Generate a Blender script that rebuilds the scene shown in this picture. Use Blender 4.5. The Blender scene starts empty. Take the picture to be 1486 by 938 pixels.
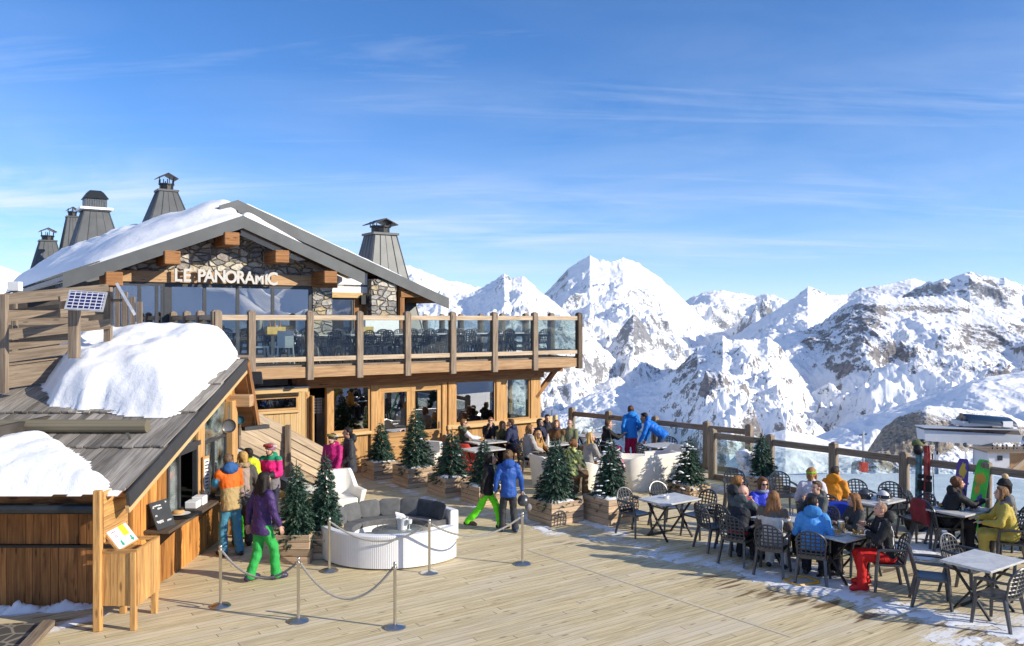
import bpy, math, random
import numpy as np
from mathutils import Vector, Matrix
rnd = random.Random(7)
sc = bpy.context.scene
col = sc.collection
R = math.radians
V = Vector
# ---- photo geometry: level camera at 4.2 m, one unit = one metre -------------
F, CX, HY, H = 1220.0, 743.0, 465.0, 4.2
def G(px, py, z=0.0):                      # the point at height z seen at this pixel
    Y = F*(H-z)/(py-HY)
    return V(((px-CX)/F*Y, Y, z))
def P(px, py, Y):                          # the point at depth Y seen at this pixel
    return V(((px-CX)/F*Y, Y, H-(py-HY)/F*Y))
ANG = R(34.7)
U = V((math.cos(ANG), math.sin(ANG), 0)); W = V((-math.sin(ANG), math.cos(ANG), 0)); Z = V((0, 0, 1))
A0 = V((-5.19, 21.5, 0))
def L(t, s, z): return A0+U*t+W*s+Z*z      # lodge frame

# ---- mesh builder ---------------------------------------------------------------
class MB:
    def __init__(s): s.v = []; s.f = []; s.uv = []; s.m = []
    def add(s, vs, fs, m=0, uvs=None):
        b = len(s.v); s.v += [tuple(q) for q in vs]
        for i, f in enumerate(fs):
            s.f.append([b+j for j in f]); s.m.append(m)
            s.uv.append(uvs[i] if uvs else [(vs[j][0]+vs[j][1], vs[j][2]) for j in f])
    def box(s, c, size, ax=None, m=0, top=None):
        ax = ax or (V((1, 0, 0)), V((0, 1, 0)), Z)
        c = V(c); h = [q/2 for q in size]; k = top if top else (1, 1)
        cs = []; lc = []
        for dz in (-1, 1):
            for dx, dy in ((-1, -1), (1, -1), (1, 1), (-1, 1)):
                a = h[0]*dx*(k[0] if dz > 0 else 1); b = h[1]*dy*(k[1] if dz > 0 else 1)
                cs.append(c+ax[0]*a+ax[1]*b+ax[2]*(h[2]*dz)); lc.append((a, b, h[2]*dz))
        fs = [(3, 2, 1, 0), (4, 5, 6, 7), (0, 1, 5, 4), (2, 3, 7, 6), (1, 2, 6, 5), (3, 0, 4, 7)]
        pl = [(0, 1), (0, 1), (0, 2), (0, 2), (1, 2), (1, 2)]
        Lg = max(range(3), key=lambda i: size[i]); ou, ov = rnd.random()*30, rnd.random()*30
        uvs = []
        for f, (a, b) in zip(fs, pl):
            if b == Lg: a, b = b, a
            uvs.append([(lc[j][a]+ou, lc[j][b]+ov+(.37*a if a != Lg else 0)) for j in f])
        s.add(cs, fs, m, uvs); return s
    def beam(s, p, q, w, h, m=0, up=Z, top=None):
        p, q = V(p), V(q); d = q-p; l = d.length; d = d/l
        x = d.cross(V(up))
        if x.length < 1e-4: x = d.cross(V((0, 1, 0)))
        x.normalize(); y = x.cross(d)
        return s.box((p+q)/2, (w, h, l), (x, y, d), m, top)
    def loft(s, rings, m=0, cap=True, closed=False):
        n = len(rings[0]); vs = [q for r in rings for q in r]; fs = []; uvs = []
        k = len(rings)
        for i in range(k if closed else k-1):
            i2 = (i+1) % k
            for j in range(n):
                j2 = (j+1) % n
                fs.append((i*n+j, i*n+j2, i2*n+j2, i2*n+j)); uvs.append([(i*.1, j/n), (i*.1, (j+1)/n), (i*.1+.1, (j+1)/n), (i*.1+.1, j/n)])
        if cap and not closed:
            fs.append(tuple(range(n-1, -1, -1))); uvs.append([(0, 0)]*n)
            fs.append(tuple((k-1)*n+j for j in range(n))); uvs.append([(0, 0)]*n)
        s.add(vs, fs, m, uvs); return s
    def tube(s, pts, r, n=8, m=0, cap=True, closed=False):
        pts = [V(p) for p in pts]; k = len(pts)
        rr = r if isinstance(r, (list, tuple)) else [r]*k
        rings = []; px = None
        for i, p in enumerate(pts):
            if closed: d = pts[(i+1) % k]-pts[i-1]
            else: d = pts[min(i+1, k-1)]-pts[max(i-1, 0)]
            d.normalize()
            if px is None: px = d.cross(Z) if abs(d.z) < .95 else d.cross(V((0, 1, 0)))
            px = px-d*px.dot(d); px.normalize(); y = d.cross(px)
            rings.append([p+(px*math.cos(a)+y*math.sin(a))*rr[i] for a in [2*math.pi*j/n for j in range(n)]])
        return s.loft(rings, m, cap, closed)
    def cap(s, a, b, ra, rb, n=10):           # capsule with tapered radii
        a, b = V(a), V(b); d = (b-a)
        if d.length < 1e-5: d = V((0, 0, 1e-3))
        d.normalize(); pts = []; rs = []
        for q in (-.98, -.75, -.4): pts.append(a+d*ra*q); rs.append(ra*math.sqrt(1-q*q))
        pts += [a, b]; rs += [ra, rb]
        for q in (.4, .75, .98): pts.append(b+d*rb*q); rs.append(rb*math.sqrt(1-q*q))
        return s.tube(pts, rs, n)
    def ell(s, c, r, M=None, nu=12, nv=8, m=0):
        c = V(c); rings = []
        for i in range(1, nv):
            a = math.pi*i/nv; z = -math.cos(a); q = math.sin(a); ring = []
            for j in range(nu):
                b = 2*math.pi*j/nu; w = V((r[0]*q*math.cos(b), r[1]*q*math.sin(b), r[2]*z))
                ring.append(c+(M @ w if M else w))
            rings.append(ring)
        return s.loft(rings, m)
    def lathe(s, c, prof, n=16, m=0):
        c = V(c)
        return s.loft([[c+V((r*math.cos(2*math.pi*j/n), r*math.sin(2*math.pi*j/n), z)) for j in range(n)] for r, z in prof], m)
    def prism(s, poly, vec, m=0):
        vec = V(vec); return s.loft([[V(p) for p in poly], [V(p)+vec for p in poly]], m)
    def quad(s, a, b, c, d, m=0):
        a, b, c, d = map(V, (a, b, c, d)); w = (b-a).length; h = (d-a).length
        s.add([a, b, c, d], [(0, 1, 2, 3)], m, [[(0, 0), (w, 0), (w, h), (0, h)]]); return s
    def mesh(s, name, org=None):
        o = V(org) if org else V((0, 0, 0)); me = bpy.data.meshes.new(name)
        me.from_pydata([(x-o.x, y-o.y, z-o.z) for x, y, z in s.v], [], s.f)
        uv = me.uv_layers.new(name='UVMap'); uv.data.foreach_set('uv', [q for f in s.uv for p in f for q in p])
        me.polygons.foreach_set('material_index', s.m); return me
    def build(s, name, mats, parent=None, org=None, smooth=False, bevel=0, fix=True):
        me = s.mesh(name, org)
        if fix:
            import bmesh
            bm = bmesh.new(); bm.from_mesh(me); bmesh.ops.recalc_face_normals(bm, faces=bm.faces); bm.to_mesh(me); bm.free()
        for m in (mats if isinstance(mats, (list, tuple)) else [mats]): me.materials.append(m)
        if smooth:
            me.polygons.foreach_set('use_smooth', [True]*len(me.polygons))
            try: me.set_sharp_from_angle(angle=R(40))
            except Exception: pass
        o = bpy.data.objects.new(name, me); col.objects.link(o)
        if parent: o.parent = parent
        elif org: o.location = org
        if bevel:
            b = o.modifiers.new('b', 'BEVEL'); b.width = bevel; b.segments = 1; b.limit_method = 'ANGLE'
        return o
def tag(o, label=None, cat=None, group=None, kind=None):
    if label: o['label'] = label
    if cat: o['category'] = cat
    if group: o['group'] = group
    if kind: o['kind'] = kind
    return o
def thing(name, label, cat, loc=(0, 0, 0), rz=0, group=None):
    o = bpy.data.objects.new(name, None); o.empty_display_size = .1; col.objects.link(o)
    o.location = loc; o.rotation_euler = (0, 0, rz); return tag(o, label, cat, group)
def dup(o, parent=None, **kw):
    c = o.copy(); col.objects.link(c)
    if parent: c.parent = parent
    for ch in [q for q in bpy.data.objects if q.parent == o]: dup(ch, c)
    return c
def place(proto, loc, rz, label, group=None, flag={}):
    o = proto if proto.name not in flag else dup(proto)
    flag[proto.name] = 1
    o.location = loc; o.rotation_euler = (0, 0, rz); o['label'] = label
    if group: o['group'] = group
    return o

# ---- numpy noise ----------------------------------------------------------------
def _hash(ix, iy, seed):
    h = (ix.astype(np.int64)*374761393+iy.astype(np.int64)*668265263+seed*1442695041) & 0x7fffffff
    h = ((h ^ (h >> 13))*1274126177) & 0x7fffffff
    return ((h ^ (h >> 16)) & 0xffff)/65535.0
def vnoise(x, y, seed=0):
    ix = np.floor(x); iy = np.floor(y); fx = x-ix; fy = y-iy
    def g(a, b):
        t = _hash(ix+a, iy+b, seed)*2*np.pi
        return np.cos(t)*(fx-a)+np.sin(t)*(fy-b)
    u = fx*fx*fx*(fx*(fx*6-15)+10); v = fy*fy*fy*(fy*(fy*6-15)+10)
    a = g(0, 0); b = g(1, 0); c = g(0, 1); d = g(1, 1)
    return 1.5*((a+(b-a)*u)*(1-v)+(c+(d-c)*u)*v)
def fbm(x, y, o=5, seed=0, gain=.5):
    t = 0; a = 1; n = 0
    for i in range(o): t = t+a*vnoise(x*2**i+i*17.3, y*2**i-i*9.1, seed+i); n += a; a *= gain
    return t/n
def ridged(x, y, o=5, seed=0, gain=.5):
    t = 0; a = 1; n = 0; w = 1
    for i in range(o):
        q = 1-np.abs(vnoise(x*2.03**i+i*7.7, y*2.03**i+i*3.1, seed+i)); q = q*q*w
        w = np.clip(q*1.6, 0, 1); t = t+a*q; n += a; a *= gain
    return t/n
def _noised(x, y, seed):
    ix = np.floor(x); iy = np.floor(y); fx = x-ix; fy = y-iy
    a = _hash(ix, iy, seed); b = _hash(ix+1, iy, seed); c = _hash(ix, iy+1, seed); d = _hash(ix+1, iy+1, seed)
    u = fx*fx*fx*(fx*(fx*6-15)+10); v = fy*fy*fy*(fy*(fy*6-15)+10); du = 30*fx*fx*(fx*(fx-2)+1); dv = 30*fy*fy*(fy*(fy-2)+1)
    k = a-b-c+d
    return a+(b-a)*u+(c-a)*v+k*u*v, du*((b-a)+k*v), dv*((c-a)+k*u)
def eroded(x, y, o=9, seed=0, k=1.0, gain=.5):
    s = 0; a = 1.0; dx = 0; dy = 0
    for i in range(o):
        n, gx, gy = _noised(x, y, seed+i*13); dx = dx+gx; dy = dy+gy; s = s+a*n/(1+k*(dx*dx+dy*dy)); a *= gain
        x, y = 1.6*x-1.2*y+3.1, 1.2*x+1.6*y-1.7
    return s
def grid_obj(name, X, Y, Zz, mat, attrs=None, mask=None):
    n, m = X.shape; me = bpy.data.meshes.new(name)
    idx = np.arange(n*m).reshape(n, m)
    q = np.stack([idx[:-1, :-1], idx[:-1, 1:], idx[1:, 1:], idx[1:, :-1]], -1).reshape(-1, 4)
    co = np.stack([X, Y, Zz], -1).reshape(-1, 3)
    if mask is not None:
        q = q[mask[:-1, :-1].ravel() | mask[1:, 1:].ravel() | mask[1:, :-1].ravel() | mask[:-1, 1:].ravel()]
        used = np.unique(q); re = np.full(n*m, -1); re[used] = np.arange(len(used)); q = re[q]; co = co[used]
    k = len(q)
    me.vertices.add(len(co)); me.vertices.foreach_set('co', co.astype(np.float32).ravel())
    me.loops.add(k*4); me.loops.foreach_set('vertex_index', q.astype(np.int32).ravel())
    me.polygons.add(k); me.polygons.foreach_set('loop_start', np.arange(0, k*4, 4, dtype=np.int32))
    me.polygons.foreach_set('use_smooth', np.ones(k, dtype=bool))
    me.update(calc_edges=True)
    for a, val in (attrs or {}).items():
        at = me.attributes.new(a, 'FLOAT', 'POINT'); val = val.ravel()
        at.data.foreach_set('value', (val[used] if mask is not None else val).astype(np.float32))
    me.materials.append(mat); o = bpy.data.objects.new(name, me); col.objects.link(o); return o

# ---- materials ------------------------------------------------------------------
class N:
    def __init__(s, name):
        s.mat = bpy.data.materials.new(name); s.mat.use_nodes = True; s.t = s.mat.node_tree
        s.b = s.t.nodes['Principled BSDF']; s.out = s.t.nodes['Material Output']
    def n(s, typ, ins=None, **kw):
        q = s.t.nodes.new('ShaderNode'+typ)
        for k, v in kw.items(): setattr(q, k, v)
        for k, v in (ins or {}).items():
            if isinstance(v, bpy.types.NodeSocket): s.t.links.new(v, q.inputs[k])
            else: q.inputs[k].default_value = v
        return q
    def lk(s, a, b): s.t.links.new(a, b)
    def math(s, op, a, b=0.0, clamp=False):
        return s.n('Math', {0: a, 1: b}, operation=op, use_clamp=clamp).outputs[0]
    def mix(s, f, a, b, blend='MIX'):
        q = s.n('Mix', data_type='RGBA', blend_type=blend)
        for i, v in ((0, f), (6, a), (7, b)):
            if isinstance(v, bpy.types.NodeSocket): s.lk(v, q.inputs[i])
            else: q.inputs[i].default_value = v if i == 0 else c4(v)
        return q.outputs[2]
    def mapr(s, v, a, b, c=0.0, d=1.0, smooth=True):
        q = s.n('MapRange', {0: v, 1: a, 2: b, 3: c, 4: d}); q.interpolation_type = 'SMOOTHSTEP' if smooth else 'LINEAR'
        return q.outputs[0]
    def noise(s, vec, scale, detail=4, rough=.55, dist=0.0):
        q = s.n('TexNoise', {'Scale': scale, 'Detail': detail, 'Roughness': rough, 'Distortion': dist})
        if vec is not None: s.lk(vec, q.inputs['Vector'])
        return q.outputs[0]
    def coord(s, k='Object'): return s.n('TexCoord').outputs[k]
    def mapping(s, vec, scale=(1, 1, 1), rot=(0, 0, 0)):
        return s.n('Mapping', {'Vector': vec, 'Scale': scale, 'Rotation': rot}).outputs[0]
    def bump(s, h, strength=.3, dist=.02):
        q = s.n('Bump', {'Height': h, 'Strength': strength, 'Distance': dist}); s.lk(q.outputs[0], s.b.inputs['Normal']); return q
    def set(s, **kw):
        for k, v in kw.items():
            i = s.b.inputs[k.replace('_', ' ')]
            if isinstance(v, bpy.types.NodeSocket): s.lk(v, i)
            else: i.default_value = v
        return s
def c4(c): return tuple(c)+(1.0,) if len(c) == 3 else tuple(c)
_mc = {}
def simple(name, c, rough=.6, metal=0.0, var=.15, vs=6.0, bump=0.0, bs=40.0, spec=.5):
    if name in _mc: return _mc[name]
    n = N(name); o = n.coord(); q = n.noise(o, vs, 4)
    hi = tuple(min(1, x*(1+var)) for x in c[:3]); lo = tuple(x*(1-var) for x in c[:3])
    n.set(Base_Color=n.mix(n.mapr(q, .3, .7), lo, hi), Roughness=rough, Metallic=metal)
    n.b.inputs['Specular IOR Level'].default_value = spec
    if bump: n.bump(n.noise(o, bs, 3), bump, .02)
    _mc[name] = n.mat; return n.mat
def wood(name, c1, c2, dark=(.04, .025, .015), rough=.75, isl=.35, stain=.35, gs=26, knots=True, edge=None):
    n = N(name); uv = n.coord('UV')
    g = n.noise(n.mapping(uv, (1.4, gs, 1)), 1.0, 6, .65, .6)
    c = n.mix(n.mapr(g, .32, .68), c1, c2)
    st = n.noise(n.mapping(uv, (.7, 3.0, 1)), 1.3, 4, .6)
    c = n.mix(n.math('MULTIPLY', n.mapr(st, .52, .75), stain), c, dark)
    if knots:
        k = n.n('TexVoronoi', {'Vector': n.mapping(uv, (1.6, 6, 1)), 'Scale': 1.0}).outputs['Distance']
        c = n.mix(n.mapr(k, .16, .05, 0, .75), c, dark)
    ri = n.n('NewGeometry').outputs['Random Per Island']
    f = n.mapr(ri, 0, 1, 1-isl, 1+isl*.6, False)
    c = n.mix(1.0, c, n.n('CombineColor', {0: f, 1: f, 2: f}).outputs[0], 'MULTIPLY')
    n.set(Base_Color=c, Roughness=rough); n.b.inputs['Specular IOR Level'].default_value = .3
    n.bump(g, .35, .006); return n.mat
def glass(name, tint=(.9, .96, .95), refl=.5, base=.06, rough=.0, dirt=0.0):
    n = N(name); t = n.n('BsdfTransparent', {'Color': c4(tint)})
    g = n.n('BsdfGlossy', {'Color': (1, 1, 1, 1), 'Roughness': rough})
    fr = n.n('Fresnel', {'IOR': 1.5}).outputs[0]
    f = n.math('ADD', n.math('MULTIPLY', fr, refl), base, True)
    m = n.n('MixShader', {0: f, 1: t.outputs[0], 2: g.outputs[0]})
    if dirt:
        d = n.n('BsdfDiffuse', {'Color': (.8, .85, .85, 1)})
        q = n.mapr(n.noise(n.coord(), 3, 5), .35, .75, 0, dirt)
        m = n.n('MixShader', {0: q, 1: m.outputs[0], 2: d.outputs[0]})
    n.lk(m.outputs[0], n.out.inputs[0]); return n.mat
def snowmat(name='snow', sc_=1.0, tint=(.86, .87, .89), b=.5):
    n = N(name); o = n.coord(); a = n.noise(o, 2.2*sc_, 6, .6); f = n.noise(o, 40*sc_, 3, .6)
    n.set(Base_Color=n.mix(n.mapr(a, .3, .7), tint, tuple(min(.93, x*1.05) for x in tint)), Roughness=.7)
    n.b.inputs['Specular IOR Level'].default_value = .25
    n.bump(n.math('ADD', a, n.math('MULTIPLY', f, .12)), b, .08/sc_); return n.mat

M = {}
M['snow'] = snowmat()
M['grey_wood'] = wood('weathered grey timber', (.16, .12, .085), (.31, .245, .18), (.055, .035, .025), isl=.3)
M['rail_wood'] = wood('weathered rail timber', (.17, .13, .095), (.31, .245, .18), (.06, .04, .03), isl=.22, stain=.5)
M['pale_wood'] = wood('pale weathered planks', (.36, .27, .18), (.55, .44, .31), (.16, .09, .05), isl=.25)
M['orange_wood'] = wood('orange stained boards', (.36, .135, .03), (.68, .32, .085), (.07, .026, .01), isl=.5, stain=.85)  # brighter copy for the kiosk's sunlit gable, sun glow put into the colour
M['dark_orange'] = wood('dark orange brown boards', (.25, .10, .03), (.46, .21, .07), (.05, .02, .01), isl=.45, stain=.85)  # darker copy of the kiosk boards, shade of the front wall put into colour
M['honey_wood'] = wood('honey coloured timber', (.38, .205, .075), (.58, .35, .145), (.15, .07, .028), isl=.26, stain=.55)
M['light_pine'] = wood('light pine boards', (.52, .34, .15), (.66, .47, .24), (.3, .17, .07), isl=.15, stain=.2)
M['beam_wood'] = wood('brown glazed beam', (.22, .095, .035), (.38, .19, .075), (.07, .03, .015), isl=.2)
M['fascia_wood'] = wood('tan fascia timber', (.34, .20, .10), (.50, .33, .18), (.13, .06, .03), isl=.25, stain=.5)
M['shingle'] = wood('weathered roof shingles', (.18, .162, .14), (.36, .33, .29), (.06, .052, .045), isl=.5, stain=.5, gs=18, knots=False)
M['planter_wood'] = wood('planter boards', (.36, .255, .165), (.56, .42, .29), (.19, .10, .05), isl=.3)
M['zinc'] = simple('grey zinc roofing', (.088, .095, .099), .5, .35, .12, 2, .05)
M['dark_metal'] = simple('dark grey metal', (.045, .05, .055), .4, .6, .15)
M['black'] = simple('black painted metal', (.02, .02, .022), .45, .3)
M['steel'] = simple('brushed stainless steel', (.58, .56, .52), .28, 1.0, .05)
M['darkframe'] = simple('anthracite window frame', (.05, .054, .06), .4, .2, .1)
M['white'] = simple('white painted plastic', (.80, .80, .78), .45, 0, .03)
M['cream'] = simple('cream white plastic', (.80, .775, .70), .4, 0, .03)
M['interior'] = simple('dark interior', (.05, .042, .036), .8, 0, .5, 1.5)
M['curtain'] = simple('pale interior panels', (.42, .38, .32), .8, 0, .25, 3)
M['wglass'] = glass('window glass', (.40, .44, .45), .9, .26)
M['mirror'] = glass('reflective glazing', (.40, .44, .45), .8, .52)
M['rglass'] = glass('railing glass', (.84, .90, .90), .6, .02, .0, .015)
M['clear'] = glass('drinking glass', (.93, .95, .95), .8, .08)
M['kglass'] = glass('kiosk glass', (.62, .74, .72), .8, .12, .0, .22)
# ================= camera, sun, sky ================================================
cam = bpy.data.cameras.new('camera'); co = bpy.data.objects.new('camera', cam); col.objects.link(co)
cam.sensor_width = 36; cam.lens = 36*F/1486; cam.shift_y = -4/1486; cam.clip_start = .1; cam.clip_end = 60000
co.location = (0, 0, H); co.rotation_euler = (R(90), 0, 0); sc.camera = co
SUN = V((.947*math.cos(R(23.5)), -.32*math.cos(R(23.5)), math.sin(R(23.5)))).normalized()
sl = bpy.data.lights.new('sun', 'SUN'); sl.energy = 4.7; sl.angle = R(.5); sl.color = (1.0, .90, .74)
so = bpy.data.objects.new('sun', sl); col.objects.link(so); so.rotation_euler = SUN.to_track_quat('Z', 'Y').to_euler(); so.location = (30, -10, 40)
w = bpy.data.worlds.new('World'); sc.world = w; w.use_nodes = True; nt = w.node_tree
bg = nt.nodes['Background']; bg.inputs[1].default_value = .108
def wn(t, ins=None, **kw):
    q = nt.nodes.new('ShaderNode'+t)
    for k, v in kw.items(): setattr(q, k, v)
    for k, v in (ins or {}).items():
        if isinstance(v, bpy.types.NodeSocket): nt.links.new(v, q.inputs[k])
        else: q.inputs[k].default_value = v
    return q
sky = wn('TexSky', sky_type='NISHITA', sun_disc=False, sun_elevation=R(23.5), sun_rotation=math.atan2(SUN.x, SUN.y), altitude=600, air_density=.78, dust_density=.02, ozone_density=3.2)
tc = wn('TexCoord').outputs['Generated']; sp = wn('SeparateXYZ', {0: tc})
den = wn('Math', {0: sp.outputs[2], 1: .10}, operation='ADD').outputs[0]
cx_ = wn('Math', {0: sp.outputs[0], 1: den}, operation='DIVIDE').outputs[0]; cy_ = wn('Math', {0: sp.outputs[1], 1: den}, operation='DIVIDE').outputs[0]
cv = wn('CombineXYZ', {0: cx_, 1: cy_}).outputs[0]
mp = wn('Mapping', {'Vector': cv, 'Rotation': (0, 0, R(-22)), 'Scale': (.55, 1.0, 1), 'Location': (3.1, .4, 0)}).outputs[0]
n1 = wn('TexNoise', {'Vector': mp, 'Scale': 1.3, 'Detail': 10, 'Roughness': .62, 'Distortion': .9}).outputs[0]
mp2 = wn('Mapping', {'Vector': cv, 'Rotation': (0, 0, R(8)), 'Scale': (.22, .34, 1), 'Location': (1.7, 6.2, 0)}).outputs[0]
n2 = wn('TexNoise', {'Vector': mp2, 'Scale': 1.1, 'Detail': 3, 'Roughness': .5}).outputs[0]
a1 = wn('MapRange', {0: n1, 1: .30, 2: .76}).outputs[0]; a2 = wn('MapRange', {0: n2, 1: .32, 2: .58}).outputs[0]
left = wn('MapRange', {0: sp.outputs[0], 1: .35, 2: -.45, 3: .28, 4: 1.0}).outputs[0]
am = wn('Math', {0: wn('Math', {0: a1, 1: a2}, operation='MULTIPLY').outputs[0], 1: left}, operation='MULTIPLY').outputs[0]
mp3 = wn('Mapping', {'Vector': cv, 'Rotation': (0, 0, R(-6)), 'Scale': (.28, 1.9, 1), 'Location': (.6, 2.4, 0)}).outputs[0]
n3 = wn('TexNoise', {'Vector': mp3, 'Scale': 1.2, 'Detail': 9, 'Roughness': .65, 'Distortion': .7}).outputs[0]
a3 = wn('MapRange', {0: n3, 1: .53, 2: .86, 4: .40}).outputs[0]
am2 = wn('Math', {0: wn('Math', {0: am, 1: .85}, operation='MULTIPLY').outputs[0], 1: a3}, operation='ADD', use_clamp=True).outputs[0]
hz = wn('MapRange', {0: sp.outputs[2], 1: .0, 2: .05}).outputs[0]
am3 = wn('Math', {0: am2, 1: hz}, operation='MULTIPLY', use_clamp=True).outputs[0]
mx = wn('Mix', data_type='RGBA'); nt.links.new(am3, mx.inputs[0]); nt.links.new(wn('HueSaturation', {'Saturation': 1.16, 'Value': 1.2, 'Color': wn('Mix', {6: sky.outputs[0], 7: (.98, 1.02, 1.15, 1), 0: 1.0}, data_type='RGBA', blend_type='MULTIPLY').outputs[2]}).outputs[0], mx.inputs[6]); mx.inputs[7].default_value = (6.9, 7.3, 8.0, 1)
nt.links.new(mx.outputs[2], bg.inputs[0])
sc.view_settings.view_transform = 'Standard'; sc.view_settings.look = 'None'; sc.view_settings.exposure = 0.42; sc.view_settings.gamma = 1
sc.cycles.use_adaptive_sampling = True; sc.cycles.adaptive_threshold = .02; sc.cycles.use_denoising = True
sc.cycles.max_bounces = 6; sc.cycles.transparent_max_bounces = 16; sc.cycles.caustics_reflective = False; sc.cycles.caustics_refractive = False

# ================= mountains ======================================================
def mountmat(name, rock1, rock2, lo, hi, nscale, bscale, strata=0.0):
    n = N(name); o = n.coord()
    g = n.n('NewGeometry'); nz = n.n('SeparateXYZ', {0: g.outputs['Normal']}).outputs[2]
    a = n.noise(o, nscale, 8, .65); b2 = n.noise(o, nscale*5, 6, .7)
    at = n.n('Attribute', attribute_name='rock').outputs['Fac']
    v = n.math('ADD', n.math('SUBTRACT', 1.0, nz), n.math('MULTIPLY', n.math('SUBTRACT', a, .5), .55))
    v = n.math('ADD', v, n.math('MULTIPLY', n.math('SUBTRACT', b2, .5), .6))
    b3 = n.noise(n.mapping(o, (1, 1, 1.5)), nscale*24, 5, .75); v = n.math('ADD', v, n.math('MULTIPLY', n.math('SUBTRACT', b3, .5), 1.0))
    v = n.math('ADD', v, at)
    if strata:
        st = n.noise(n.mapping(o, (.2, .2, 1.0), (.12, .1, 0)), strata, 4, .6)
        v = n.math('ADD', v, n.math('MULTIPLY', n.math('SUBTRACT', st, .5), .6))
    mask = n.mapr(v, lo, hi)
    rc = n.mix(n.mapr(n.noise(n.mapping(o, (1, 1, 1.5)), nscale*9, 8, .75), .38, .62), rock1, rock2)
    n.set(Base_Color=n.mix(mask, (.87, .885, .91), rc), Roughness=.8); n.b.inputs['Specular IOR Level'].default_value = .13
    hgt = n.noise(o, bscale*3, 6, .65)
    hgt = n.math('MULTIPLY', hgt, n.mapr(mask, 0, 1, .35, 1.6)); n.bump(hgt, .5, .12/bscale); return n.mat
def mrange(name, pts, Yc, D, yb, mat, cols, rows, lam, amp, seed, crest=4.0, back=.25, conc=.85, rock=None, wob=.035, streak=.5):
    lam *= 1.55; amp *= 1.35; rows = int(rows*1.45); cols = int(cols*1.35)
    pts = sorted(pts); x0, x1 = pts[0][0], pts[-1][0]
    px = np.linspace(x0, x1, cols); k = (px-CX)/F
    yy = np.interp(px, [p[0] for p in pts], [p[1] for p in pts])
    rough = fbm(px/22.0, px*0+seed, 5, seed, .6)+.6*(ridged(px/9.0, px*0+seed*1.7, 3, seed+3)-.5)
    rgh = crest*rough
    Yl = Yc*(1+wob*fbm(px/110.0, px*0+3.3, 2, seed+5))
    zc = H-(yy-HY)/F*Yl
    zb = H-(yb-HY)/F*(Yl-D)
    nb = max(6, int(rows*.12)); wv = np.concatenate([-np.linspace(back, back/nb, nb), np.linspace(0, 1, rows)**1.15])
    Wv, K = np.meshgrid(wv, k, indexing='ij'); YL = np.broadcast_to(Yl, Wv.shape); ZC = np.broadcast_to(zc, Wv.shape); ZB = np.broadcast_to(zb, Wv.shape)
    Y = YL-Wv*D; X = K*Y
    wp = np.clip(Wv, 0, 1)
    z = ZC-(ZC-ZB)*wp**conc-np.clip(-Wv, 0, 1)*D*.7+rgh*YL/F*np.exp(-np.abs(Wv)/(.007+.012*np.abs(vnoise(px/13, px*0+7, 3))))
    wx = X/lam+.25*fbm(X/lam*.7, Y/lam*.7, 3, seed+21); wy = Y/lam*(1-.55*streak)+.25*fbm(X/lam*.7+9, Y/lam*.7-4, 3, seed+22)
    g1 = eroded(wx*1.1+seed, wy*1.1, 11, seed+31, 1.5, .51)-.55
    g2 = ridged(wx*1.5+5, wy*1.5, 8, seed+41, .5)-.5
    env = np.minimum(1, wp*2.6)*.92+.08; env = env*np.clip((1-wp)*4+.35, 0, 1)
    sx_ = 16*Yc/F; z = z+crest*.9*Yc/F*(ridged(X/sx_, Y/sx_*.8, 4, seed+81, .55)-.5+.8*fbm(X/sx_/2.2, Y/sx_/2.2, 3, seed+91))*np.clip((1-wp)*3, 0, 1)
    g3 = ridged(X/lam*7, Y/lam*4, 5, seed+71, .6)-.5
    z = z+amp*env*(g1*1.75+.75*g2+.13*g3)
    ra = np.zeros_like(z)
    if rock:
        for cx, cy, rx, ry, s in rock:
            PXs = CX+F*X/Y; PYs = HY+F*(H-z)/Y
            ra += s*np.exp(-((PXs-cx)/rx)**2-((PYs-cy)/ry)**2)
    o = grid_obj(name, X, Y, z, mat, {'rock': ra}); o['kind'] = 'structure'
    return o
mm_far = mountmat('far alpine rock and snow', (.16, .165, .185), (.28, .28, .29), .46, .60, .0022, .004)
mm_mid = mountmat('cliff rock and snow', (.125, .12, .13), (.28, .26, .25), .43, .56, .005, .009, .018)
mm_near = mountmat('near rock and snow', (.15, .14, .135), (.31, .27, .23), .43, .56, .02, .03)
mm_cliff = mountmat('weathered cliff rock', (.17, .145, .12), (.40, .34, .26), .34, .62, .055, .09)
mrange('mountains', [(460, 420), (520, 396), (560, 388), (590, 386), (607, 391), (628, 400), (655, 409), (690, 415), (720, 425), (760, 440), (820, 470), (850, 500)], 9000, 3200, 540, mm_far, 320, 170, 620, 130, 3, 3)
mrange('mountains', [(480, 520), (560, 468), (600, 440), (640, 425), (680, 430), (705, 415), (716, 410), (732, 399), (742, 407), (758, 404), (772, 413), (790, 430), (815, 447), (840, 470), (870, 500), (900, 525), (940, 562), (960, 600), (985, 640)], 6300, 3300, 790, mm_far, 460, 230, 520, 150, 11, 3, rock=[(735, 410, 18, 12, .25), (840, 520, 60, 40, .10)])
mrange('mountains', [(700, 500), (745, 468), (780, 436), (800, 417), (825, 388), (845, 377), (856, 369), (868, 376), (885, 379), (896, 376), (905, 373), (920, 380), (940, 391), (960, 406), (980, 425), (1000, 445), (1020, 463), (1060, 485), (1120, 505)], 10000, 4200, 570, mm_far, 420, 240, 900, 210, 23, 2.2, rock=[(830, 420, 20, 30, .16), (945, 425, 30, 24, .14), (790, 440, 20, 15, .15)], conc=.8)
mrange('mountains', [(860, 540), (885, 500), (905, 472), (919, 456), (930, 464), (945, 490), (962, 510), (990, 535)], 6600, 1300, 580, mm_far, 130, 120, 400, 70, 29, 2.5, rock=[(920, 480, 30, 30, .35)])
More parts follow.
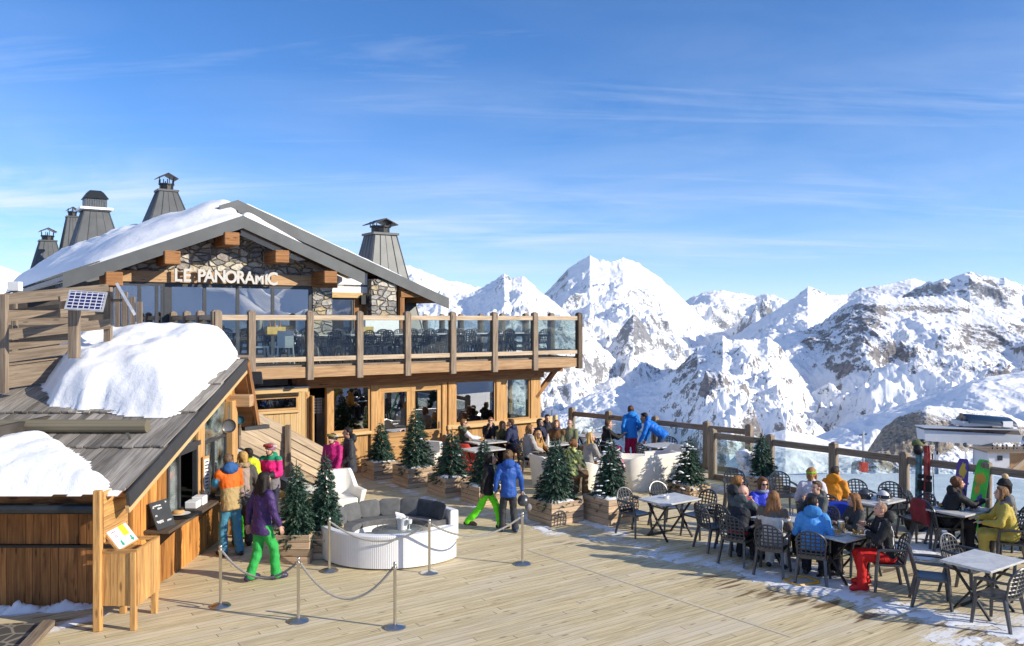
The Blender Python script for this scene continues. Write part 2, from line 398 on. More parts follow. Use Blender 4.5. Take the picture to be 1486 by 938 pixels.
mrange('mountains', [(960, 470), (985, 445), (1005, 432), (1030, 425), (1050, 422), (1075, 428), (1098, 433), (1113, 428), (1125, 431), (1140, 437), (1200, 455)], 12000, 4500, 540, mm_far, 240, 150, 900, 190, 31, 3)
mrange('mountains', [(1000, 540), (1040, 505), (1080, 478), (1110, 460), (1130, 448), (1150, 434), (1163, 424), (1172, 416), (1182, 420), (1205, 429), (1230, 428), (1250, 418), (1285, 412), (1322, 404), (1340, 408), (1355, 416), (1370, 410), (1390, 403), (1408, 395), (1425, 402), (1450, 406), (1458, 404), (1486, 417), (1540, 405), (1640, 425), (1760, 410)], 5600, 2300, 560, mm_far, 640, 200, 620, 105, 43, 2.0, rock=[(1290, 422, 90, 12, .34), (1440, 420, 50, 14, .3), (1180, 425, 30, 8, .2)], conc=.75)
mrange('mountains', [(960, 640), (1020, 575), (1060, 535), (1100, 500), (1150, 482), (1190, 470), (1225, 442), (1250, 430), (1275, 428), (1300, 434), (1340, 432), (1390, 434), (1410, 446), (1450, 452), (1486, 458), (1560, 448), (1700, 460), (1780, 455)], 3700, 2000, 760, mm_mid, 640, 260, 380, 88, 57, 3.0, rock=[(1250, 470, 46, 32, .42), (1180, 490, 34, 22, .34), (1430, 490, 70, 28, .36), (1350, 448, 80, 10, .34), (1310, 512, 60, 12, .26), (1230, 535, 30, 12, .26), (1380, 530, 60, 8, .2), (1320, 575, 80, 26, -.5), (1120, 560, 60, 30, -.3)])
mrange('mountains', [(690, 720), (760, 640), (800, 604), (850, 578), (890, 562), (920, 560), (960, 548), (985, 532), (1000, 516), (1012, 504), (1030, 500), (1049, 486), (1062, 494), (1080, 492), (1100, 494), (1114, 488), (1130, 500), (1145, 522), (1170, 555), (1210, 585), (1260, 615), (1300, 660)], 2900, 1700, 900, mm_mid, 560, 240, 300, 80, 71, 3.4, rock=[(1010, 530, 24, 26, .22), (1060, 510, 22, 26, .12), (1115, 510, 22, 24, .15), (1060, 600, 90, 40, -.12), (840, 600, 50, 18, .1)])
mrange('hills', [(1040, 720), (1100, 675), (1150, 650), (1220, 622), (1300, 590), (1370, 566), (1430, 549), (1486, 541), (1560, 530), (1700, 520), (1780, 525)], 1500, 750, 730, mm_near, 460, 160, 190, 20, 83, 1.5, rock=[(1460, 575, 40, 18, .22), (1330, 590, 60, 10, .1)])
mrange('hills', [(1010, 720), (1060, 668), (1090, 641), (1115, 629), (1140, 624), (1170, 631), (1200, 640), (1240, 652), (1290, 660), (1330, 700)], 520, 200, 745, mm_near, 260, 110, 45, 3.0, 91, 1.0, rock=[(1185, 648, 42, 10, .42), (1250, 655, 30, 8, .3)])
mrange('hills', [(1235, 690), (1262, 650), (1280, 622), (1300, 606), (1325, 597), (1345, 589), (1365, 590), (1400, 594), (1450, 598), (1486, 612), (1560, 606), (1700, 600)], 360, 42, 690, mm_cliff, 420, 130, 16, 3.2, 97, 1.6, conc=1.0, rock=[(1300, 640, 60, 60, .5), (1400, 625, 90, 24, .42)])
# ground sheet: the piste falling away from the terrace, out to the foot of the hills
def ground():
    px = np.concatenate([np.linspace(-1500, -100, 40), np.linspace(-60, 1640, 420), np.linspace(1700, 3400, 40)])
    Y = np.concatenate([np.linspace(9, 60, 120), np.geomspace(61, 340, 150), np.geomspace(350, 2600, 40)])
    YY, PX = np.meshgrid(Y, px, indexing='ij'); X = (PX-CX)/F*YY
    rgt = np.clip((PX-1000)/130, 0, 1); rgt = rgt*rgt*(3-2*rgt)
    edge = 17.1+(9.65-X)*1.18                       # terrace edge line
    d = np.clip(YY-edge, -5, None)
    dR = np.clip(YY-20, 0, 235); zr = -.75-dR*.178-np.clip(YY-255, 0, None)*.42
    zl = -1.0-np.clip(d, 0, None)*.42
    z = zr*rgt+zl*(1-rgt)
    left = np.clip((330-PX)/120, 0, 1); zleft = -.6-np.clip(YY-60, 0, None)*.06
    hill = 11.0*np.exp(-((X+48)/17)**2-((YY-70)/18)**2)
    z = z*(1-left)+(zleft+hill)*left
    z = z+.25*fbm(X/7, YY/7, 4, 5)*np.clip(d/4, 0, 1)+1.3*fbm(X/40, YY/60, 3, 8)*np.clip((YY-40)/60, 0, 1)
    o = grid_obj('snow_ground', X, YY, z, snowmat('groomed snow', .35, (.84, .86, .89), .6)); o['kind'] = 'structure'
ground()
# ranges all round the terrace: the windows mirror them
def ring():
    th = np.linspace(R(48), R(312), 420); r = np.linspace(2500, 9000, 60)
    RR, TH = np.meshgrid(r, th, indexing='ij'); X = RR*np.sin(TH); Y = RR*np.cos(TH)
    z = -420+1050*np.exp(-((RR-6500)/1900)**2)*(.55+.9*(ridged(X/2600, Y/2600, 6, 5)-.3))+160*fbm(X/500, Y/500, 4, 9)
    o = grid_obj('mountains', X, Y, z, mm_far, {'rock': z*0+.04}); o['kind'] = 'structure'
ring()
hz_ = MB().box((0, 3500, -550), (34000, 29000, 3600)).build('haze', bpy.data.materials.new('thin mountain air')); tag(hz_, 'thin blue mountain air between the terrace and the far peaks', kind='stuff')
m_ = hz_.data.materials[0]; m_.use_nodes = True; t_ = m_.node_tree; t_.nodes.remove(t_.nodes['Principled BSDF']); v_ = t_.nodes.new('ShaderNodeVolumePrincipled')
v_.inputs['Color'].default_value = (.72, .84, 1, 1); v_.inputs['Density'].default_value = 1.3e-5; t_.links.new(v_.outputs[0], t_.nodes['Material Output'].inputs['Volume'])
sc.cycles.volume_bounces = 0
# ================= terrace deck ====================================================
AX = (U, W, Z)
RB = [V((9.65+1.095*k, 17.1-1.29*k, 0)) for k in (-4, -3, -2, -1, 0, 1, 2, 3)]     # near fence, far to near
RB[0] = V((5.31, 22.25, 0)); RB[1] = V((6.44, 20.98, 0)); RB[2] = V((7.52, 19.66, 0)); RB[3] = V((8.55, 18.33, 0))
RA = [V((1.95, 27.4, 0)), V((3.03, 26.4, 0)), V((4.27, 25.07, 0)), V((5.5, 23.74, 0)), V((6.44, 22.83, 0))]
deck_poly = [(-16, 6), (22.5, 2), (17.4, 8.3), (5.50, 22.3), (6.6, 22.95), (2.1, 27.7), (-2, 27.7), (-16, 17.5)]
def inpoly(x, y, poly):
    r = np.zeros(x.shape, bool); n = len(poly)
    for i in range(n):
        x0, y0 = poly[i]; x1, y1 = poly[(i+1) % n]
        c = ((y0 > y) != (y1 > y)) & (x < (x1-x0)*(y-y0)/((y1-y0) or 1e-9)+x0); r ^= c
    return r
def seg_d(x, y, a, b):
    ax, ay = a; bx, by = b; dx, dy = bx-ax, by-ay
    t = np.clip(((x-ax)*dx+(y-ay)*dy)/(dx*dx+dy*dy+1e-9), 0, 1)
    return np.hypot(x-ax-t*dx, y-ay-t*dy)
def poly_d(x, y, poly):                       # signed distance, positive inside
    d = np.min([seg_d(x, y, poly[i], poly[(i+1) % len(poly)]) for i in range(len(poly))], 0)
    return np.where(inpoly(x, y, poly), d, -d)
def pxl(*p): return [tuple(G(a, b)[:2]) for a, b in p]
def band(x, y, lines):
    h = np.zeros(x.shape)
    for pts, r, wgt in lines:
        q = pxl(*pts); d = np.min([seg_d(x, y, q[i], q[i+1]) for i in range(len(q)-1)], 0)
        h = np.maximum(h, wgt*np.exp(-(d/r)**2))
    return h
SNOWB = [([(790, 770), (870, 782), (960, 795)], .32, .62), ([(955, 806), (1040, 818), (1110, 838)], .5, .78), ([(1100, 835), (1200, 860), (1290, 882), (1400, 903), (1520, 930)], .46, 1.0),
    ([(1300, 790), (1335, 802), (1350, 775)], .6, 1.15), ([(1050, 792), (1150, 815), (1230, 850)], .5, .8), ([(1240, 790), (1290, 810)], .4, .6), ([(1335, 740), (1400, 765), (1480, 770)], .6, .6), ([(640, 695), (700, 700), (760, 707)], .35, .5), ([(755, 748), (800, 775)], .25, .8),
    ([(840, 755), (905, 775)], .22, .8), ([(690, 740), (770, 768)], .3, .45), ([(-40, 890), (60, 888), (138, 880)], .16, 1.25), ([(70, 916), (140, 893)], .16, .95), ([(556, 700), (640, 730)], .22, .62), ([(1020, 700), (1095, 722)], .4, .66), ([(975, 735), (1010, 745)], .3, .7), ([(1380, 925), (1500, 960)], .5, .8), ([(1430, 905), (1500, 900)], .4, .7), ([(690, 672), (720, 690)], .2, .8), ([(660, 722), (690, 735)], .2, .8), ([(1400, 800), (1486, 800)], .5, .6)]
n = N('terrace decking'); o = n.mapping(n.coord(), (1, 1, 1), (0, 0, -ANG)); sx = n.n('SeparateXYZ', {0: o})
row = n.math('DIVIDE', sx.outputs[1], .115); ri = n.math('FLOOR', row); fr = n.math('FRACT', row)
rw = n.n('TexWhiteNoise', {1: ri}, noise_dimensions='1D').outputs[0]
ln = n.math('DIVIDE', n.math('ADD', sx.outputs[0], n.math('MULTIPLY', rw, 9.0)), 3.9); li = n.math('FLOOR', ln); lf = n.math('FRACT', ln)
pid = n.n('TexWhiteNoise', {0: n.n('CombineXYZ', {0: ri, 1: li}).outputs[0]}, noise_dimensions='2D').outputs[0]
gv = n.n('CombineXYZ', {0: n.math('MULTIPLY', sx.outputs[0], 1.6), 1: n.math('MULTIPLY', sx.outputs[1], 30), 2: n.math('MULTIPLY', pid, 20)}).outputs[0]
gr = n.noise(gv, 1.0, 6, .65, .5)
cc = n.mix(n.mapr(gr, .3, .7), (.475, .385, .215), (.77, .645, .395))
cc = n.mix(n.math('MULTIPLY', n.mapr(pid, .6, 1.0), .38), cc, (.62, .55, .43))
big = n.noise(n.mapping(o, (.35, 1.0, 1)), .9, 5, .6); cc = n.mix(n.math('MULTIPLY', n.mapr(big, .45, .7), .5), cc, (.60, .53, .42))
kn = n.n('TexVoronoi', {'Vector': n.n('CombineXYZ', {0: n.math('MULTIPLY', sx.outputs[0], 1.7), 1: n.math('MULTIPLY', sx.outputs[1], 7.4)}).outputs[0], 'Scale': 1.0}).outputs['Distance']
cc = n.mix(n.math('MULTIPLY', n.mapr(kn, .17, .05), .7), cc, (.14, .10, .06))
kn2 = n.noise(n.mapping(o, (2.0, 9, 1)), 1.6, 5, .7); cc = n.mix(n.math('MULTIPLY', n.mapr(kn2, .62, .74), .55), cc, (.16, .13, .09))
fb = n.mapr(pid, 0, 1, .90, 1.06, False); cc = n.mix(1.0, cc, n.n('CombineColor', {0: fb, 1: fb, 2: fb}).outputs[0], 'MULTIPLY')
wet = n.n('Attribute', attribute_name='wet').outputs['Fac']
ws = n.noise(n.mapping(o, (.55, 5.5, 1)), 1.6, 5, .6); wm = n.mapr(n.math('ADD', wet, n.math('MULTIPLY', n.math('SUBTRACT', ws, .5), 2.3)), .52, .74)
cc = n.mix(n.math('MULTIPLY', wm, .85), cc, (.13, .075, .028))
du = n.n('Attribute', attribute_name='dust').outputs['Fac']; dn = n.noise(n.mapping(o, (1.0, 4.2, 1)), 1.3, 8, .68); df = n.noise(n.mapping(o, (6, 14, 1)), 2.2, 4, .7)
dm = n.math('ADD', n.math('ADD', du, n.math('MULTIPLY', n.math('SUBTRACT', dn, .5), 2.1)), n.math('MULTIPLY', n.math('SUBTRACT', df, .5), .9))
dm = n.mapr(dm, .33, .74)
gap = n.math('MAXIMUM', n.mapr(n.math('ABSOLUTE', n.math('SUBTRACT', fr, .5)), .455, .49), n.mapr(n.math('ABSOLUTE', n.math('SUBTRACT', lf, .5)), .4975, .499))
cc = n.mix(n.math('MULTIPLY', gap, .62), cc, (.05, .04, .03))
cc = n.mix(n.math('MULTIPLY', dm, .93), cc, (.80, .81, .835)); n.set(Base_Color=cc, Roughness=n.mapr(wm, 0, 1, .75, .4)); n.b.inputs['Specular IOR Level'].default_value = .3
n.bump(n.math('SUBTRACT', n.math('MULTIPLY', gr, .3), gap), .4, .008); M['deck'] = n.mat
ys, xs = np.meshgrid(np.arange(5, 28.2, .16), np.arange(-16, 23, .16), indexing='ij')
wetv = band(xs, ys, [([(1040, 843), (1110, 862), (1200, 880), (1300, 898), (1400, 915), (1480, 935)], .6, .60), ([(1010, 835), (1080, 850)], .3, .5), ([(800, 786), (860, 790)], .22, .62), ([(1270, 822), (1340, 838)], .3, .62), ([(740, 778), (765, 770)], .2, .45), ([(60, 900), (135, 912)], .3, .6)])
tag(grid_obj('terrace_deck', xs, ys, np.zeros_like(xs), M['deck'], {'wet': wetv, 'dust': band(xs, ys, SNOWB)*(.8+.5*fbm(xs*.6, ys*.6, 3, 4))}, inpoly(xs, ys, deck_poly)), kind='structure')
# edge boards under the deck rim
mb = MB()
for i in range(2, 5): a, b = deck_poly[i], deck_poly[i+1]; mb.beam((a[0], a[1], -.17), (b[0], b[1], -.17), .3, .3)
mb.build('deck_edge', M['grey_wood'])['kind'] = 'structure'
# joint strip between two fields of decking
mb = MB(); a, b = G(765, 798), G(1150, 925); d = (b-a).normalized(); q = V((-d.y, d.x, 0))*.03
mb.quad(a-q+Z*.004, b-q+Z*.004, b+q+Z*.004, a+q+Z*.004); mb.build('deck_joint', wood('pale joint strip', (.50, .44, .32), (.66, .58, .42), isl=.05, stain=.2))['kind'] = 'structure'
# thin trodden snow lying on the boards
ys, xs = np.meshgrid(np.arange(10.2, 25, .035), np.arange(-11, 11.5, .035), indexing='ij')
hb = band(xs, ys, SNOWB)
ta = xs*U.x+ys*U.y; tb = xs*W.x+ys*W.y
hb = hb*(.75+.5*fbm(ta*.9, tb*1.6, 3, 4))+.62*fbm(ta*1.3, tb*6.0, 6, 14, .62)+.25*fbm(ta*6, tb*14, 4, 24)-.66
foot = np.clip(vnoise(xs*3.1, ys*3.1, 33)-.28, 0, 1)*1.2
hb = hb-foot
zs = np.clip(hb, -.02, .7)*.028+.005+.010*np.abs(fbm(xs*6, ys*6, 4, 44))*(hb > 0)
base = np.exp(-(((ys-12.2)/.35)**2))*(xs < -5.7)
zs = zs+np.clip(hb, 0, 1)*base*.28*(1+fbm(xs*3, ys*3, 3, 8))
so_ = grid_obj('snow_patches', xs, ys, zs, snowmat('trodden snow', 2, (.80, .815, .85), .5), None, hb > 0); tag(so_, 'thin trodden snow lying in patches on the deck boards', kind='stuff')

# ================= terrace fences =================================================
def post(mb, p, w, z0, z1, ax=AX):
    mb.box(V(p)+Z*((z0+z1)/2), (w, w, z1-z0), ax); mb.box(V(p)+Z*(z1+.025), (w*1.08, w*1.08, .05), ax, top=(.35, .35))
def fence(name, label, pts, z1, glass_=True, rails=((1.16, .09, .15),), gl=(.16, 1.05), kick=True, pw=.17):
    t = thing(name, label, 'fence', pts[0])
    for i, p in enumerate(pts):
        d = (pts[min(i+1, len(pts)-1)]-pts[max(i-1, 0)]).normalized(); ax = (d, V((-d.y, d.x, 0)), Z)
        m = MB(); post(m, p, pw, -.3, z1+rnd.uniform(-.02, .02), ax); m.build('post', M['rail_wood'], t, pts[0], bevel=.008)
    for a, b in zip(pts, pts[1:]):
        d = (b-a).normalized(); a2, b2 = a+d*(pw/2-.01), b-d*(pw/2-.01)
        for z, w_, h_ in rails: MB().beam(a2+Z*z, b2+Z*z, w_, h_).build('rail', M['rail_wood'], t, pts[0], bevel=.006)
        if kick: MB().beam(a2+Z*.07, b2+Z*.07, .06, .14).build('kick_board', M['rail_wood'], t, pts[0])
        if glass_: MB().beam(a2+d*.06+Z*((gl[0]+gl[1])/2), b2-d*.06+Z*((gl[0]+gl[1])/2), .012, gl[1]-gl[0]).build('glass_panel', M['rglass'], t, pts[0])
    return t
fence('terrace_fence', 'weathered timber post and rail fence with glass panels behind the right hand tables', RB, 1.30)
fence('terrace_fence', 'weathered timber fence behind the two people in blue jackets', RA, 1.32)

# ================= the lodge =======================================================
LO = L(0, 0, 0)
lodge = thing('mountain_lodge', 'two storey timber and stone mountain restaurant with snowy gable roof and balcony', 'building', LO)
def part(mb, name, mat, par=None, **k): return mb.build(name, mat, par or lodge, LO, **k)
def lb(mb, t0, t1, s0, s1, z0, z1, m=0, top=None): mb.box(L((t0+t1)/2, (s0+s1)/2, (z0+z1)/2), (t1-t0, s1-s0, z1-z0), AX, m, top); return mb
# stone masonry
n = N('mortared field stone'); o = n.coord(); oo = n.n('VectorMath', {0: o, 1: n.n('VectorMath', {0: n.n('TexNoise', {'Vector': o, 'Scale': 2.2}).outputs[1], 3: .22}, operation='SCALE').outputs[0]}, operation='ADD').outputs[0]
om = n.mapping(oo, (1, 1, 1.9))
v1 = n.n('TexVoronoi', {'Vector': om, 'Scale': 3.3, 'Randomness': .85}); v2 = n.n('TexVoronoi', {'Vector': om, 'Scale': 3.3, 'Randomness': .85}, feature='DISTANCE_TO_EDGE')
sr = n.n('ValToRGB', {0: n.n('SeparateColor', {0: v1.outputs['Color']}).outputs[0]}); cr = sr.color_ramp; cr.interpolation = 'CONSTANT'
for i, (p, c) in enumerate([(0, (.26, .25, .23)), (.2, (.52, .47, .37)), (.35, (.40, .385, .35)), (.5, (.33, .30, .27)), (.62, (.60, .56, .47)), (.75, (.46, .37, .23)), (.88, (.42, .41, .385))]):
    e = cr.elements[i] if i < 2 else cr.elements.new(p); e.position = p; e.color = c4(c)
sc_ = n.mix(n.mapr(n.noise(o, 9, 5, .65), .3, .7), (.75, .75, .75), (1.15, 1.15, 1.15)); st = n.mix(1.0, sr.outputs[0], sc_, 'MULTIPLY')
mj = n.mapr(v2.outputs[0], .010, .034); n.set(Base_Color=n.mix(mj, (.33, .31, .27), st), Roughness=.85)
n.bump(n.math('ADD', n.mapr(v2.outputs[0], 0, .12), n.math('MULTIPLY', n.noise(o, 14, 4), .3)), 1.0, .13); M['stone'] = n.mat

# --- ground floor front, s = .8
S = .8
for a, b, z0, z1 in ((.96, 1.93, 0, 1.06), (4.81, 6.23, 0, 1.0), (6.63, 7.53, 0, .98), (1.93, 2.08, 0, 2.4)):
    mb = MB(); k = max(1, round((b-a)/.115))
    for i in range(k): lb(mb, a+(b-a)*i/k+.002, a+(b-a)*(i+1)/k-.002, S+.02, S+.05, z0, z1)
    part(mb, 'board_wall', M['honey_wood'])
for a, b, d in ((.78, .94, .16), (2.07, 2.36, .2), (4.34, 4.50, .16), (4.55, 4.80, .22), (6.24, 6.62, .24), (7.54, 7.93, .3), (.18, .30, .14)):
    part(lb(MB(), a, b, S-.07, S-.07+d, 0, 2.42), 'timber_post', M['honey_wood'], bevel=.012)
part(lb(MB(), -.1, 8.0, S-.16, S+.18, 2.40, 2.72), 'lintel_beam', M['beam_wood'], bevel=.015)
part(lb(MB(), 4.5, 8.0, S-.13, S+.16, .99, 1.12), 'window_sill', M['light_pine'], bevel=.01)
part(lb(MB(), .94, 2.08, S-.10, S+.10, 1.05, 1.14), 'window_sill', M['light_pine'], bevel=.01)
def window(t0, t1, z0, z1, s, fm, gm, fw=.07, name='window', mull=(), par=None):
    m = MB(); lb(m, t0, t1, s-.03, s+.05, z0, z0+fw); lb(m, t0, t1, s-.03, s+.05, z1-fw, z1)
    lb(m, t0, t0+fw, s-.028, s+.048, z0+fw, z1-fw); lb(m, t1-fw, t1, s-.028, s+.048, z0+fw, z1-fw)
    for q in mull: lb(m, q-fw/2, q+fw/2, s-.026, s+.046, z0+fw, z1-fw)
    w_ = part(m, name, fm, par); part(lb(MB(), t0+fw-.005, t1-fw+.005, s, s+.012, z0+fw-.005, z1-fw+.005), 'pane', gm, w_); return w_
window(.94, 2.07, 1.14, 2.40, S, M['honey_wood'], M['wglass'], .06)
window(4.80, 6.24, 1.12, 2.40, S, M['honey_wood'], M['wglass'], .05)
window(6.62, 7.54, 1.12, 2.40, S, M['honey_wood'], M['rglass'], .05)
for a, b in ((2.37, 3.33), (3.34, 4.33)):
    d_ = window(a, b, .9, 2.3, S, M['honey_wood'], M['wglass'], .13, 'glazed_door')
    part(lb(MB(), a, b, S, S+.05, .05, .9), 'door_panel', M['honey_wood'], d_); part(MB().tube([L(b-.07, S-.06, 1.05), L(b-.07, S-.06, 1.25)], .012), 'handle', M['steel'], d_)
part(lb(MB(), 2.36, 4.34, S-.03, S+.1, 2.3, 2.402), 'door_head', M['honey_wood'])
# open doorway with bead curtain and a leaf standing open
d_ = part(lb(MB(), .32, .37, S-.22, S+.02, .03, 2.2), 'door', M['honey_wood'])
mb = MB()
for i in range(9):
    for j in range(6): mb.box(L(.43+i*.04, S+.25, 2.08-j*.075), (.018, .012, .04), AX)
part(mb, 'bead_curtain', M['white'])
# interior
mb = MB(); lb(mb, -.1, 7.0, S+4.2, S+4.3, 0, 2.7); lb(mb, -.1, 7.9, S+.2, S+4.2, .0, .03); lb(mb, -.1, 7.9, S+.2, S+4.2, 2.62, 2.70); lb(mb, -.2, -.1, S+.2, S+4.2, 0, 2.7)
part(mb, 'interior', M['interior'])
mb = MB(); lb(mb, 1.0, 1.45, S+1.2, S+1.25, .2, 2.0); lb(mb, 5.2, 5.55, S+.9, S+.95, 1.0, 2.0); lb(mb, 5.7, 6.1, S+1.9, S+1.95, 1.0, 2.2); lb(mb, 3.0, 3.4, S+2.6, S+2.65, .9, 2.0); part(mb, 'room_divider', M['curtain'])
part(lb(MB(), 5.02, 5.12, S+.5, S+.6, .03, 2.6), 'inner_post', M['honey_wood'])
# glazed right hand end
for s0 in (S+.25, S+1.65):
    m = MB()
    for z0, z1 in ((1.0, 1.1), (2.35, 2.42)): lb(m, 7.86, 7.93, s0, s0+1.38, z0, z1)
    lb(m, 7.84, 7.95, s0+1.30, s0+1.40, 0, 2.4); w_ = part(m, 'window', M['honey_wood']); part(lb(MB(), 7.885, 7.90, s0, s0+1.3, 1.1, 2.35), 'pane', M['rglass'], w_)
part(lb(MB(), 7.87, 7.92, S+.25, S+3.0, 0, 1.0), 'board_wall', M['honey_wood'])
part(lb(MB(), 7.85, 7.94, S+3.05, S+9.5, 0, 2.7), 'board_wall', M['dark_orange'])
# annex left of the doorway: pale boards, slot window, flat roof
mb = MB()
for i in range(14):
    a = -1.9+i*.153
    if a > -1.35 and a+.15 < .0: lb(mb, a+.003, a+.150, S-.06, S-.03, 0, 1.85)
    else: lb(mb, a+.003, a+.150, S-.06, S-.03, 0, 2.42)
lb(mb, -1.36, .0, S-.058, S-.028, 2.22, 2.42); part(mb, 'annex_wall', M['light_pine'])
window(-1.35, -.02, 1.86, 2.22, S-.05, M['honey_wood'], M['wglass'], .05); part(lb(MB(), -1.4, .02, S-.13, S-.03, 1.79, 1.855), 'window_sill', M['light_pine'])
part(lb(MB(), -1.9, .18, S-.36, S+.1, 2.44, 2.50), 'annex_roof', M['zinc']); part(lb(MB(), -1.9, .16, S-.33, S-.27, 2.33, 2.44), 'annex_fascia', M['light_pine'])
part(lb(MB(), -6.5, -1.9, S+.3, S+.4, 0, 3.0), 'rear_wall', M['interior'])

# --- balcony
part(lb(MB(), -2.35, 8.80, .02, 10.6, 2.90, 3.06), 'balcony_floor', M['grey_wood'])
part(lb(MB(), -2.35, 8.7, .04, 10.5, 2.722, 2.89), 'balcony_joists', M['dark_orange'])
tp = [-2.3, -1.49, 0, 1.37, 2.79, 4.23, 5.65, 7.12, 8.86]
def railing(q, corner=True):
    for i, p in enumerate(q):
        m = MB(); post(m, p, .175, 2.68, 4.40); bp = part(m, 'balcony_post', M['grey_wood'], bevel=.008)
    for a, b in zip(q, q[1:]):
        d = (b-a).normalized(); a2, b2 = a+d*.08, b-d*.08; nrm = V((d.y, -d.x, 0))
        part(MB().beam(a2+Z*4.265, b2+Z*4.265, .10, .13), 'handrail', M['pale_wood'], bevel=.006)
        part(MB().beam(a2+Z*3.21, b2+Z*3.21, .09, .12), 'bottom_rail', M['pale_wood'], bevel=.006)
        part(MB().beam(a2+Z*2.875, b2+Z*2.875, .06, .27), 'fascia_board', M['fascia_wood'])
        part(MB().beam(a2+Z*3.735, b2+Z*3.735, .012, .93), 'glass_panel', M['rglass'])
railing([L(t, -.03, 0) for t in tp])
railing([L(8.86, s, 0) for s in (-.03, 1.42, 2.86, 4.30, 5.73, 7.16, 8.6, 10.0)][0:])
railing([L(-2.35, s, 0) for s in (.0, 1.35, 2.7, 4.2)])
part(MB().beam(L(7.75, S, 1.75), L(8.62, S, 2.66), .14, .14), 'brace', M['beam_wood'], bevel=.01); part(lb(MB(), 7.93, 8.8, S-.1, S+.12, 2.55, 2.72), 'cantilever_beam', M['beam_wood'])
# --- upper storey, s = 4.4
S2 = 4.4
RS, RT, RZ = .40, -.63, 7.16                      # front roof: slope, ridge t, ridge z
def rz(t): return RZ-abs(t-RT)*RS
part(MB().prism([L(-4.0, S2, 5.25), L(2.44, S2, 5.25), L(2.44, S2, rz(2.44)-.36), L(RT, S2, RZ-.36), L(-4.0, S2, rz(-4.0)-.36)], W*.4), 'stone_gable', M['stone'])
part(lb(MB(), 1.80, 2.44, S2-.06, S2+.4, 3.06, 5.25), 'stone_pillar', M['stone'])
part(lb(MB(), 3.90, 4.80, S2+.18, S2+1.0, 3.06, 5.55), 'stone_pillar', M['stone'])
part(lb(MB(), -3.95, 1.75, S2-.09, S2+.02, 5.26, 5.58), 'timber_lintel', M['fascia_wood'], bevel=.01)
part(lb(MB(), 1.75, 2.6, S2-.11, S2+.0, 5.22, 5.56), 'timber_lintel', M['beam_wood'], bevel=.01)
window(-3.95, -2.55, 3.06, 5.25, S2, M['darkframe'], M['mirror'], .09, 'glass_wall', (-3.2, -2.75))
window(-2.45, 1.78, 3.06, 5.25, S2, M['darkframe'], M['mirror'], .10, 'glass_wall', (-1.45, -.50, .55))
part(lb(MB(), -2.56, -2.44, S2-.04, S2+.06, 3.06, 5.25), 'window_post', M['darkframe'])
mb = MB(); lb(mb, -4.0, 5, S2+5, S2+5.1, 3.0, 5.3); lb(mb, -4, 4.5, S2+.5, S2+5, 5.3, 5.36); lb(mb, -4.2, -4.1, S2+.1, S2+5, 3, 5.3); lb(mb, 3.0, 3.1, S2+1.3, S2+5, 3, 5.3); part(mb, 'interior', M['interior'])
mb = MB(); lb(mb, -2.3, -1.9, S2+.25, S2+.29, 3.1, 4.9); lb(mb, .6, .75, S2+.8, S2+.85, 3.1, 4.7); lb(mb, -3.1, -2.8, S2+.3, S2+.34, 3.1, 5.2); part(mb, 'curtain', M['curtain'])
part(lb(MB(), 2.44, 3.9, S2+.5, S2+.56, 5.1, 5.75), 'soffit_panel', M['white']); part(lb(MB(), 2.44, 3.9, S2+.45, S2+.5, 4.93, 5.1), 'door_head', M['light_pine'])
window(2.46, 3.45, 3.06, 4.93, S2+.6, M['darkframe'], M['wglass'], .08, 'door'); part(lb(MB(), 3.45, 3.9, S2+.55, S2+.65, 3.06, 4.93), 'board_wall', M['beam_wood'])
part(lb(MB(), 3.62, 3.82, S2+.35, S2+.52, 4.72, 5.02), 'loudspeaker', M['black'])
part(lb(MB(), 4.98, 5.14, S2+.25, S2+.41, 3.06, 5.5), 'timber_post', M['beam_wood']); part(lb(MB(), 4.8, 4.9, S2+.7, S2+6, 3.06, 5.6), 'side_wall', M['stone'])
part(lb(lb(MB(), -12, -5.0, S2, S2+.1, 2.4, 4.8), -5.0, -4.0, S2, S2+.1, 2.4, 5.1), 'side_wall', M['interior']); part(lb(MB(), -12, -2.36, .3, S2, 2.90, 3.05), 'side_terrace', M['grey_wood']); part(lb(MB(), -12, -6.5, .35, .45, 0, 2.9), 'rear_wall', M['interior'])  # near-black wall added so the gaps of the left fence look shaded
for i in range(4): part(lb(MB(), -11+i*1.5, -10.88+i*1.5, .6, .72, 3.05, 4.35), 'terrace_post', M['grey_wood'])
part(lb(MB(), -12, -5, .62, .70, 4.1, 4.25), 'terrace_rail', M['grey_wood'])
# --- roofs
def slab(t0, z0, t1, z1, s0, s1, th, m, name, par=None):
    return part(MB().prism([L(t0, s0, z0), L(t1, s0, z1), L(t1, s0, z1-th), L(t0, s0, z0-th)], W*(s1-s0)), name, m, par)
roof = part(MB().prism([L(-5.17, 3.52, rz(-5.17)), L(RT, 3.52, RZ), L(3.12, 3.52, rz(3.12)), L(3.12, 3.52, rz(3.12)-.12), L(RT, 3.52, RZ-.12), L(-5.17, 3.52, rz(-5.17)-.12)], W*1.24), 'roof', M['zinc'])
slab(-5.17, rz(-5.17)-.002, -.3, rz(-.3)-.1, 4.76, 24, .13, M['zinc'], 'roof_slope', roof)
R2Z, R2T, R2S = 7.74, -.47, .388
slab(R2T, R2Z, 6.75, R2Z-(6.75-R2T)*R2S, 4.55, 24, .13, M['zinc'], 'roof_slope', roof)
slab(R2T, R2Z, -1.5, R2Z-1.03*R2S-.05, 4.56, 24, .13, M['zinc'], 'roof_slope', roof)
def barge(t0, z0, t1, z1, s, h, name='bargeboard'):
    m = MB().prism([L(t0, s, z0), L(t1, s, z1), L(t1, s, z1-h), L(t0, s, z0-h)], -W*.05); part(m, name, M['zinc'], roof)
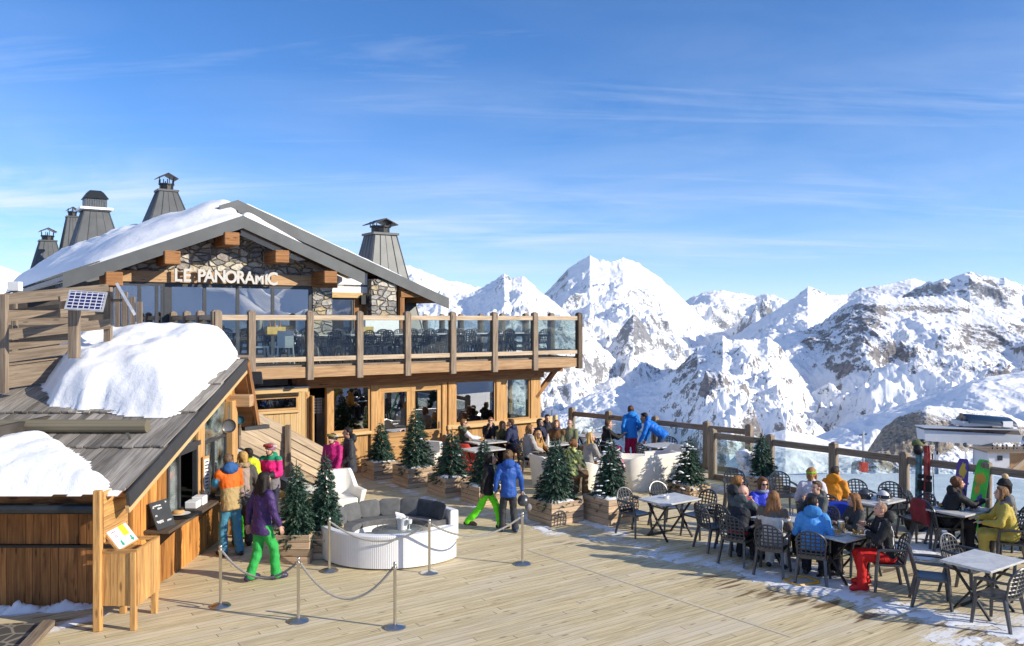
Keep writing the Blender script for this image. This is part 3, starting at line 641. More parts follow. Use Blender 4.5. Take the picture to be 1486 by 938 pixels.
barge(-5.19, rz(-5.19)+.03, RT, RZ+.03, 3.50, .36); barge(RT, RZ+.03, 3.14, rz(3.14)+.03, 3.50, .36)
barge(R2T, R2Z+.03, 6.77, R2Z-(6.77-R2T)*R2S+.03, 4.53, .36); barge(R2T, R2Z+.03, -1.0, R2Z-.53*R2S+.03, 4.53, .3)
part(MB().prism([L(-5.0, 3.56, rz(-5)-.125), L(RT, 3.56, RZ-.125), L(2.95, 3.56, rz(2.95)-.125), L(2.95, 3.56, rz(2.95)-.17), L(RT, 3.56, RZ-.17), L(-5.0, 3.56, rz(-5)-.17)], W*.84), 'soffit', M['beam_wood'], roof)
part(MB().prism([L(2.9, 4.6, R2Z-(2.9-R2T)*R2S-.135), L(6.6, 4.6, R2Z-(6.6-R2T)*R2S-.135), L(6.6, 4.6, R2Z-(6.6-R2T)*R2S-.18), L(2.9, 4.6, R2Z-(2.9-R2T)*R2S-.18)], W*6), 'soffit', M['beam_wood'], roof)
for t, z in ((-.95, 6.52), (.50, 6.08), (-2.55, 5.92), (2.0, 5.52), (-4.0, 5.30)):
    part(lb(MB(), t-.21, t+.21, 3.40, 4.42, z-.2, z+.17), 'purlin_end', M['beam_wood'], bevel=.02)
for t in (5.2, 5.7, 6.2): part(MB().beam(L(t, 4.75, R2Z-(t-R2T)*R2S-.25), L(t+.001, 6.5, R2Z-(t-R2T)*R2S-.25), .1, .14), 'rafter', M['fascia_wood'], roof)
part(lb(MB(), 5.0, 6.3, 4.62, 4.8, R2Z-6.3*R2S-.32, R2Z-6.3*R2S-.12), 'purlin_end', M['beam_wood'])
# ribbed eave on the left
for i in range(26): part(MB().beam(L(-5.2, 3.7+i*.8, rz(-5.2)+.05), L(-4.3, 3.7+i*.8, rz(-4.3)+.05), .05, .06), 'roof_seam', M['zinc'], roof)
# --- roof snow
def roofsnow(name, label, t0, t1, s0, s1, base, thick, seed, dt=.12, ds=.2):
    tt = np.arange(t0, t1, dt); ss = np.arange(s0, s1, ds); SS, TT = np.meshgrid(ss, tt, indexing='ij')
    e = np.minimum(np.minimum(TT-t0, tt[-1]-TT), np.minimum(SS-s0, ss[-1]-SS))
    h = thick(TT, SS)*(1-np.exp(-e/.16))*(1+.35*fbm(TT*.8, SS*.5, 4, seed))+.02*fbm(TT*4, SS*4, 3, seed+2)-.03*(e < .01)
    zz = (base(TT, SS) if base.__code__.co_argcount > 1 else base(TT))+h; XX = A0.x+TT*U.x+SS*W.x; YY = A0.y+TT*U.y+SS*W.y
    return tag(grid_obj(name, XX, YY, zz, M['snow']), label, 'snow')
def thick(t, s): return (.22+.62*np.clip((s-5)/19, 0, 1)+.12*np.clip((s-4)/1.5, 0, 1))*(.45+.55*np.clip((t+4.7)/1.6, 0, 1))
def lbase(t, s):
    k = np.clip((s-3.9)/1.3, 0, 1); k = k*k*(3-2*k); return (RZ-np.abs(t-RT)*RS)*(1-k)+(7.70-np.abs(t+.47)*.50)*k
roofsnow('roof_snow', 'deep wind smoothed snow covering the left slope of the lodge roof', -4.75, -.38, 3.56, 31, lbase, thick, 3)
roofsnow('roof_snow', 'wedge of snow on the front gable roof just right of its ridge', -.6, 2.5, 3.58, 4.5, lambda t: RZ-np.abs(t-RT)*RS, lambda t, s: .34*np.clip((2.5-t)/2.6, .12, 1), 5, .1, .06)
roofsnow('roof_snow', 'thin layer of snow along the far right roof slope below the chimney', -.3, 5.4, 4.62, 22, lambda t: R2Z-(t-R2T)*R2S, lambda t, s: .20+.14*np.clip((s-8)/6, 0, 1), 7)
# --- chimneys
def chimney(px0, px1, pyb, qx0, qx1, pyt, Y, cap):
    a = P(px0, pyb, Y); b = P(px1, pyb, Y); zb, zt = a.z, P(qx0, pyt, Y).z; cx = (a.x+b.x)/2; w0 = abs(b.x-a.x)/1.28; c1 = (P(qx0, pyt, Y).x+P(qx1, pyt, Y).x)/2; w1 = abs(P(qx1, pyt, Y).x-P(qx0, pyt, Y).x)/1.28
    h = zt-zb; ext = 2.6; w2 = w0+(w0-w1)*ext/h; c = V((cx, Y, 0))
    m = MB(); m.box(c+Z*((zb-ext+zt)/2), (w2, w2, h+ext), AX, 0, (w1/w2, w1/w2))
    for k in range(5):
        for ax in ((U, W), (W, U)):
            for sg in (-1, 1):
                f = (k-2)/2.1
                m.beam(c+ax[0]*(f*w2/2)+ax[1]*(sg*w2/2)+Z*(zb-ext), c+ax[0]*(f*w1/2)+ax[1]*(sg*w1/2)+Z*zt, .03, .03)
    ch = part(m, 'chimney', M['zinc'])
    t = c+Z*zt; m = MB(); m.box(t+Z*.03, (w1*1.15, w1*1.15, .08), AX); part(m, 'chimney_collar', M['zinc'], ch)
    if cap == 'louver':
        m = MB(); m.box(t+Z*.12, (w1*1.3, w1*1.3, .12), AX); part(m, 'snow_ledge', M['snow'], ch)
        m = MB(); m.box(t+Z*.42, (w1*.86, w1*.86, .48), AX); part(m, 'louver_box', M['zinc'], ch)
        m = MB()
        for i in range(8):
            for sg in (-1, 1):
                m.box(t+Z*.42+U*((i-3.5)*w1*.095)-W*(w1*.44), (.02, .02, .38), AX); m.box(t+Z*.42+W*((i-3.5)*w1*.095)+U*(sg*w1*.44), (.02, .02, .38), AX)
        part(m, 'louver_slats', M['steel'], ch)
        m = MB(); m.box(t+Z*.83, (w1*1.0, w1*1.0, .36), AX, 0, (.62, .62)); m.box(t+Z*1.05, (w1*.62, w1*.62, .1), AX, 0, (.7, .7)); part(m, 'chimney_cap', M['dark_metal'], ch)
    else:
        m = MB(); m.lathe(t+Z*.07, [(w1*.38, 0), (w1*.38, .22), (w1*.44, .22), (w1*.44, .27)], 12)
        for i in range(6):
            a_ = i*1.047; m.beam(t+V((math.cos(a_), math.sin(a_), 0))*w1*.42+Z*.3, t+V((math.cos(a_), math.sin(a_), 0))*w1*.42+Z*.5, .03, .03)
        part(m, 'flue', M['black'], ch)
        m = MB(); q = w1*.55; zc = .52 if cap == 'tall' else .36
        m.prism([t+U*-q+W*-q+Z*zc, t+W*-q*1.02+Z*(zc+.2), t+U*q+W*-q+Z*zc, t+U*q+W*-q+Z*(zc+.03), t+W*-q*1.02+Z*(zc+.24), t+U*-q+W*-q+Z*(zc+.03)], W*q*2)
        for i in range(4): a_ = .785+i*1.571; m.beam(t+V((math.cos(a_), math.sin(a_), 0))*w1*.4+Z*.25, t+V((math.cos(a_), math.sin(a_), 0))*w1*.4+Z*(zc+.06), .025, .025)
        part(m, 'chimney_cap', M['black'], ch)
chimney(211, 272, 312, 226, 258, 279, 35, 'tall'); chimney(103, 172, 347, 120, 162, 308, 44, 'louver'); chimney(88, 122, 350, 97, 116, 316, 48, 'low'); chimney(48, 90, 376, 60, 86, 351, 47, 'tall'); chimney(514, 590, 400, 526, 571, 342, 31, 'low')
# --- lettering above the glass front
def text(body, size, mat, loc, xdir, zdir, depth, name, parent=None, org=None, bold=0.0, align='CENTER', squash=1.0):
    cu = bpy.data.curves.new(name, 'FONT'); cu.body = body; cu.size = size; cu.extrude = depth; cu.offset = bold; cu.align_x = align; cu.resolution_u = 3
    to = bpy.data.objects.new('tmp', cu); col.objects.link(to); bpy.context.view_layer.update()
    me = bpy.data.meshes.new_from_object(to.evaluated_get(bpy.context.evaluated_depsgraph_get())); bpy.data.objects.remove(to)
    xd, zd = V(xdir).normalized(), V(zdir).normalized(); yd = xd.cross(zd); o_ = V(org) if org else V((0, 0, 0)); loc = V(loc)
    n_ = len(me.vertices); c_ = np.zeros(n_*3, np.float32); me.vertices.foreach_get('co', c_); c_ = c_.reshape(-1, 3)
    B = np.array([list(xd*squash), list(zd), list(-yd)]); out = c_ @ B+np.array(list(loc-o_)); me.vertices.foreach_set('co', out.astype(np.float32).ravel())
    me.materials.clear(); me.materials.append(mat); me.name = name; ob = bpy.data.objects.new(name, me); col.objects.link(ob)
    if parent: ob.parent = parent
    else: ob.location = o_
    return ob
sg = thing('restaurant_sign', 'raised white capital letters spelling the restaurant name above the glass front', 'sign', L(-.75, S2-.2, 5.3))
lm = simple('off white sign letters', (.56, .545, .51), .5, 0, .05)
def tpx(px, s): k = (px-CX)/F; ox = A0.x+s*W.x; oy = A0.y+s*W.y; return (k*oy-ox)/(U.x-k*U.y)
for ch_, px, dz, sz in (('L', 258, 0, .50), ('E', 271, 0, .50), ('P', 292, 0, .50), ('A', 303.5, 0, .50), ('N', 319, 0, .50), ('O', 335, -.01, .50), ('R', 349, -.01, .50), ('A', 362, -.02, .50), ('M', 376, -.02, .40), ('I', 386, -.02, .53), ('C', 395, -.04, .53)):
    text(ch_, sz, lm, L(tpx(px, S2-.28), S2-.28, 5.30+dz), U, Z, .035, 'letter', sg, L(-.75, S2-.2, 5.3), .014, squash=.88)
# low board wall right of the lodge
t = thing('board_wall', 'low pale board wall between the lodge corner and the far fence', 'wall', L(7.98, S, 0)); mb = MB()
for i in range(4): mb.beam(L(7.98, S+.1, .13+i*.27), L(9.1, S+.6, .13+i*.27), .05, .262)
mb.build('planks', M['light_pine'], t, L(7.98, S, 0))
# snow slab beside the lodge entrance roof (behind kiosk) and dark floodlight on balcony corner
t = thing('floodlight', 'black floodlight fixed under the balcony beside the kiosk gable', 'lamp', P(372, 549, 19.6)); c = P(372, 549, 19.6)
MB().box(c, (.30, .26, .30), (V((.9, .3, 0)).normalized(), V((-.3, .9, 0)).normalized(), Z), 0, (.8, .8)).build('housing', M['black'], t, c, bevel=.02); MB().beam(c+V((-.05, .1, 0)), c+V((-.3, .35, .1)), .05, .05).build('bracket', M['black'], t, c)
# ================= wooden kiosk ===================================================
KX, KY0, KY1 = -5.6, 12.4, 17.0
RK = .31
def kz(y): return 1.83+RK*(y-11.7)
def KR(px, py):                                 # photo pixel onto the kiosk's front roof plane
    Y = (H-1.83+RK*11.7)/(RK+(py-HY)/F); return V(((px-CX)/F*Y, Y, kz(Y)))
KO = V((KX, KY0, 0))
kiosk = thing('wooden_kiosk', 'orange brown board kiosk with long shingled roof and serving counter', 'kiosk', KO)
def kp(mb, name, mat, par=None, **k): return mb.build(name, mat, par or kiosk, KO, **k)
def kb(mb, x0, x1, y0, y1, z0, z1): mb.box(((x0+x1)/2, (y0+y1)/2, (z0+z1)/2), (x1-x0, y1-y0, z1-z0)); return mb
op = [(13.62, 14.92, 1.0, 1.98), (15.24, 16.42, 1.0, 9)]
mb = MB(); y = KY0
while y < KY1-.02:
    w_ = min(rnd.uniform(.09, .15), KY1-y); yc = y+w_/2; zt = kz(yc)-.13 if yc < 16.7 else kz(16.7)-.13-(yc-16.7)*1.9; d = rnd.uniform(0, .012)
    o_ = [q for q in op if q[0]-.02 < yc < q[1]+.02]
    if o_:
        kb(mb, KX-.03, KX+d, y+.002, y+w_-.002, 0, o_[0][2])
        if o_[0][3] < zt-.35: kb(mb, KX-.03, KX+d, y+.002, y+w_-.002, o_[0][3]+.3, zt)
    else: kb(mb, KX-.03, KX+d, y+.002, y+w_-.002, .02, zt)
    y += w_
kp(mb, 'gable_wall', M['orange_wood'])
mb = MB(); x = -13.5
while x < KX-.05:
    w_ = min(rnd.uniform(.10, .17), KX-.031-x); d = rnd.uniform(0, .014)
    kb(mb, x+.003, x+w_-.003, KY0-d, KY0+.03, .9, 1.72); kb(mb, x+.003, x+w_-.003, KY0-.02-d, KY0+.03, .0, .86); x += w_
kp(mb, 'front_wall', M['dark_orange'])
kp(kb(MB(), -13.5, KX+.0, KY0-.06, KY0-.003, .86, .895), 'wall_ledge', M['black'])
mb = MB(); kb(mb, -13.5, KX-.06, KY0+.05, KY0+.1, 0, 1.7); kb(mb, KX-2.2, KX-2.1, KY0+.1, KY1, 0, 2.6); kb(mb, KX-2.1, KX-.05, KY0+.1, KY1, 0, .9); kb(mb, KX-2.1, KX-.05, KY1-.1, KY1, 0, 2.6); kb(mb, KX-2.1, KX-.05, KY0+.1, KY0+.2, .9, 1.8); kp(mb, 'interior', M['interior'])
# windows in the gable wall
def kwin(y0, y1, z0, z1, mull, par=None, name='window', poly=None, pm=None):
    m = MB(); f = .06
    kb(m, KX-.05, KX+.03, y0, y0+f, z0, z1); kb(m, KX-.05, KX+.03, y1-f, y1, z0, z1); kb(m, KX-.048, KX+.028, y0+f, y1-f, z1-f, z1); kb(m, KX-.048, KX+.028, y0+f, y1-f, z0, z0+f*.6)
    for q in mull: kb(m, KX-.046, KX+.026, q-f/2, q+f/2, z0+.03, z1-f)
    w_ = kp(m, name, M['darkframe']); return w_
w1 = kwin(13.62, 14.92, 1.0, 1.98, (14.12,)); kp(kb(MB(), KX-.02, KX-.01, 13.66, 14.12, 1.0, 1.93), 'pane', M['kglass'], w1)
kp(kb(MB(), KX-.06, KX+.05, 13.55, 15.0, 1.985, 2.07), 'window_head', M['darkframe'])
kp(MB().prism([(KX-.02, 13.66, 2.07), (KX-.02, 14.9, 2.07), (KX-.02, 14.9, kz(14.9)-.16), (KX-.02, 13.66, kz(13.66)-.16)], (.012, 0, 0)), 'fanlight', M['kglass'])
w2 = kwin(15.24, 16.42, 1.0, 2.0, (15.75,)); kp(kb(MB(), KX-.02, KX-.01, 15.75, 16.38, 1.0, 1.95), 'pane', M['kglass'], w2)
kp(kb(MB(), KX-.02, KX-.01, 15.28, 15.72, 1.0, 1.95), 'pane', M['kglass'], w2)
kp(MB().prism([(KX-.02, 15.26, 2.0), (KX-.02, 16.40, 2.0), (KX-.02, 16.40, kz(16.4)-.16), (KX-.02, 15.26, kz(15.26)-.16)], (.012, 0, 0)), 'fanlight', M['kglass'])
mb = MB(); kb(mb, KX-.03, KX+.04, 14.93, 15.23, 1.0, kz(15.05)-.14); kp(mb, 'timber_post', M['honey_wood'], bevel=.01)
kp(kb(MB(), KX-.05, KX+.14, 16.45, 16.75, 0, 2.62), 'timber_post', M['honey_wood'], bevel=.015)
kp(MB().beam((KX-.4, 16.75, 2.60), (KX+.42, 16.75, 2.60), .24, .24), 'tie_beam', M['fascia_wood'], bevel=.015)
kp(MB().beam((KX+.05, 15.3, kz(15.3)-.22), (KX+.05, 16.7, kz(16.7)-.22), .16, .12), 'rafter', M['honey_wood'])
# roof of long split boards in four courses
mb = MB(); L0 = 5.4; ca = math.cos(math.atan(RK)); sa = math.sin(math.atan(RK)); sd = V((0, ca, sa)); nd = V((0, -sa, ca))
for c in range(4):
    x = -13.6
    while x < -5.34:
        w_ = min(rnd.uniform(.10, .17), -5.33-x); l0 = c*1.33-rnd.uniform(0, .06); l1 = min(l0+1.46, 5.35)
        p = V((x+w_/2, 11.66, kz(11.66)))+sd*l0+nd*(.055+rnd.uniform(0, .012)); q = V((x+w_/2, 11.66, kz(11.66)))+sd*l1+nd*(.012+rnd.uniform(0, .004))
        mb.beam(p, q, w_-.012, .028, up=nd); x += w_
roofk = kp(mb, 'roof', M['shingle'])
kp(MB().prism([(-13.6, 11.68, kz(11.68)-.03), (-13.6, 16.8, kz(16.8)-.03), (-13.6, 16.8, kz(16.8)-.08), (-13.6, 11.68, kz(11.68)-.08)], (8.3, 0, 0)), 'roof_deck', M['dark_orange'], roofk)
kp(MB().prism([(-13.6, 16.82, kz(16.8)-.03), (-13.6, 17.55, kz(16.8)-1.42), (-13.6, 17.51, kz(16.8)-1.46), (-13.6, 16.76, kz(16.8)-.10)], (8.25, 0, 0)), 'back_slope', M['beam_wood'], roofk)
kp(MB().beam((-5.31, 11.62, kz(11.62)-.09), (-5.31, 16.86, kz(16.86)-.09), .045, .21, up=Z), 'bargeboard', M['darkframe'], roofk)
kp(MB().beam((-5.335, 11.66, kz(11.66)-.24), (-5.335, 16.86, kz(16.86)-.24), .05, .11, up=Z), 'bargeboard', M['light_pine'], roofk)
kp(MB().beam((-5.31, 16.86, kz(16.8)-.05), (-5.31, 17.58, kz(16.8)-1.44), .06, .16, up=V((0, 1, 0))), 'bargeboard', M['beam_wood'], roofk)
kp(MB().beam((-5.5, 17.2, 1.98), (-5.12, 17.62, 1.98), .14, .08), 'gutter_end', M['darkframe'], roofk)
kp(MB().tube([(-5.9, 16.82, kz(16.82)+.04), (-5.26, 16.82, kz(16.82)+.04)], .05, 8), 'ridge_log', M['grey_wood'], roofk)
kp(MB().tube([(-13.6, 11.6, 1.60), (-5.7, 11.6, 1.60)], .075, 10), 'gutter', M['dark_metal'], roofk)
kp(kb(MB(), -13.6, -5.62, 11.72, 11.78, 1.62, 1.74), 'eave_board', M['dark_orange'], roofk)
a = KR(-60, 632); b = KR(216, 632); kp(MB().tube([a+nd*.16, b+nd*.16], .105, 12), 'snow_guard_log', wood('greenish log', (.13, .115, .075), (.23, .20, .14), isl=.0), roofk)
for px in (25, 188):
    q = KR(px, 645); m = MB(); m.beam(q+nd*.03+sd*.06, q+nd*.20-sd*.02, .05, .012); m.beam(q+nd*.03-sd*.15, q+nd*.03+sd*.1, .05, .012); kp(m, 'log_bracket', M['steel'], roofk)
def kslab(name, label, poly, T, seed, edge=.25):
    q = np.array([KR(*p)[:2] for p in poly]); x0, y0 = q.min(0)-.2; x1, y1 = q.max(0)+.2
    x0 = max(x0, -13.5); d_ = .05; yy, xx = np.meshgrid(np.arange(y0, y1, d_), np.arange(x0, x1, d_), indexing='ij')
    d = poly_d(xx, yy, [tuple(t) for t in q]); d = d+.10*fbm(xx*1.8, yy*1.8, 4, seed)
    e = np.clip(d, 0, None); h = T*(1-np.exp(-(e/edge)))*(1+.25*fbm(xx*.8, yy*.8, 3, seed+1))+.03*fbm(xx*3, yy*3, 4, seed+2)*(e > 0)
    lump = np.exp(-((xx-q[:, 0].min()-.9)/.8)**2); h = h*(1+.42*lump*ridged(xx*1.1, yy*1.1, 4, seed+5)-.30*lump)
    dd = np.clip(.06-d, 0, None); zz = kz(np.minimum(yy, 16.85))+.05+h-np.clip(yy-16.85, 0, None)*1.2*(h < .05)
    return tag(grid_obj(name, xx, yy, zz, M['snow'], None, d > -.02), label, 'snow')
kslab('snow_slab', 'thick rounded snow slab on the upper part of the kiosk roof', [(76, 595), (112, 603), (150, 599), (185, 606), (240, 611), (262, 601), (296, 566), (345, 521), (345, 506), (88, 506), (66, 556)], .72, 3, .22)
kslab('snow_slab', 'smooth snow slab lying on the kiosk eave below the log', [(-120, 645), (76, 641), (82, 655), (104, 662), (136, 690), (158, 708), (166, 722), (-120, 723)], .30, 9, .16)
# serving counter
kp(kb(MB(), KX+.001, KX+.40, 12.75, 16.42, .955, 1.0), 'counter', M['dark_metal'] if 0 else wood('dark counter board', (.07, .05, .035), (.13, .095, .065), isl=0), bevel=.006)
for yb in (13.35, 15.0, 16.2): kp(MB().prism([(KX+.002, yb, .95), (KX+.36, yb, .95), (KX+.002, yb, .62)], (0, .04, 0)), 'counter_bracket', M['black'])
# things on the counter
def tray(name, label, c, r, mat):
    m = MB(); m.lathe(c, [(r*.8, 0), (r, .012), (r*1.02, .022), (r*.95, .018), (r*.7, .008)], 24); t = m.build(name, mat, None, V(c), smooth=True); return tag(t, label, 'tray')
c = V((KX+.20, 13.72, 1.002)); tray('serving_tray', 'round dark serving tray with crockery on the kiosk counter', c, .26, M['dark_metal'])
m = MB(); m.lathe(c+V((-.02, .02, .022)), [(.06, 0), (.13, .012), (.16, .022), (.13, .018)], 24); tag(m.build('plate', M['white'], None, c, smooth=True), 'white plate lying on the round tray', 'plate')
m = MB(); m.ell(c+V((-.05, -.03, .07)), (.09, .06, .04)); m.ell(c+V((-.01, .04, .065)), (.05, .07, .03)); tag(m.build('bread_roll', simple('bread crust', (.55, .33, .12), .8), None, c, smooth=True), 'golden bread rolls on the plate on the tray', 'bread')
for i, (dx, yy) in enumerate(((.05, 14.25), (.07, 14.5))):
    m = MB(); kb(m, KX+dx, KX+dx+.2, yy, yy+.22, 1.002, 1.12+.03*i); tag(m.build('napkin_box', M['white'], None, V((KX+dx, yy, 1.0)), bevel=.01), ('white paper napkin box beside the round tray', 'taller white box in front of the kiosk window')[i], 'box')
for i, (yy, xx) in enumerate(((14.85, .12), (14.95, .2), (14.78, .22))):
    m = MB(); m.lathe((KX+xx, yy, 1.0), [(.035, 0), (.035, .004), (.006, .01), (.006, .09), (.035, .12), (.042, .17), (.038, .20)], 14); tag(m.build('wine_glass', M['clear'], None, V((KX+xx, yy, 1.0)), smooth=True), 'stemmed wine glass standing in a cluster on the kiosk counter', 'glass', 'wine glasses on the kiosk counter')
c = V((KX+.26, 12.98, 1.0)); bo = thing('chalkboard', 'small black chalkboard with white writing propped on the counter end', 'sign', c)
xa = V((.30, .95, 0)).normalized(); za = V((-.35, .11, .93)).normalized()
MB().box(c+za*.215, (.40, .02, .43), (xa, xa.cross(za) * -1, za)).build('board', simple('chalkboard black', (.03, .033, .036), .7), bo, c)
MB().beam(c+V((-.17, .02, 0)), c+za*.36+V((-.01, 0, 0)), .025, .02).build('prop', M['black'], bo, c)
wm = simple('chalk white', (.75, .75, .73), .9); nrm = za.cross(xa) * -1
nrm = xa.cross(za)
m = MB()
for (u_, v_, l_) in ((-.06, .36, .18), (-.02, .315, .1), (-.15, .34, .03), (.14, .385, .03), (-.13, .21, .06), (-.09, .12, .15), (.11, .10, .11), (-.08, .10, .13)):
    k = max(2, int(l_/.016))
    for i in range(k): m.box(c+xa*(u_-l_/2+.016*i+.008)+za*(v_+rnd.uniform(-.004, .004))+nrm*.0125, (.010, .003, rnd.uniform(.014, .03)), (xa, nrm, za))
m.build('chalk_writing', wm, bo, c)
c = V((KX+.08, 15.1, 1.0)); m = MB(); m.box(c+V((.02, 0, .40)), (.025, .20, .72), (V((.9, -.2, .05)).normalized(), V((.2, .97, 0)).normalized(), Z)); mn = thing('menu_board', 'narrow white menu board in wooden frame beside the kiosk window', 'sign', c); m.build('frame', M['honey_wood'], mn, c)
m = MB(); m.box(c+V((.036, -.004, .41)), (.006, .15, .60), (V((.9, -.2, .05)).normalized(), V((.2, .97, 0)).normalized(), Z)); m.build('sheet', M['white'], mn, c)
m = MB()
for i in range(9): m.box(c+V((.0415, -.005, .66-i*.06)), (.003, .09+.03*rnd.random(), .02), (V((.9, -.2, .05)).normalized(), V((.2, .97, 0)).normalized(), Z))
m.build('menu_lines', M['black'], mn, c)
# pans hung on the post
for i, (px, py, r, h, mat) in enumerate(((332, 618, .135, 1, simple('scratched aluminium pan', (.30, .28, .25), .35, .9)), (348.5, 609, .09, -1, simple('teal enamel pan', (.03, .11, .14), .35, .1)))):
    c = P(px, py, 16.35 if i == 0 else 16.9); pn = thing('frying_pan', ('scratched metal frying pan hanging by its handle from the kiosk post', 'small teal pan with its handle pointing down beside the metal pan')[i], 'pan', c)
    m = MB(); a = V((1, 0, 0)); q = V((.35, -.94, 0)); e = V((.94, .35, 0))
    rings = []
    for rr, dz in ((.02, .0), (r*.62, .0), (r*.78, .004), (r*.96, .05), (r, .05), (r*.8, -.004), (.02, -.004)): rings.append([c+(e*math.cos(t)+Z*math.sin(t))*rr-q*(-dz) for t in [2*math.pi*j/24 for j in range(24)]])
    m.loft(rings); m.build('bowl', mat, pn, c, smooth=True)
    MB().beam(c+Z*(h*r*.9), c+Z*(h*(r+.23)), .03, .012).build('handle', M['steel'] if i == 0 else M['rail_wood'], pn, c)

# ================= bin cabinet with notice ========================================
BO = V((-5.55, 11.42, 0)); bn = thing('litter_bin_cabinet', 'wooden litter bin cabinet on legs with tall back boards and two round holes', 'bin', BO)
bx0, bx1, by0, by1, bz0, bz1 = -5.58, -5.10, 11.40, 12.12, .33, 1.07
bw = wood('bin boards', (.36, .18, .06), (.62, .36, .13), (.11, .05, .02), isl=.3, stain=.45)
def bp(mb, name, mat=None, par=None, **k): return mb.build(name, mat or bw, par or bn, BO, **k)
bp(MB().box((bx0-.02, by0-.03, .95), (.10, .09, 1.9)), 'leg', bevel=.006); bp(MB().box((bx1-.03, by0+.0, .53), (.075, .075, 1.06)), 'leg', bevel=.006)
bp(MB().box((bx1-.03, by1-.05, .52), (.075, .09, 1.04)), 'leg', bevel=.006); bp(MB().box((bx0+.0, by1-.05, .95), (.08, .08, 1.9)), 'leg', bevel=.006)
mb = MB()
for i in range(4): mb.box((bx0+.06+.107*i+.02, by0-.0, (bz0+bz1)/2), (.103, .024, bz1-bz0))
bp(mb, 'side_panel', M['rail_wood'] if 0 else bw)
mb = MB()
for i in range(7): mb.box((bx1+.012, by0+.045+i*.103, (bz0+bz1)/2), (.024, .099, bz1-bz0))
bp(mb, 'front_panel')
mb = MB(); mb.box(((bx0+bx1)/2, (by0+by1)/2, bz1-.11), (.42, .68, .02)); bp(mb, 'inner_lid')
mb = MB()
mb.beam((bx0, by0, bz1), (bx1+.02, by0, bz1), .035, .05); mb.beam((bx1+.005, by0+.02, bz1), (bx1+.005, by1, bz1), .035, .05); mb.beam((bx0+.03, by1-.01, bz1-.002), (bx1-.02, by1-.01, bz1-.002), .035, .05); bp(mb, 'rim')
for yy in (11.62, 11.92): bp(MB().lathe((bx1-.16, yy, bz1-.096), [(.0, 0), (.11, 0), (.115, .004), (.0, .004)], 20), 'hole', M['black'])  # black discs on the solid lid, the dark of open holes painted in
mb = MB()
for i in range(4): mb.box((bx0+.03, (by0+by1)/2, 1.17+.175*i+.09), (.028, by1-by0, .168))
bp(mb, 'back_board')
# notice
c = V((-5.36, 11.76, 1.07)); nx = V((.0, 1, 0)); nz = V((-.62, 0, .80)).normalized(); nn = nx.cross(nz)
no = thing('notice_board', 'white recycling notice with yellow square and green arrows on the bin cabinet', 'sign', c)
def nb(u0, u1, v0, v1, h, name, mat): MB().box(c+nx*((u0+u1)/2)+nz*((v0+v1)/2)+nn*h, (u1-u0, .006, v1-v0), (nx, nn, nz)).build(name, mat, no, c)
MB().box(c+nz*.21+nn*-.02, (.62, .03, .46), (nx, nn, nz)).build('backing', bw, no, c)
nb(-.28, .28, .0, .40, .0, 'sheet', simple('white laminated sheet', (.82, .80, .84), .3, 0, .02)); nb(.03, .19, .13, .29, .0045, 'yellow_square', simple('yellow print', (.80, .78, .02), .5, 0, .02))
gm = simple('green print', (.02, .33, .19), .5, 0, .02)
for u_ in (-.12, .17):
    m = MB(); q = [(-.022, .10), (.022, .10), (.022, .055), (.05, .055), (0, .008), (-.05, .055), (-.022, .055)]
    m.prism([c+nx*(u_+a_)+nz*b_+nn*.0035 for a_, b_ in q], nn*.003); m.build('arrow', gm, no, c)
for nm, mt, rows in (('blue_text', simple('blue print', (.12, .25, .45), .5), ((-.12, .37, .30), (-.12, .35, .24))), ('red_text', simple('red print', (.55, .08, .10), .5), ((-.2, .25, .12), (.03, .315, .1))), ('grey_text', simple('grey print', (.3, .3, .32), .5), ((-.18, .19, .09), (-.18, .17, .08)))):
    m = MB()
    for u_, v_, l_ in rows:
        for i in range(int(l_/.013)): m.box(c+nx*(u_+i*.013)+nz*v_+nn*.0045, (.009, .003, .009+.006*rnd.random()), (nx, nn, nz))
    m.build(nm, mt, no, c)
# door mat at the lower left corner
mt_ = N('patterned rubber mat'); o = mt_.coord(); vv = mt_.n('TexVoronoi', {'Vector': o, 'Scale': 3.2}, feature='DISTANCE_TO_EDGE').outputs[0]; mt_.set(Base_Color=mt_.mix(mt_.mapr(vv, .03, .07), (.26, .235, .19), (.075, .068, .06)), Roughness=.8)
m = MB(); a = G(-60, 905); m.prism([G(-90, 912, .02), G(42, 903, .02), G(72, 905, .02), G(30, 945, .02), G(-40, 975, .02)], Z*-.016); tag(m.build('door_mat', mt_.mat, None, G(0, 930)), 'worn dark patterned rubber mat on the deck before the kiosk', 'mat')
m = MB(); m.beam(G(72, 903, .05), G(28, 950, .05), .16, .07); tag(m.build('timber_offcut', M['grey_wood'], None, G(60, 915)), 'grey timber edge piece along the dark mat', 'timber')

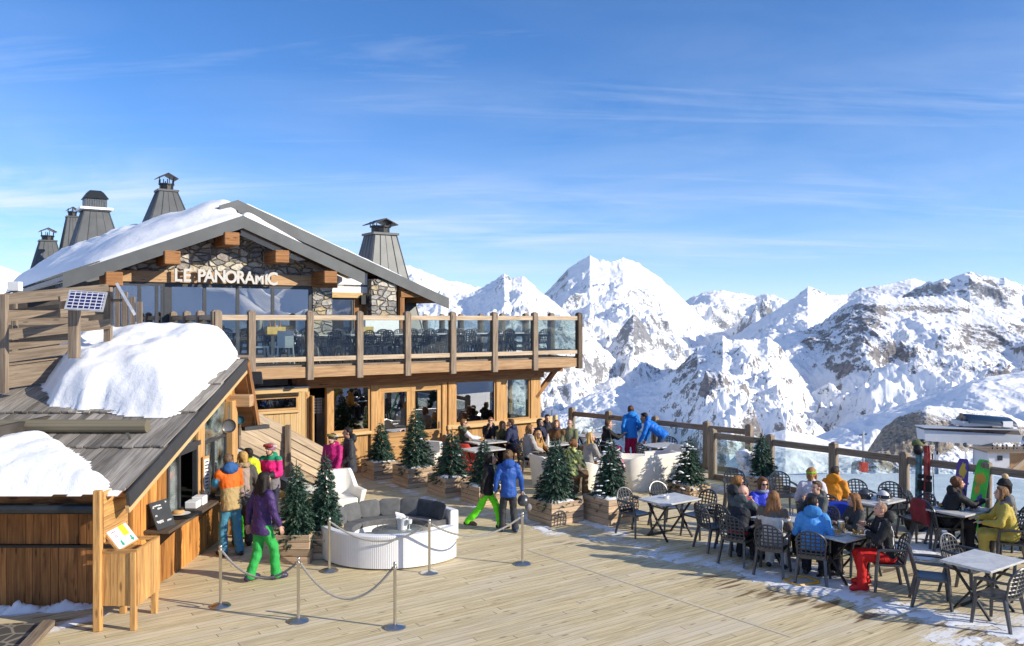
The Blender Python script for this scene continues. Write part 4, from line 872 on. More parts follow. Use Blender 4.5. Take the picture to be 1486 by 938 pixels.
# ================= stairs beside the kiosk ========================================
SO = P(420, 680, 20); st = thing('staircase', 'outdoor staircase with sloping plank parapet beside the kiosk', 'stairs', SO)
a0, a1 = P(330, 575, 18.6), P(478, 654, 20.2); b0, b1 = P(330, 640, 18.6), P(462, 705, 20.2); mb = MB()
for i in range(5):
    f0, f1 = (i+.06)/5, (i+.94)/5; p, q = a0.lerp(b0, (f0+f1)/2), a1.lerp(b1, (f0+f1)/2); q = p.lerp(q, rnd.uniform(.95, 1.0)); mb.beam(p, q, .04, (a0-b0).length/5*.9)
mb.build('parapet', M['pale_wood'], st, SO)
for px, yt, yb, Y in ((418, 617, 692, 19.45), (345, 576, 650, 18.6)): MB().beam(P(px, yb, Y), P(px, yt, Y), .11, .13).build('post', M['grey_wood'], st, SO)
MB().beam(b0-Z*.16+V((.0, .1, 0)), b1-Z*.16+V((0, .1, 0)), .06, .26).build('stringer', simple('pale sheet stringer', (.42, .44, .45), .5), st, SO); MB().beam(b0-Z*.42+V((.0, .14, 0)), b1-Z*.42+V((0, .14, 0)), .06, .26).build('stringer', M['dark_metal'], st, SO)
for i in range(9):
    p = a0.lerp(a1, i/8.5)-Z*1.0+V((-.2, .75, 0)); MB().box(p, (.36, 1.2, .05), (V((.78, .62, 0)).normalized(), V((-.62, .78, 0)).normalized(), Z)).build('step', M['grey_wood'], st, SO)
# ================= timber ramp fence and solar panels on the left =================
fo = P(5, 570, 14.6); tf = thing('timber_fence', 'stepped weathered timber fence of wide boards behind the snowy kiosk roof', 'fence', fo)
def fpl(x0, y0, x1, y1, hpx, w_=.05, mat='rail_wood', dy=0): 
    p, q = P(x0, y0, 14.6+dy), P(x1, y1, 15.6+dy); MB().beam(p, q, w_, hpx*15/F).build('board', M[mat], tf, fo)
for x0, y0, x1, y1, h_ in ((-60, 441, 158, 420, 16), (-60, 466, 86, 450, 17), (-60, 493, 160, 470, 15), (-60, 511, 110, 489, 14), (-60, 528, 110, 505, 15), (-60, 556, 86, 535, 36)): fpl(x0, y0, x1, y1, h_)
fpl(86, 434, 158, 425, 7, .05, 'grey_wood', .12); fpl(86, 455, 150, 450, 12, .05, 'grey_wood', .12); fpl(-60, 538, 90, 518, 4, .2, 'grey_wood', .05)
for px, yt, yb, Y in ((5, 428, 570, 14.5), (157, 417, 500, 15.7), (-58, 436, 580, 14.2)): MB().beam(P(px, yb, Y), P(px, yt, Y), .12, .12).build('post', M['rail_wood'], tf, fo)
for i in range(4): MB().beam(P(171+i*10.5, 500, 16.6), P(171+i*10.5, 417+i*7, 16.6), .10, .05, up=V((0, 1, 0))).build('upright_board', M['rail_wood'], tf, fo)
n = N('solar cells'); uvn = n.coord('UV'); bk = n.n('TexBrick', {'Vector': uvn, 'Scale': 1.0, 'Mortar Size': .008, 'Brick Width': .088, 'Row Height': .062, 'Color1': (.008, .014, .08, 1), 'Color2': (.02, .03, .15, 1), 'Mortar': (.55, .55, .6, 1)}); bk.offset = 0
n.set(Base_Color=bk.outputs[0], Roughness=.2); M['solar'] = n.mat
sp_ = P(108, 470, 14.3); so1 = thing('solar_panel', 'blue solar panel facing forward on a square timber post', 'solar panel', sp_)
MB().beam(P(108, 520, 14.3), P(108, 450, 14.3), .15, .15).build('post', M['grey_wood'], so1, sp_, bevel=.008)
pc = P(125, 437, 14.1); px_ = V((.97, .18, -.06)).normalized(); pz_ = V((-.12, .50, .86)).normalized(); pn_ = px_.cross(pz_).normalized(); pz_ = pn_.cross(px_)*-1
pz_ = px_.cross(pn_)*-1 if px_.cross(pn_).z < 0 else px_.cross(pn_)
MB().box(pc, (.60, .03, .38), (px_, pn_, pz_)).build('panel_frame', simple('aluminium frame', (.6, .6, .6), .35, .6), so1, sp_)
h1, h2 = px_*.275, pz_*.165; MB().quad(pc-h1-h2+pn_*.017, pc+h1-h2+pn_*.017, pc+h1+h2+pn_*.017, pc-h1+h2+pn_*.017).build('cells', M['solar'], so1, sp_, fix=False)
MB().quad(pc-h1-h2-pn_*.017, pc+h1-h2-pn_*.017, pc+h1+h2-pn_*.017, pc-h1+h2-pn_*.017).build('cells', M['solar'], so1, sp_, fix=False)
q = P(182, 435, 15.6); so2 = thing('solar_panel', 'second solar panel seen edge on beside the upright boards', 'solar panel', q)
MB().beam(P(171, 415, 15.5), P(194, 454, 15.5), .05, .45, up=V((-.46, 1, 0))).build('panel_frame', simple('aluminium frame', (.6, .6, .6), .35, .6), so2, q)
MB().beam(P(176, 436, 15.65), P(160, 436, 15.75), .05, .05).build('bracket', M['grey_wood'], so2, q)
q = P(22, 416, 16); t = thing('control_box', 'small white box standing above the timber fence', 'box', q); MB().box(q, (.22, .14, .18)).build('case', M['white'], t, q, bevel=.01); MB().beam(q-Z*.08, q-Z*.9, .06, .06).build('post', M['grey_wood'], t, q)
# ================= round lounge sofa ==============================================
SC = V((-2.18, 15.42, 0))
def arc(mb, c, r0, r1, z0, z1, a0, a1, n=40, m=0, rnd_=0.0):
    rings = []
    for i in range(n+1):
        a = R(a0+(a1-a0)*i/n); d = V((math.cos(a), math.sin(a), 0)); e = rnd_
        pr = [(r0, z0), (r1, z0), (r1, z1-e), (r1-e, z1), (r0+e, z1), (r0, z1-e)] if e else [(r0, z0), (r1, z0), (r1, z1), (r0, z1)]
        rings.append([c+d*r+Z*z for r, z in pr])
    return mb.loft(rings, m)
n = N('white ribbed wicker'); o = n.coord(); sx = n.n('SeparateXYZ', {0: o}); an = n.math('ARCTAN2', sx.outputs[1], sx.outputs[0])
wv = n.math('SINE', n.math('MULTIPLY', an, 230)); n.set(Base_Color=n.mix(n.mapr(wv, -1, 1), (.76, .76, .77), (.82, .82, .82)), Roughness=.5); n.bump(wv, .25, .006); M['wicker'] = n.mat
M['cushion'] = simple('grey outdoor cushion fabric', (.115, .118, .12), .9, 0, .15, 8, .2, 60)
M['cushion2'] = simple('charcoal cushion fabric', (.055, .06, .066), .9, 0, .15, 8, .2, 60)
sf = thing('round_sofa', 'round white wicker lounge sofa with grey seat pads open on its right side', 'sofa', SC)
arc(MB(), SC, 1.17, 1.33, .03, .58, 30, 334, 80, 0, .02).build('back_wall', M['wicker'], sf, SC, smooth=True)
arc(MB(), SC, .74, 1.168, .03, .30, 32, 332, 70).build('seat_base', M['white'], sf, SC)
for a, b in ((34, 92), (93, 150), (151, 215), (216, 272), (273, 331)): arc(MB(), SC, .72, 1.16, .302, .40, a, b, 20, 0, .025).build('seat_cushion', M['cushion'], sf, SC, smooth=True)
def pillow(c, w_, h_, d_, ax, name, mat, par, org):
    m = MB(); rings = []
    for i in range(9):
        v = -1+2*i/8; ring = []
        for j in range(20):
            a = 2*math.pi*j/20; ca_, sa_ = math.cos(a), math.sin(a); k = (abs(ca_)**7+abs(sa_)**7)**(-1/7)
            x, y = ca_*k, sa_*k; th = (1-v*v)**.5 if abs(v) < 1 else 0.02; sh = max(.05, 1-v*v)**.16
            ring.append(V(c)+ax[0]*(x*w_/2*sh)+ax[2]*(y*h_/2*sh)+ax[1]*(v*d_/2*(1-.72*max(abs(x), abs(y))**3)))
        rings.append(ring)
    return m.loft(rings).build(name, mat, par, org, smooth=True)
for a, cm in ((43, 2), (62, 2), (80, 1), (101, 1), (124, 1), (146, 1), (168, 1), (192, 1)):
    a_ = R(a); d = V((math.cos(a_), math.sin(a_), 0)); tx = V((-d.y, d.x, 0)); zz = (Z*.95+d*.31).normalized(); yy = zz.cross(tx)
    pillow(SC+d*1.03+Z*.555, .44, .33, .15, (tx, yy, zz), 'back_cushion', M['cushion2' if cm == 2 else 'cushion'], sf, SC)
tbc = SC+V((.08, .0, 0)); tb = thing('round_table', 'low round glass coffee table inside the round sofa', 'table', tbc)
MB().lathe(tbc, [(.0, .345), (.46, .345), (.47, .352), (.46, .36), (.0, .36)], 40).build('glass_top', simple('grey glass table top', (.20, .23, .23), .08), tb, tbc, smooth=True)
MB().lathe(tbc, [(.40, .01), (.42, .34), (.0, .34)], 32).build('base', M['wicker'], tb, tbc, smooth=True)
c = tbc+V((.08, .05, .361)); m = MB(); m.lathe(c, [(.0, 0), (.085, 0), (.11, .20), (.12, .21), (.105, .21), (.08, .02), (.0, .02)], 20); ib = tag(m.build('ice_bucket', M['white'], None, c, smooth=True), 'white ice bucket with napkin on the low glass table', 'bucket')
m = MB(); m.prism([c+V((-.10, 0, .20)), c+V((-.13, .02, .28)), c+V((.02, .05, .23)), c+V((.06, 0, .20))], V((0, .05, .02))); m.build('napkin', M['white'], ib, c)
c = tbc+V((.22, -.02, .361)); m = MB(); m.lathe(c, [(.035, 0), (.035, .004), (.005, .008), (.005, .09), (.045, .12), (.05, .19), (.047, .19)], 14); tag(m.build('goblet', M['white'], None, c, smooth=True), 'white goblet standing beside the ice bucket', 'glass')
c = tbc+V((-.30, -.12, .361)); m = MB(); m.tube([c+V((-.05, 0, .01)), c+V((-.05, 0, .12)), c+V((.05, 0, .14)), c+V((.05, 0, .01))], .008, 6); tag(m.build('card_holder', M['steel'], None, c), 'small bent steel card holder on the low glass table', 'holder')
# ================= stanchions and ropes ===========================================
n = N('twisted rope'); uvr = n.coord('UV'); wr = n.n('TexWave', {'Vector': n.mapping(uvr, (46, 5, 1), (0, 0, .6)), 'Scale': 1.0}); n.set(Base_Color=n.mix(wr.outputs[1], (.30, .28, .25), (.62, .60, .56)), Roughness=.8); n.bump(wr.outputs[1], .8, .01); M['rope'] = n.mat
stn = {}
for k, (px, py, lab) in {'a': (320, 880, 'steel rope stanchion nearest the kiosk counter'), 'b': (433, 902, 'steel rope stanchion in front of the planted twin firs'), 'c': (573, 911, 'steel rope stanchion closest to the front edge of the picture'),
        'd': (478, 829, 'steel rope stanchion between the twin firs and the round sofa'), 'e': (623, 832, 'steel rope stanchion before the open side of the round sofa'), 'f': (758, 819, 'steel rope stanchion in front of the boy in the blue jacket')}.items():
    p = G(px, py); t = thing('stanchion', lab, 'stanchion', p, 0, 'steel rope stanchions'); stn[k] = p
    MB().lathe((0, 0, 0), [(.0, 0), (.148, 0), (.150, .008), (.13, .026), (.04, .04), (.028, .05)], 28).build('base', M['steel'], t, smooth=True)
    MB().lathe((0, 0, 0), [(.022, .04), (.022, .86), (.026, .865), (.026, .885), (.018, .895), (.0, .897)], 16).build('pole', M['steel'], t, smooth=True)
    MB().lathe((0, 0, 0), [(.022, .80), (.034, .805), (.034, .83), (.022, .835)], 16).build('collar', M['steel'], t, smooth=True)
for a, b, sag, lab in (('a', 'b', .30, 'grey twisted rope sagging before the woman in purple'), ('b', 'c', .46, 'grey twisted rope hanging lowest between the two front stanchions'), ('d', 'e', .30, 'grey twisted rope hanging across the white sofa wall'), ('e', 'f', .26, 'grey twisted rope running towards the boy in the blue jacket')):
    p, q = stn[a]+Z*.815, stn[b]+Z*.815; d = (q-p).normalized(); p += d*.03; q -= d*.03
    pts = [p.lerp(q, i/30)-Z*(sag*(1-(2*i/30-1)**2)) for i in range(31)]
    tag(MB().tube(pts, .0165, 8).build('rope', M['rope'], None, p, smooth=True), lab, 'rope', 'ropes between the stanchions')

# ================= potted firs ====================================================
n = N('fir needles'); ri = n.n('NewGeometry').outputs['Random Per Island']; o = n.coord(); q = n.noise(o, 5, 3)
n.set(Base_Color=n.mix(n.math('ADD', n.math('MULTIPLY', ri, .6), n.math('MULTIPLY', q, .4)), (.014, .050, .036), (.060, .135, .090)), Roughness=.55); M['needle'] = n.mat
M['bark'] = simple('bark', (.07, .05, .035), .9)
def fir_mesh(h, r, seed):
    g = random.Random(seed); vs = []; fs = []; nt_ = int(460*(h/1.3))
    for i in range(nt_):
        f = (i+.5)/nt_; f = 1-(1-f)**.62; z = .04+f*(h-.10); a = i*2.39996+g.uniform(-.3, .3); rad = r*(1-f)**.72*g.uniform(.6, 1.08)*(.86+.14*math.sin(a*3+seed))+.035
        d = V((math.cos(a), math.sin(a), g.uniform(-.40, .12)-.18*(1-f))); d.normalize(); base = V((0, 0, z))+d*rad*.25; tip = V((0, 0, z))+V((d.x*rad, d.y*rad, d.z*rad))
        ln_ = (tip-base).length; k = max(8, int(ln_/.0075)); s_ = d.cross(Z).normalized(); u_ = s_.cross(d)
        for j in range(k):
            t = j/k; t = .15+.85*t; p = base.lerp(tip, t); th = g.uniform(0, 6.283); o_ = s_*math.cos(th)+u_*math.sin(th); nl = g.uniform(.05, .085)*(1-.25*t)
            e = p+o_*nl*.75+d*nl*.7; w_ = d.cross(o_).normalized()*g.uniform(.007, .012); b = len(vs); vs += [p-w_, p+w_, e]; fs.append((b, b+1, b+2))
    me = bpy.data.meshes.new('crown'); me.from_pydata([tuple(v) for v in vs], [], fs); me.materials.append(M['needle']); return me
def snowlumps(h, r, seed, k, side=None):
    g = random.Random(seed); m = MB()
    for i in range(k):
        f = g.random()**1.3*.85; a = g.uniform(0, 6.28) if side is None else side+g.gauss(0, .5); rr = r*(1-f)**.85*.92
        c = V((math.cos(a)*rr, math.sin(a)*rr, .05+f*h)); s_ = g.uniform(.012, .028)*(1.1 if side is not None else 1)
        for q in range(3): m.ell(c+V((g.uniform(-1, 1)*s_*1.3, g.uniform(-1, 1)*s_*1.3, g.uniform(-.3, .3)*s_)), (s_*g.uniform(.7, 1.5), s_*g.uniform(.7, 1.5), s_*g.uniform(.3, .55)), None, 8, 6)
    return m
firs = {}
def fir(px, pyb, w_, hp, th, tr, label, seed, ph=.46, face=0, snow=10, side=None, twin=False):
    p = G(px, pyb); t = thing('potted_fir', label, 'potted tree', p, ANG+R(face), 'firs in wooden planters on the terrace'); m = MB(); hw = w_/2
    for i in range(4):
        z = ph/4*(i+.5); j = rnd.uniform(-.004, .004)
        m.box((0, -hw+.015, z), (w_+j, .03, ph/4-.008)); m.box((0, hw-.015, z), (w_+j, .03, ph/4-.008)); m.box((-hw+.0165, 0, z), (.03, w_-.064, ph/4-.008)); m.box((hw-.0165, 0, z), (.03, w_-.064, ph/4-.008))
    m.build('planter', M['planter_wood'], t, bevel=.005); MB().box((0, 0, ph-.06), (w_-.07, w_-.07, .04)).build('soil', M['bark'], t)
    if snow:
        q = MB(); q.ell((0, -hw*.5, ph-.03), (hw*.8, hw*.4, .05), None, 14, 6); q.ell((-hw*.5, 0, ph-.03), (hw*.35, hw*.7, .06), None, 14, 6); q.build('snow_cover', M['snow'], t, smooth=True)
    for k_, (ox, oy, s_) in enumerate([(0, 0, 1)]):
        key = (round(th, 2), round(tr, 2), seed % 3)
        if key not in firs: firs[key] = fir_mesh(th, tr, seed)
        MB().tube([(ox, oy, ph-.05), (ox, oy, ph+th*.95)], [.03, .006], 7).build('trunk', M['bark'], t)
        c = bpy.data.objects.new('crown', firs[key]); col.objects.link(c); c.parent = t; c.location = (ox, oy, ph-.10); c.rotation_euler = (0, 0, seed*1.7)
        if snow:
            s = snowlumps(th, tr, seed, max(1, snow//2) if side is None else snow, side).build('snow_clump', M['snow'], t, smooth=True); s.location = (0, 0, ph-.10); s['kind'] = 'stuff'
    return t
fir(430, 812, .60, .5, 1.32, .46, 'potted fir in front of the round sofa beside the woman in purple', 1, .50, -34, 0)
fir(472, 806, .56, .5, 1.45, .42, 'taller potted fir half hidden behind the fir beside the woman in purple', 2, .50, -34, 0)
fir(553, 692, .80, .5, 1.15, .55, 'potted fir next to the man in the dark jacket by the lodge wall', 3, .46, 0, 3)
fir(603, 703, .88, .5, 1.62, .62, 'tallest potted fir before the glazed double doors', 4, .5, 0, 6)
fir(656, 716, .88, .5, 1.22, .64, 'potted fir between the tallest fir and the empty table', 5, .46, 0, 14)
fir(703, 728, .80, .5, 1.18, .50, 'potted fir mostly hidden behind the two boys', 6, .42, 0, 2)
fir(806, 755, .84, .5, 1.42, .60, 'potted fir with its planter to the right of the boy in blue', 7, .46, 0, 10)
fir(886, 754, .84, .5, 1.36, .50, 'potted fir with snow on one side next to a lattice chair', 8, .52, 0, 22, 3.4)
fir(1000, 716, .72, .5, 1.20, .62, 'snow flecked potted fir at the right end of the long white sofa', 9, .26, 0, 40, 3.6)
fir(1106, 716, .70, .5, 1.20, .46, 'potted fir standing against the fence behind the women in sunglasses', 10, .42, 0, 12)
c = G(1086, 712); m = MB()
for i in range(14): g_ = rnd; m.ell(c+V((g_.uniform(-.16, .16), g_.uniform(-.12, .12), .30+g_.uniform(0, .62))), (g_.uniform(.12, .2),)*2+(g_.uniform(.10, .16),), None, 10, 7)
hp_ = thing('snowy_shrub', 'small shrub buried in snow next to the fir at the fence', 'plant', c); m.build('snow_cover', M['snow'], hp_, c, smooth=True)
m = MB()
for i in range(60): a_ = rnd.uniform(0, 6.28); z_ = rnd.uniform(.35, 1.0); d = V((math.cos(a_), math.sin(a_), .2)); m.beam(c+V((0, 0, z_))+d*.12, c+V((0, 0, z_+.02))+d*rnd.uniform(.22, .31), .012, .012)
m.build('twigs', M['needle'], hp_, c); MB().box(c+Z*.15, (.5, .5, .3), AX).build('planter', M['planter_wood'], hp_, c)

# ================= garden chairs and tables =======================================
n = N('charcoal garden resin'); o = n.coord(); q = n.noise(o, 30, 3); n.set(Base_Color=n.mix(q, (.028, .031, .036), (.05, .053, .06)), Roughness=.34); n.b.inputs['Specular IOR Level'].default_value = .9; M['resin'] = n.mat
def make_chair():
    t = thing('garden_chair', 'x', 'chair'); mt = M['resin']; sh = .43
    m = MB(); rings = []
    for i in range(7):                                    # dished seat
        y = -.21+.42*i/6; ring = []
        for x, dz in ((-.22, 0), (-.15, -.012), (0, -.016), (.15, -.012), (.22, 0)): ring.append(V((x*(1-.06*(i < 1)), y, sh+dz+(.012 if i == 6 else 0))))
        for x, dz in ((.22, -.035), (-.22, -.035)): ring.append(V((x, y, sh+dz)))
        rings.append(ring)
    m.loft(rings); m.build('seat', mt, t, smooth=True)
    m = MB(); th = R(13)                                  # arched lattice back
    def bpnt(x, h): return V((x, -.21-.04-h*math.sin(th)+.06*(x/.22)**2*.6, sh+h*math.cos(th)))
    def hw(h): return .205+.02*min(1, h/.25) if h < .27 else .225*math.sqrt(max(0, 1-((h-.27)/.175)**2))
    rim = [bpnt(-hw(h), h) for h in np.linspace(.0, .27, 6)]+[bpnt(.225*math.cos(a), .27+.175*math.sin(a)) for a in np.linspace(math.pi, 0, 13)]+[bpnt(hw(h), h) for h in np.linspace(.27, .0, 6)]
    m.tube(rim, .016, 6)
    for i in range(5):
        x = -.15+.075*i; hm = .27+.175*math.sqrt(max(0, 1-(x/.225)**2)); m.tube([bpnt(x, h) for h in np.linspace(.02, hm, 7)], .0135, 5)
    for i in range(6):
        h = .075+.062*i; w_ = hw(h); m.tube([bpnt(w_*f, h) for f in (-1, -.5, 0, .5, 1)], .0125, 5)
    m.beam(bpnt(-.2, .015), bpnt(.2, .015), .03, .05); m.build('backrest', mt, t, smooth=True)
    for sgn in (-1, 1):
        m = MB(); x = .245*sgn; m.tube([bpnt(.215*sgn, .235), V((x, -.12, .655)), V((x, .08, .655)), V((x, .19, .64))], [.018, .022, .026, .022], 7); m.tube([V((x, .17, .645)), V((.235*sgn, .195, .43))], [.022, .026], 7); m.build('armrest', mt, t, smooth=True)
        m = MB(); m.beam((.205*sgn, .185, .44), (.25*sgn, .225, 0), .05, .05, top=(.75, .75)); m.build('leg', mt, t, bevel=.006)
        m = MB(); m.beam((.195*sgn, -.20, .44), (.24*sgn, -.30, 0), .05, .055, top=(.75, .75)); m.build('leg', mt, t, bevel=.006)
    return t
chair0 = make_chair()
def chair(x, y, face, label, z=0, group='charcoal lattice garden chairs'): return place(chair0, (x, y, z), -R(face), label, group)
n = N('grey marbled table top'); o = n.coord(); q = n.noise(o, 4, 6, .65, 1.2); n.set(Base_Color=n.mix(n.mapr(q, .35, .65), (.46, .46, .45), (.62, .61, .59)), Roughness=.35); M['marble'] = n.mat
def make_table():
    t = thing('bistro_table', 'x', 'table'); m = MB(); m.box((0, 0, .725), (1.0, .72, .035)); m.build('tabletop', M['marble'], t, bevel=.008)
    for sgn in (-1, 1):
        MB().beam((.30*sgn, -.28, .71), (.30*sgn, .28, .0), .035, .03).build('leg', M['black'], t); MB().beam((.335*sgn, .28, .71), (.335*sgn, -.28, .0), .035, .03).build('leg', M['black'], t)
    
    for p_, q_, w_ in (((-.31, -.27, .69), (.31, -.27, .69), .03), ((-.34, .27, .025), (.34, .27, .025), .03), ((-.30, 0, .355), (.34, 0, .355), .02)): MB().beam(p_, q_, w_, w_).build('brace', M['black'], t)
    return t
table0 = make_table()
def table(x, y, rot, label, z=0): return place(table0, (x, y, z), R(rot), label, 'folding bistro tables')
UD = 34.7
table(5.42, 13.72, UD, 'marbled bistro table with beers and chips before the man in light blue'); table(4.72, 14.72, UD, 'bistro table of the two women in sunglasses with a single tall beer'); table(6.79, 12.14, UD, 'empty marbled bistro table nearest the right front corner')
table(3.06, 16.32, UD, 'bistro table with small ashtray right of the snowy fir'); table(7.0, 16.25, UD, 'bistro table carrying ski helmets beside the man in orange'); table(8.2, 15.42, UD, 'cluttered bistro table between the curly haired man and the woman in yellow')
table(-.75, 24.05, UD, 'bistro table against the lodge wall with three men around it'); table(-.78, 22.65, UD, 'empty bistro table behind the potted firs near the lodge wall'); table(1.2, 23.65, UD, 'bistro table of the large group beside the lodge corner')
table(2.45, 25.3, UD, 'bistro table with plates close to the far fence'); table(4.15, 23.35, UD, 'empty bistro table by the fence corner post')
CH = [(2.42, 16.5, 140, 'lattice chair left of the ashtray table beside the planter'), (3.15, 17.1, 150, 'lattice chair behind the ashtray table facing forward'), (3.62, 16.35, 235, 'lattice chair with its back to the dark bald man at the ashtray table'), (3.72, 15.45, 70, 'empty lattice chair left of the woman in the dark hooded jacket'),
 
 (5.88, 18.2, 180, 'pale lit lattice chair near the fence left of the person in white'), (4.92, 18.5, 190, 'pale lit lattice chair in front of the snowy shrub'), (7.2, 17.3, 180, 'lattice chair on the fence side of the helmet table'), (7.72, 17.05, 195, 'second lattice chair on the fence side of the helmet table nearer the skis'),
 (7.72, 16.1, 250, 'lattice chair at the right end of the helmet table'), (7.85, 15.72, 70, 'lattice chair with a red scarf behind the curly haired man'), (8.05, 16.3, 120, 'lattice chair tucked behind the chair with the red scarf'), (9.30, 15.35, 285, 'lattice chair at the right edge under the person in the bobble hat'),
 (6.22, 12.42, 112, 'sunlit lattice chair left of the empty front table'), (6.95, 12.86, 148, 'sunlit lattice chair behind the empty front table'), (6.70, 11.60, 328, 'lattice chair in front of the empty front table with its back to us'), (7.66, 12.25, 268, 'lattice chair cut by the right edge of the picture at the front table'), (5.84, 15.0, 200, 'lattice chair covered by a blue jacket'), 
 (3.75, 23.0, 60, 'chair at the empty table by the fence corner'), (4.4, 23.75, 200, 'second chair at the empty table by the fence corner')]
for q in CH: chair(*q)
# upper balcony furniture behind the glass
for i, (t_, s_, r_) in enumerate(((.6, 1.5, 0), (2.1, 1.4, 0), (3.5, 1.5, 0), (4.9, 1.5, 0), (6.3, 1.5, 0), (7.7, 1.6, 0), (2.9, 3.2, 0), (5.6, 3.3, 0))):
    p = L(t_, s_, 3.062); table(p.x, p.y, UD, 'table on the upper balcony seen through the glass', 3.062)['group'] = 'tables on the upper balcony'
    for ds, f in ((.62, 145), (-.62, 325)):
        for dt in (-.28, .30):
            p = L(t_+dt, s_+ds, 3.062); chair(p.x, p.y, f+rnd.uniform(-14, 14), 'dark chair on the upper balcony seen through the glass', 3.062, 'chairs on the upper balcony')
for t_, s_, f in ((-.9, 1.2, 60), (-.35, .9, 330)):
    p = L(t_, s_, 3.062); m = MB(); m.box((0, 0, .44), (.44, .42, .04)); m.box((0, -.2, .66), (.42, .03, .4))
    for a in (-.19, .19):
        for b in (-.18, .18): m.beam((a, b, .44), (a*1.15, b*1.2, 0), .04, .04)
    o_ = m.build('plastic_chair', M['white'], None); o_.location = p; o_.rotation_euler = (0, 0, -R(f)); tag(o_, 'white plastic chair behind the balcony glass left of the stone pillar', 'chair', 'white chairs on the balcony')
p = L(-.55, 1.7, 3.062); t = thing('bar_table', 'dark standing table on the balcony with drum and box on it', 'table', p)
MB().lathe(p, [(.0, .72), (.55, .72), (.55, .76), (.0, .76)], 24).build('tabletop', M['black'], t, p); MB().lathe(p, [(.25, 0), (.05, .05), (.05, .72)], 12).build('leg', M['black'], t, p)
tag(MB().lathe(p+V((-.25, .1, .76)), [(.0, 0), (.19, 0), (.19, .46), (.17, .5), (.0, .5)], 20).build('drum', M['zinc'], None, p+V((-.25, .1, .76)), smooth=True), 'grey metal drum on the dark balcony table', 'drum')
q = p+V((.25, .0, .762)); t = thing('condiment_box', 'yellow wooden box holding bottles on the balcony table', 'box', q); MB().box(q+Z*.1, (.5, .2, .2), AX).build('crate', simple('yellow wood crate', (.50, .34, .08), .6), t, q)
for i in range(3): MB().lathe(q+U*(-.15+i*.14), [(.0, .02), (.03, .02), (.03, .25), (.012, .32), (.012, .38), (.0, .38)], 10).build('bottle', M['beam_wood'], t, q)
q = L(3.15, .8, 3.062); t = thing('planter_box', 'small yellow wooden box on a balcony table', 'box', L(2.1, 1.2, 3.81)); MB().box(L(2.1, 1.2, 3.92), (.45, .2, .2), AX).build('crate', simple('yellow wood crate', (.5, .34, .08), .6), t, L(2.1, 1.2, 3.81))
q = L(3.35, 2.9, 3.062); tag(MB().box(q+Z*.62, (1.15, .5, 1.24), AX).build('white_counter', M['white'], None, q, bevel=.02), 'white service counter on the balcony before the stone pier', 'counter')
# ---- white shell seating
def shell(name, label, cat, loc, face, w_, d_, hb, ha, seat_mat, wings=0.0, seat_z=.40, mat='cream'):
    t = thing(name, label, cat, loc, -R(face)); rings = []; k = 28
    for i in range(k+1):
        a = math.pi*(i/k); x = -math.cos(a); y = -math.sin(a); e = abs(x)**2.2; f = 1-e
        sx = abs(x)**.55*(1 if x > 0 else -1); sy = -(abs(y)**.55); hh = ha+(hb-ha)*max(0, min(1, (f-.08)/.55))**.8
        px_, py_ = sx*w_/2, sy*d_*.55+(.45*d_ if abs(x) > .985 else 0); nx = V((sx, sy*.8, 0)).normalized(); fl = nx*(.06+.05*wings)
        b = V((px_*.88, py_*.88, 0)); q = V((px_, py_, 0))
        rings.append([b, b+nx*.03, q+Z*hh*.55+nx*.03, q+fl+Z*hh, q+fl*.6+Z*(hh+.015), q-nx*.045+fl*.4+Z*hh, q-nx*.05+Z*hh*.55, b-nx*.04])
    MB().loft(rings).build('shell', M[mat], t, smooth=True)
    MB().box((0, -.02*d_, seat_z-.10), (w_*.82, d_*.86, .2)).build('seat', M[seat_mat] if seat_mat in M else seat_mat, t, bevel=.03)
    MB().box((0, .30*d_, seat_z*.38), (w_*.80, .06, seat_z*.62)).build('front_panel', M[mat], t); return t
M['red'] = simple('red upholstery', (.55, .045, .025), .6)
shell('wing_armchair', 'cream winged armchair behind the round sofa beside the couple', 'armchair', G(495, 748), 150, .72, .70, .92, .56, 'cream', 1.0)
shell('shell_sofa', 'long white shell sofa seen from behind near the far fence', 'sofa', (3.55, 21.35, 0), 325, 2.15, .85, .86, .74, 'cream')
shell('shell_sofa', 'white rounded sofa seen from its end with woman in patterned green', 'sofa', (1.55, 21.2, 0), 20, 1.25, .85, .70, .62, 'cream')
shell('shell_armchair', 'white armchair with red inside behind the long shell sofa', 'armchair', (4.05, 22.3, 0), 250, .85, .8, .86, .66, 'red')
shell('shell_armchair', 'white armchair with red side beside the fir right of the boy in blue', 'armchair', (.95, 21.5, 0), 60, .75, .75, .78, .62, 'red')
shell('shell_armchair', 'low white armchair left of the red lined armchair', 'armchair', (3.15, 22.2, 0), 100, .8, .8, .72, .60, 'cream')
shell('shell_armchair', 'red tub chair under the man in the green vest at the wall table', 'armchair', (-1.35, 23.35, 0), 20, .7, .7, .82, .60, 'red', 0, .4, 'red')
shell('shell_armchair', 'white armchair beside the glazed doors behind the tallest fir', 'armchair', (-2.35, 22.9, 0), 200, .7, .7, .85, .6, 'cream')
shell('shell_armchair', 'white chair behind the long haired blonde woman', 'armchair', (2.35, 22.0, 0), 250, .8, .8, .74, .6, 'cream')
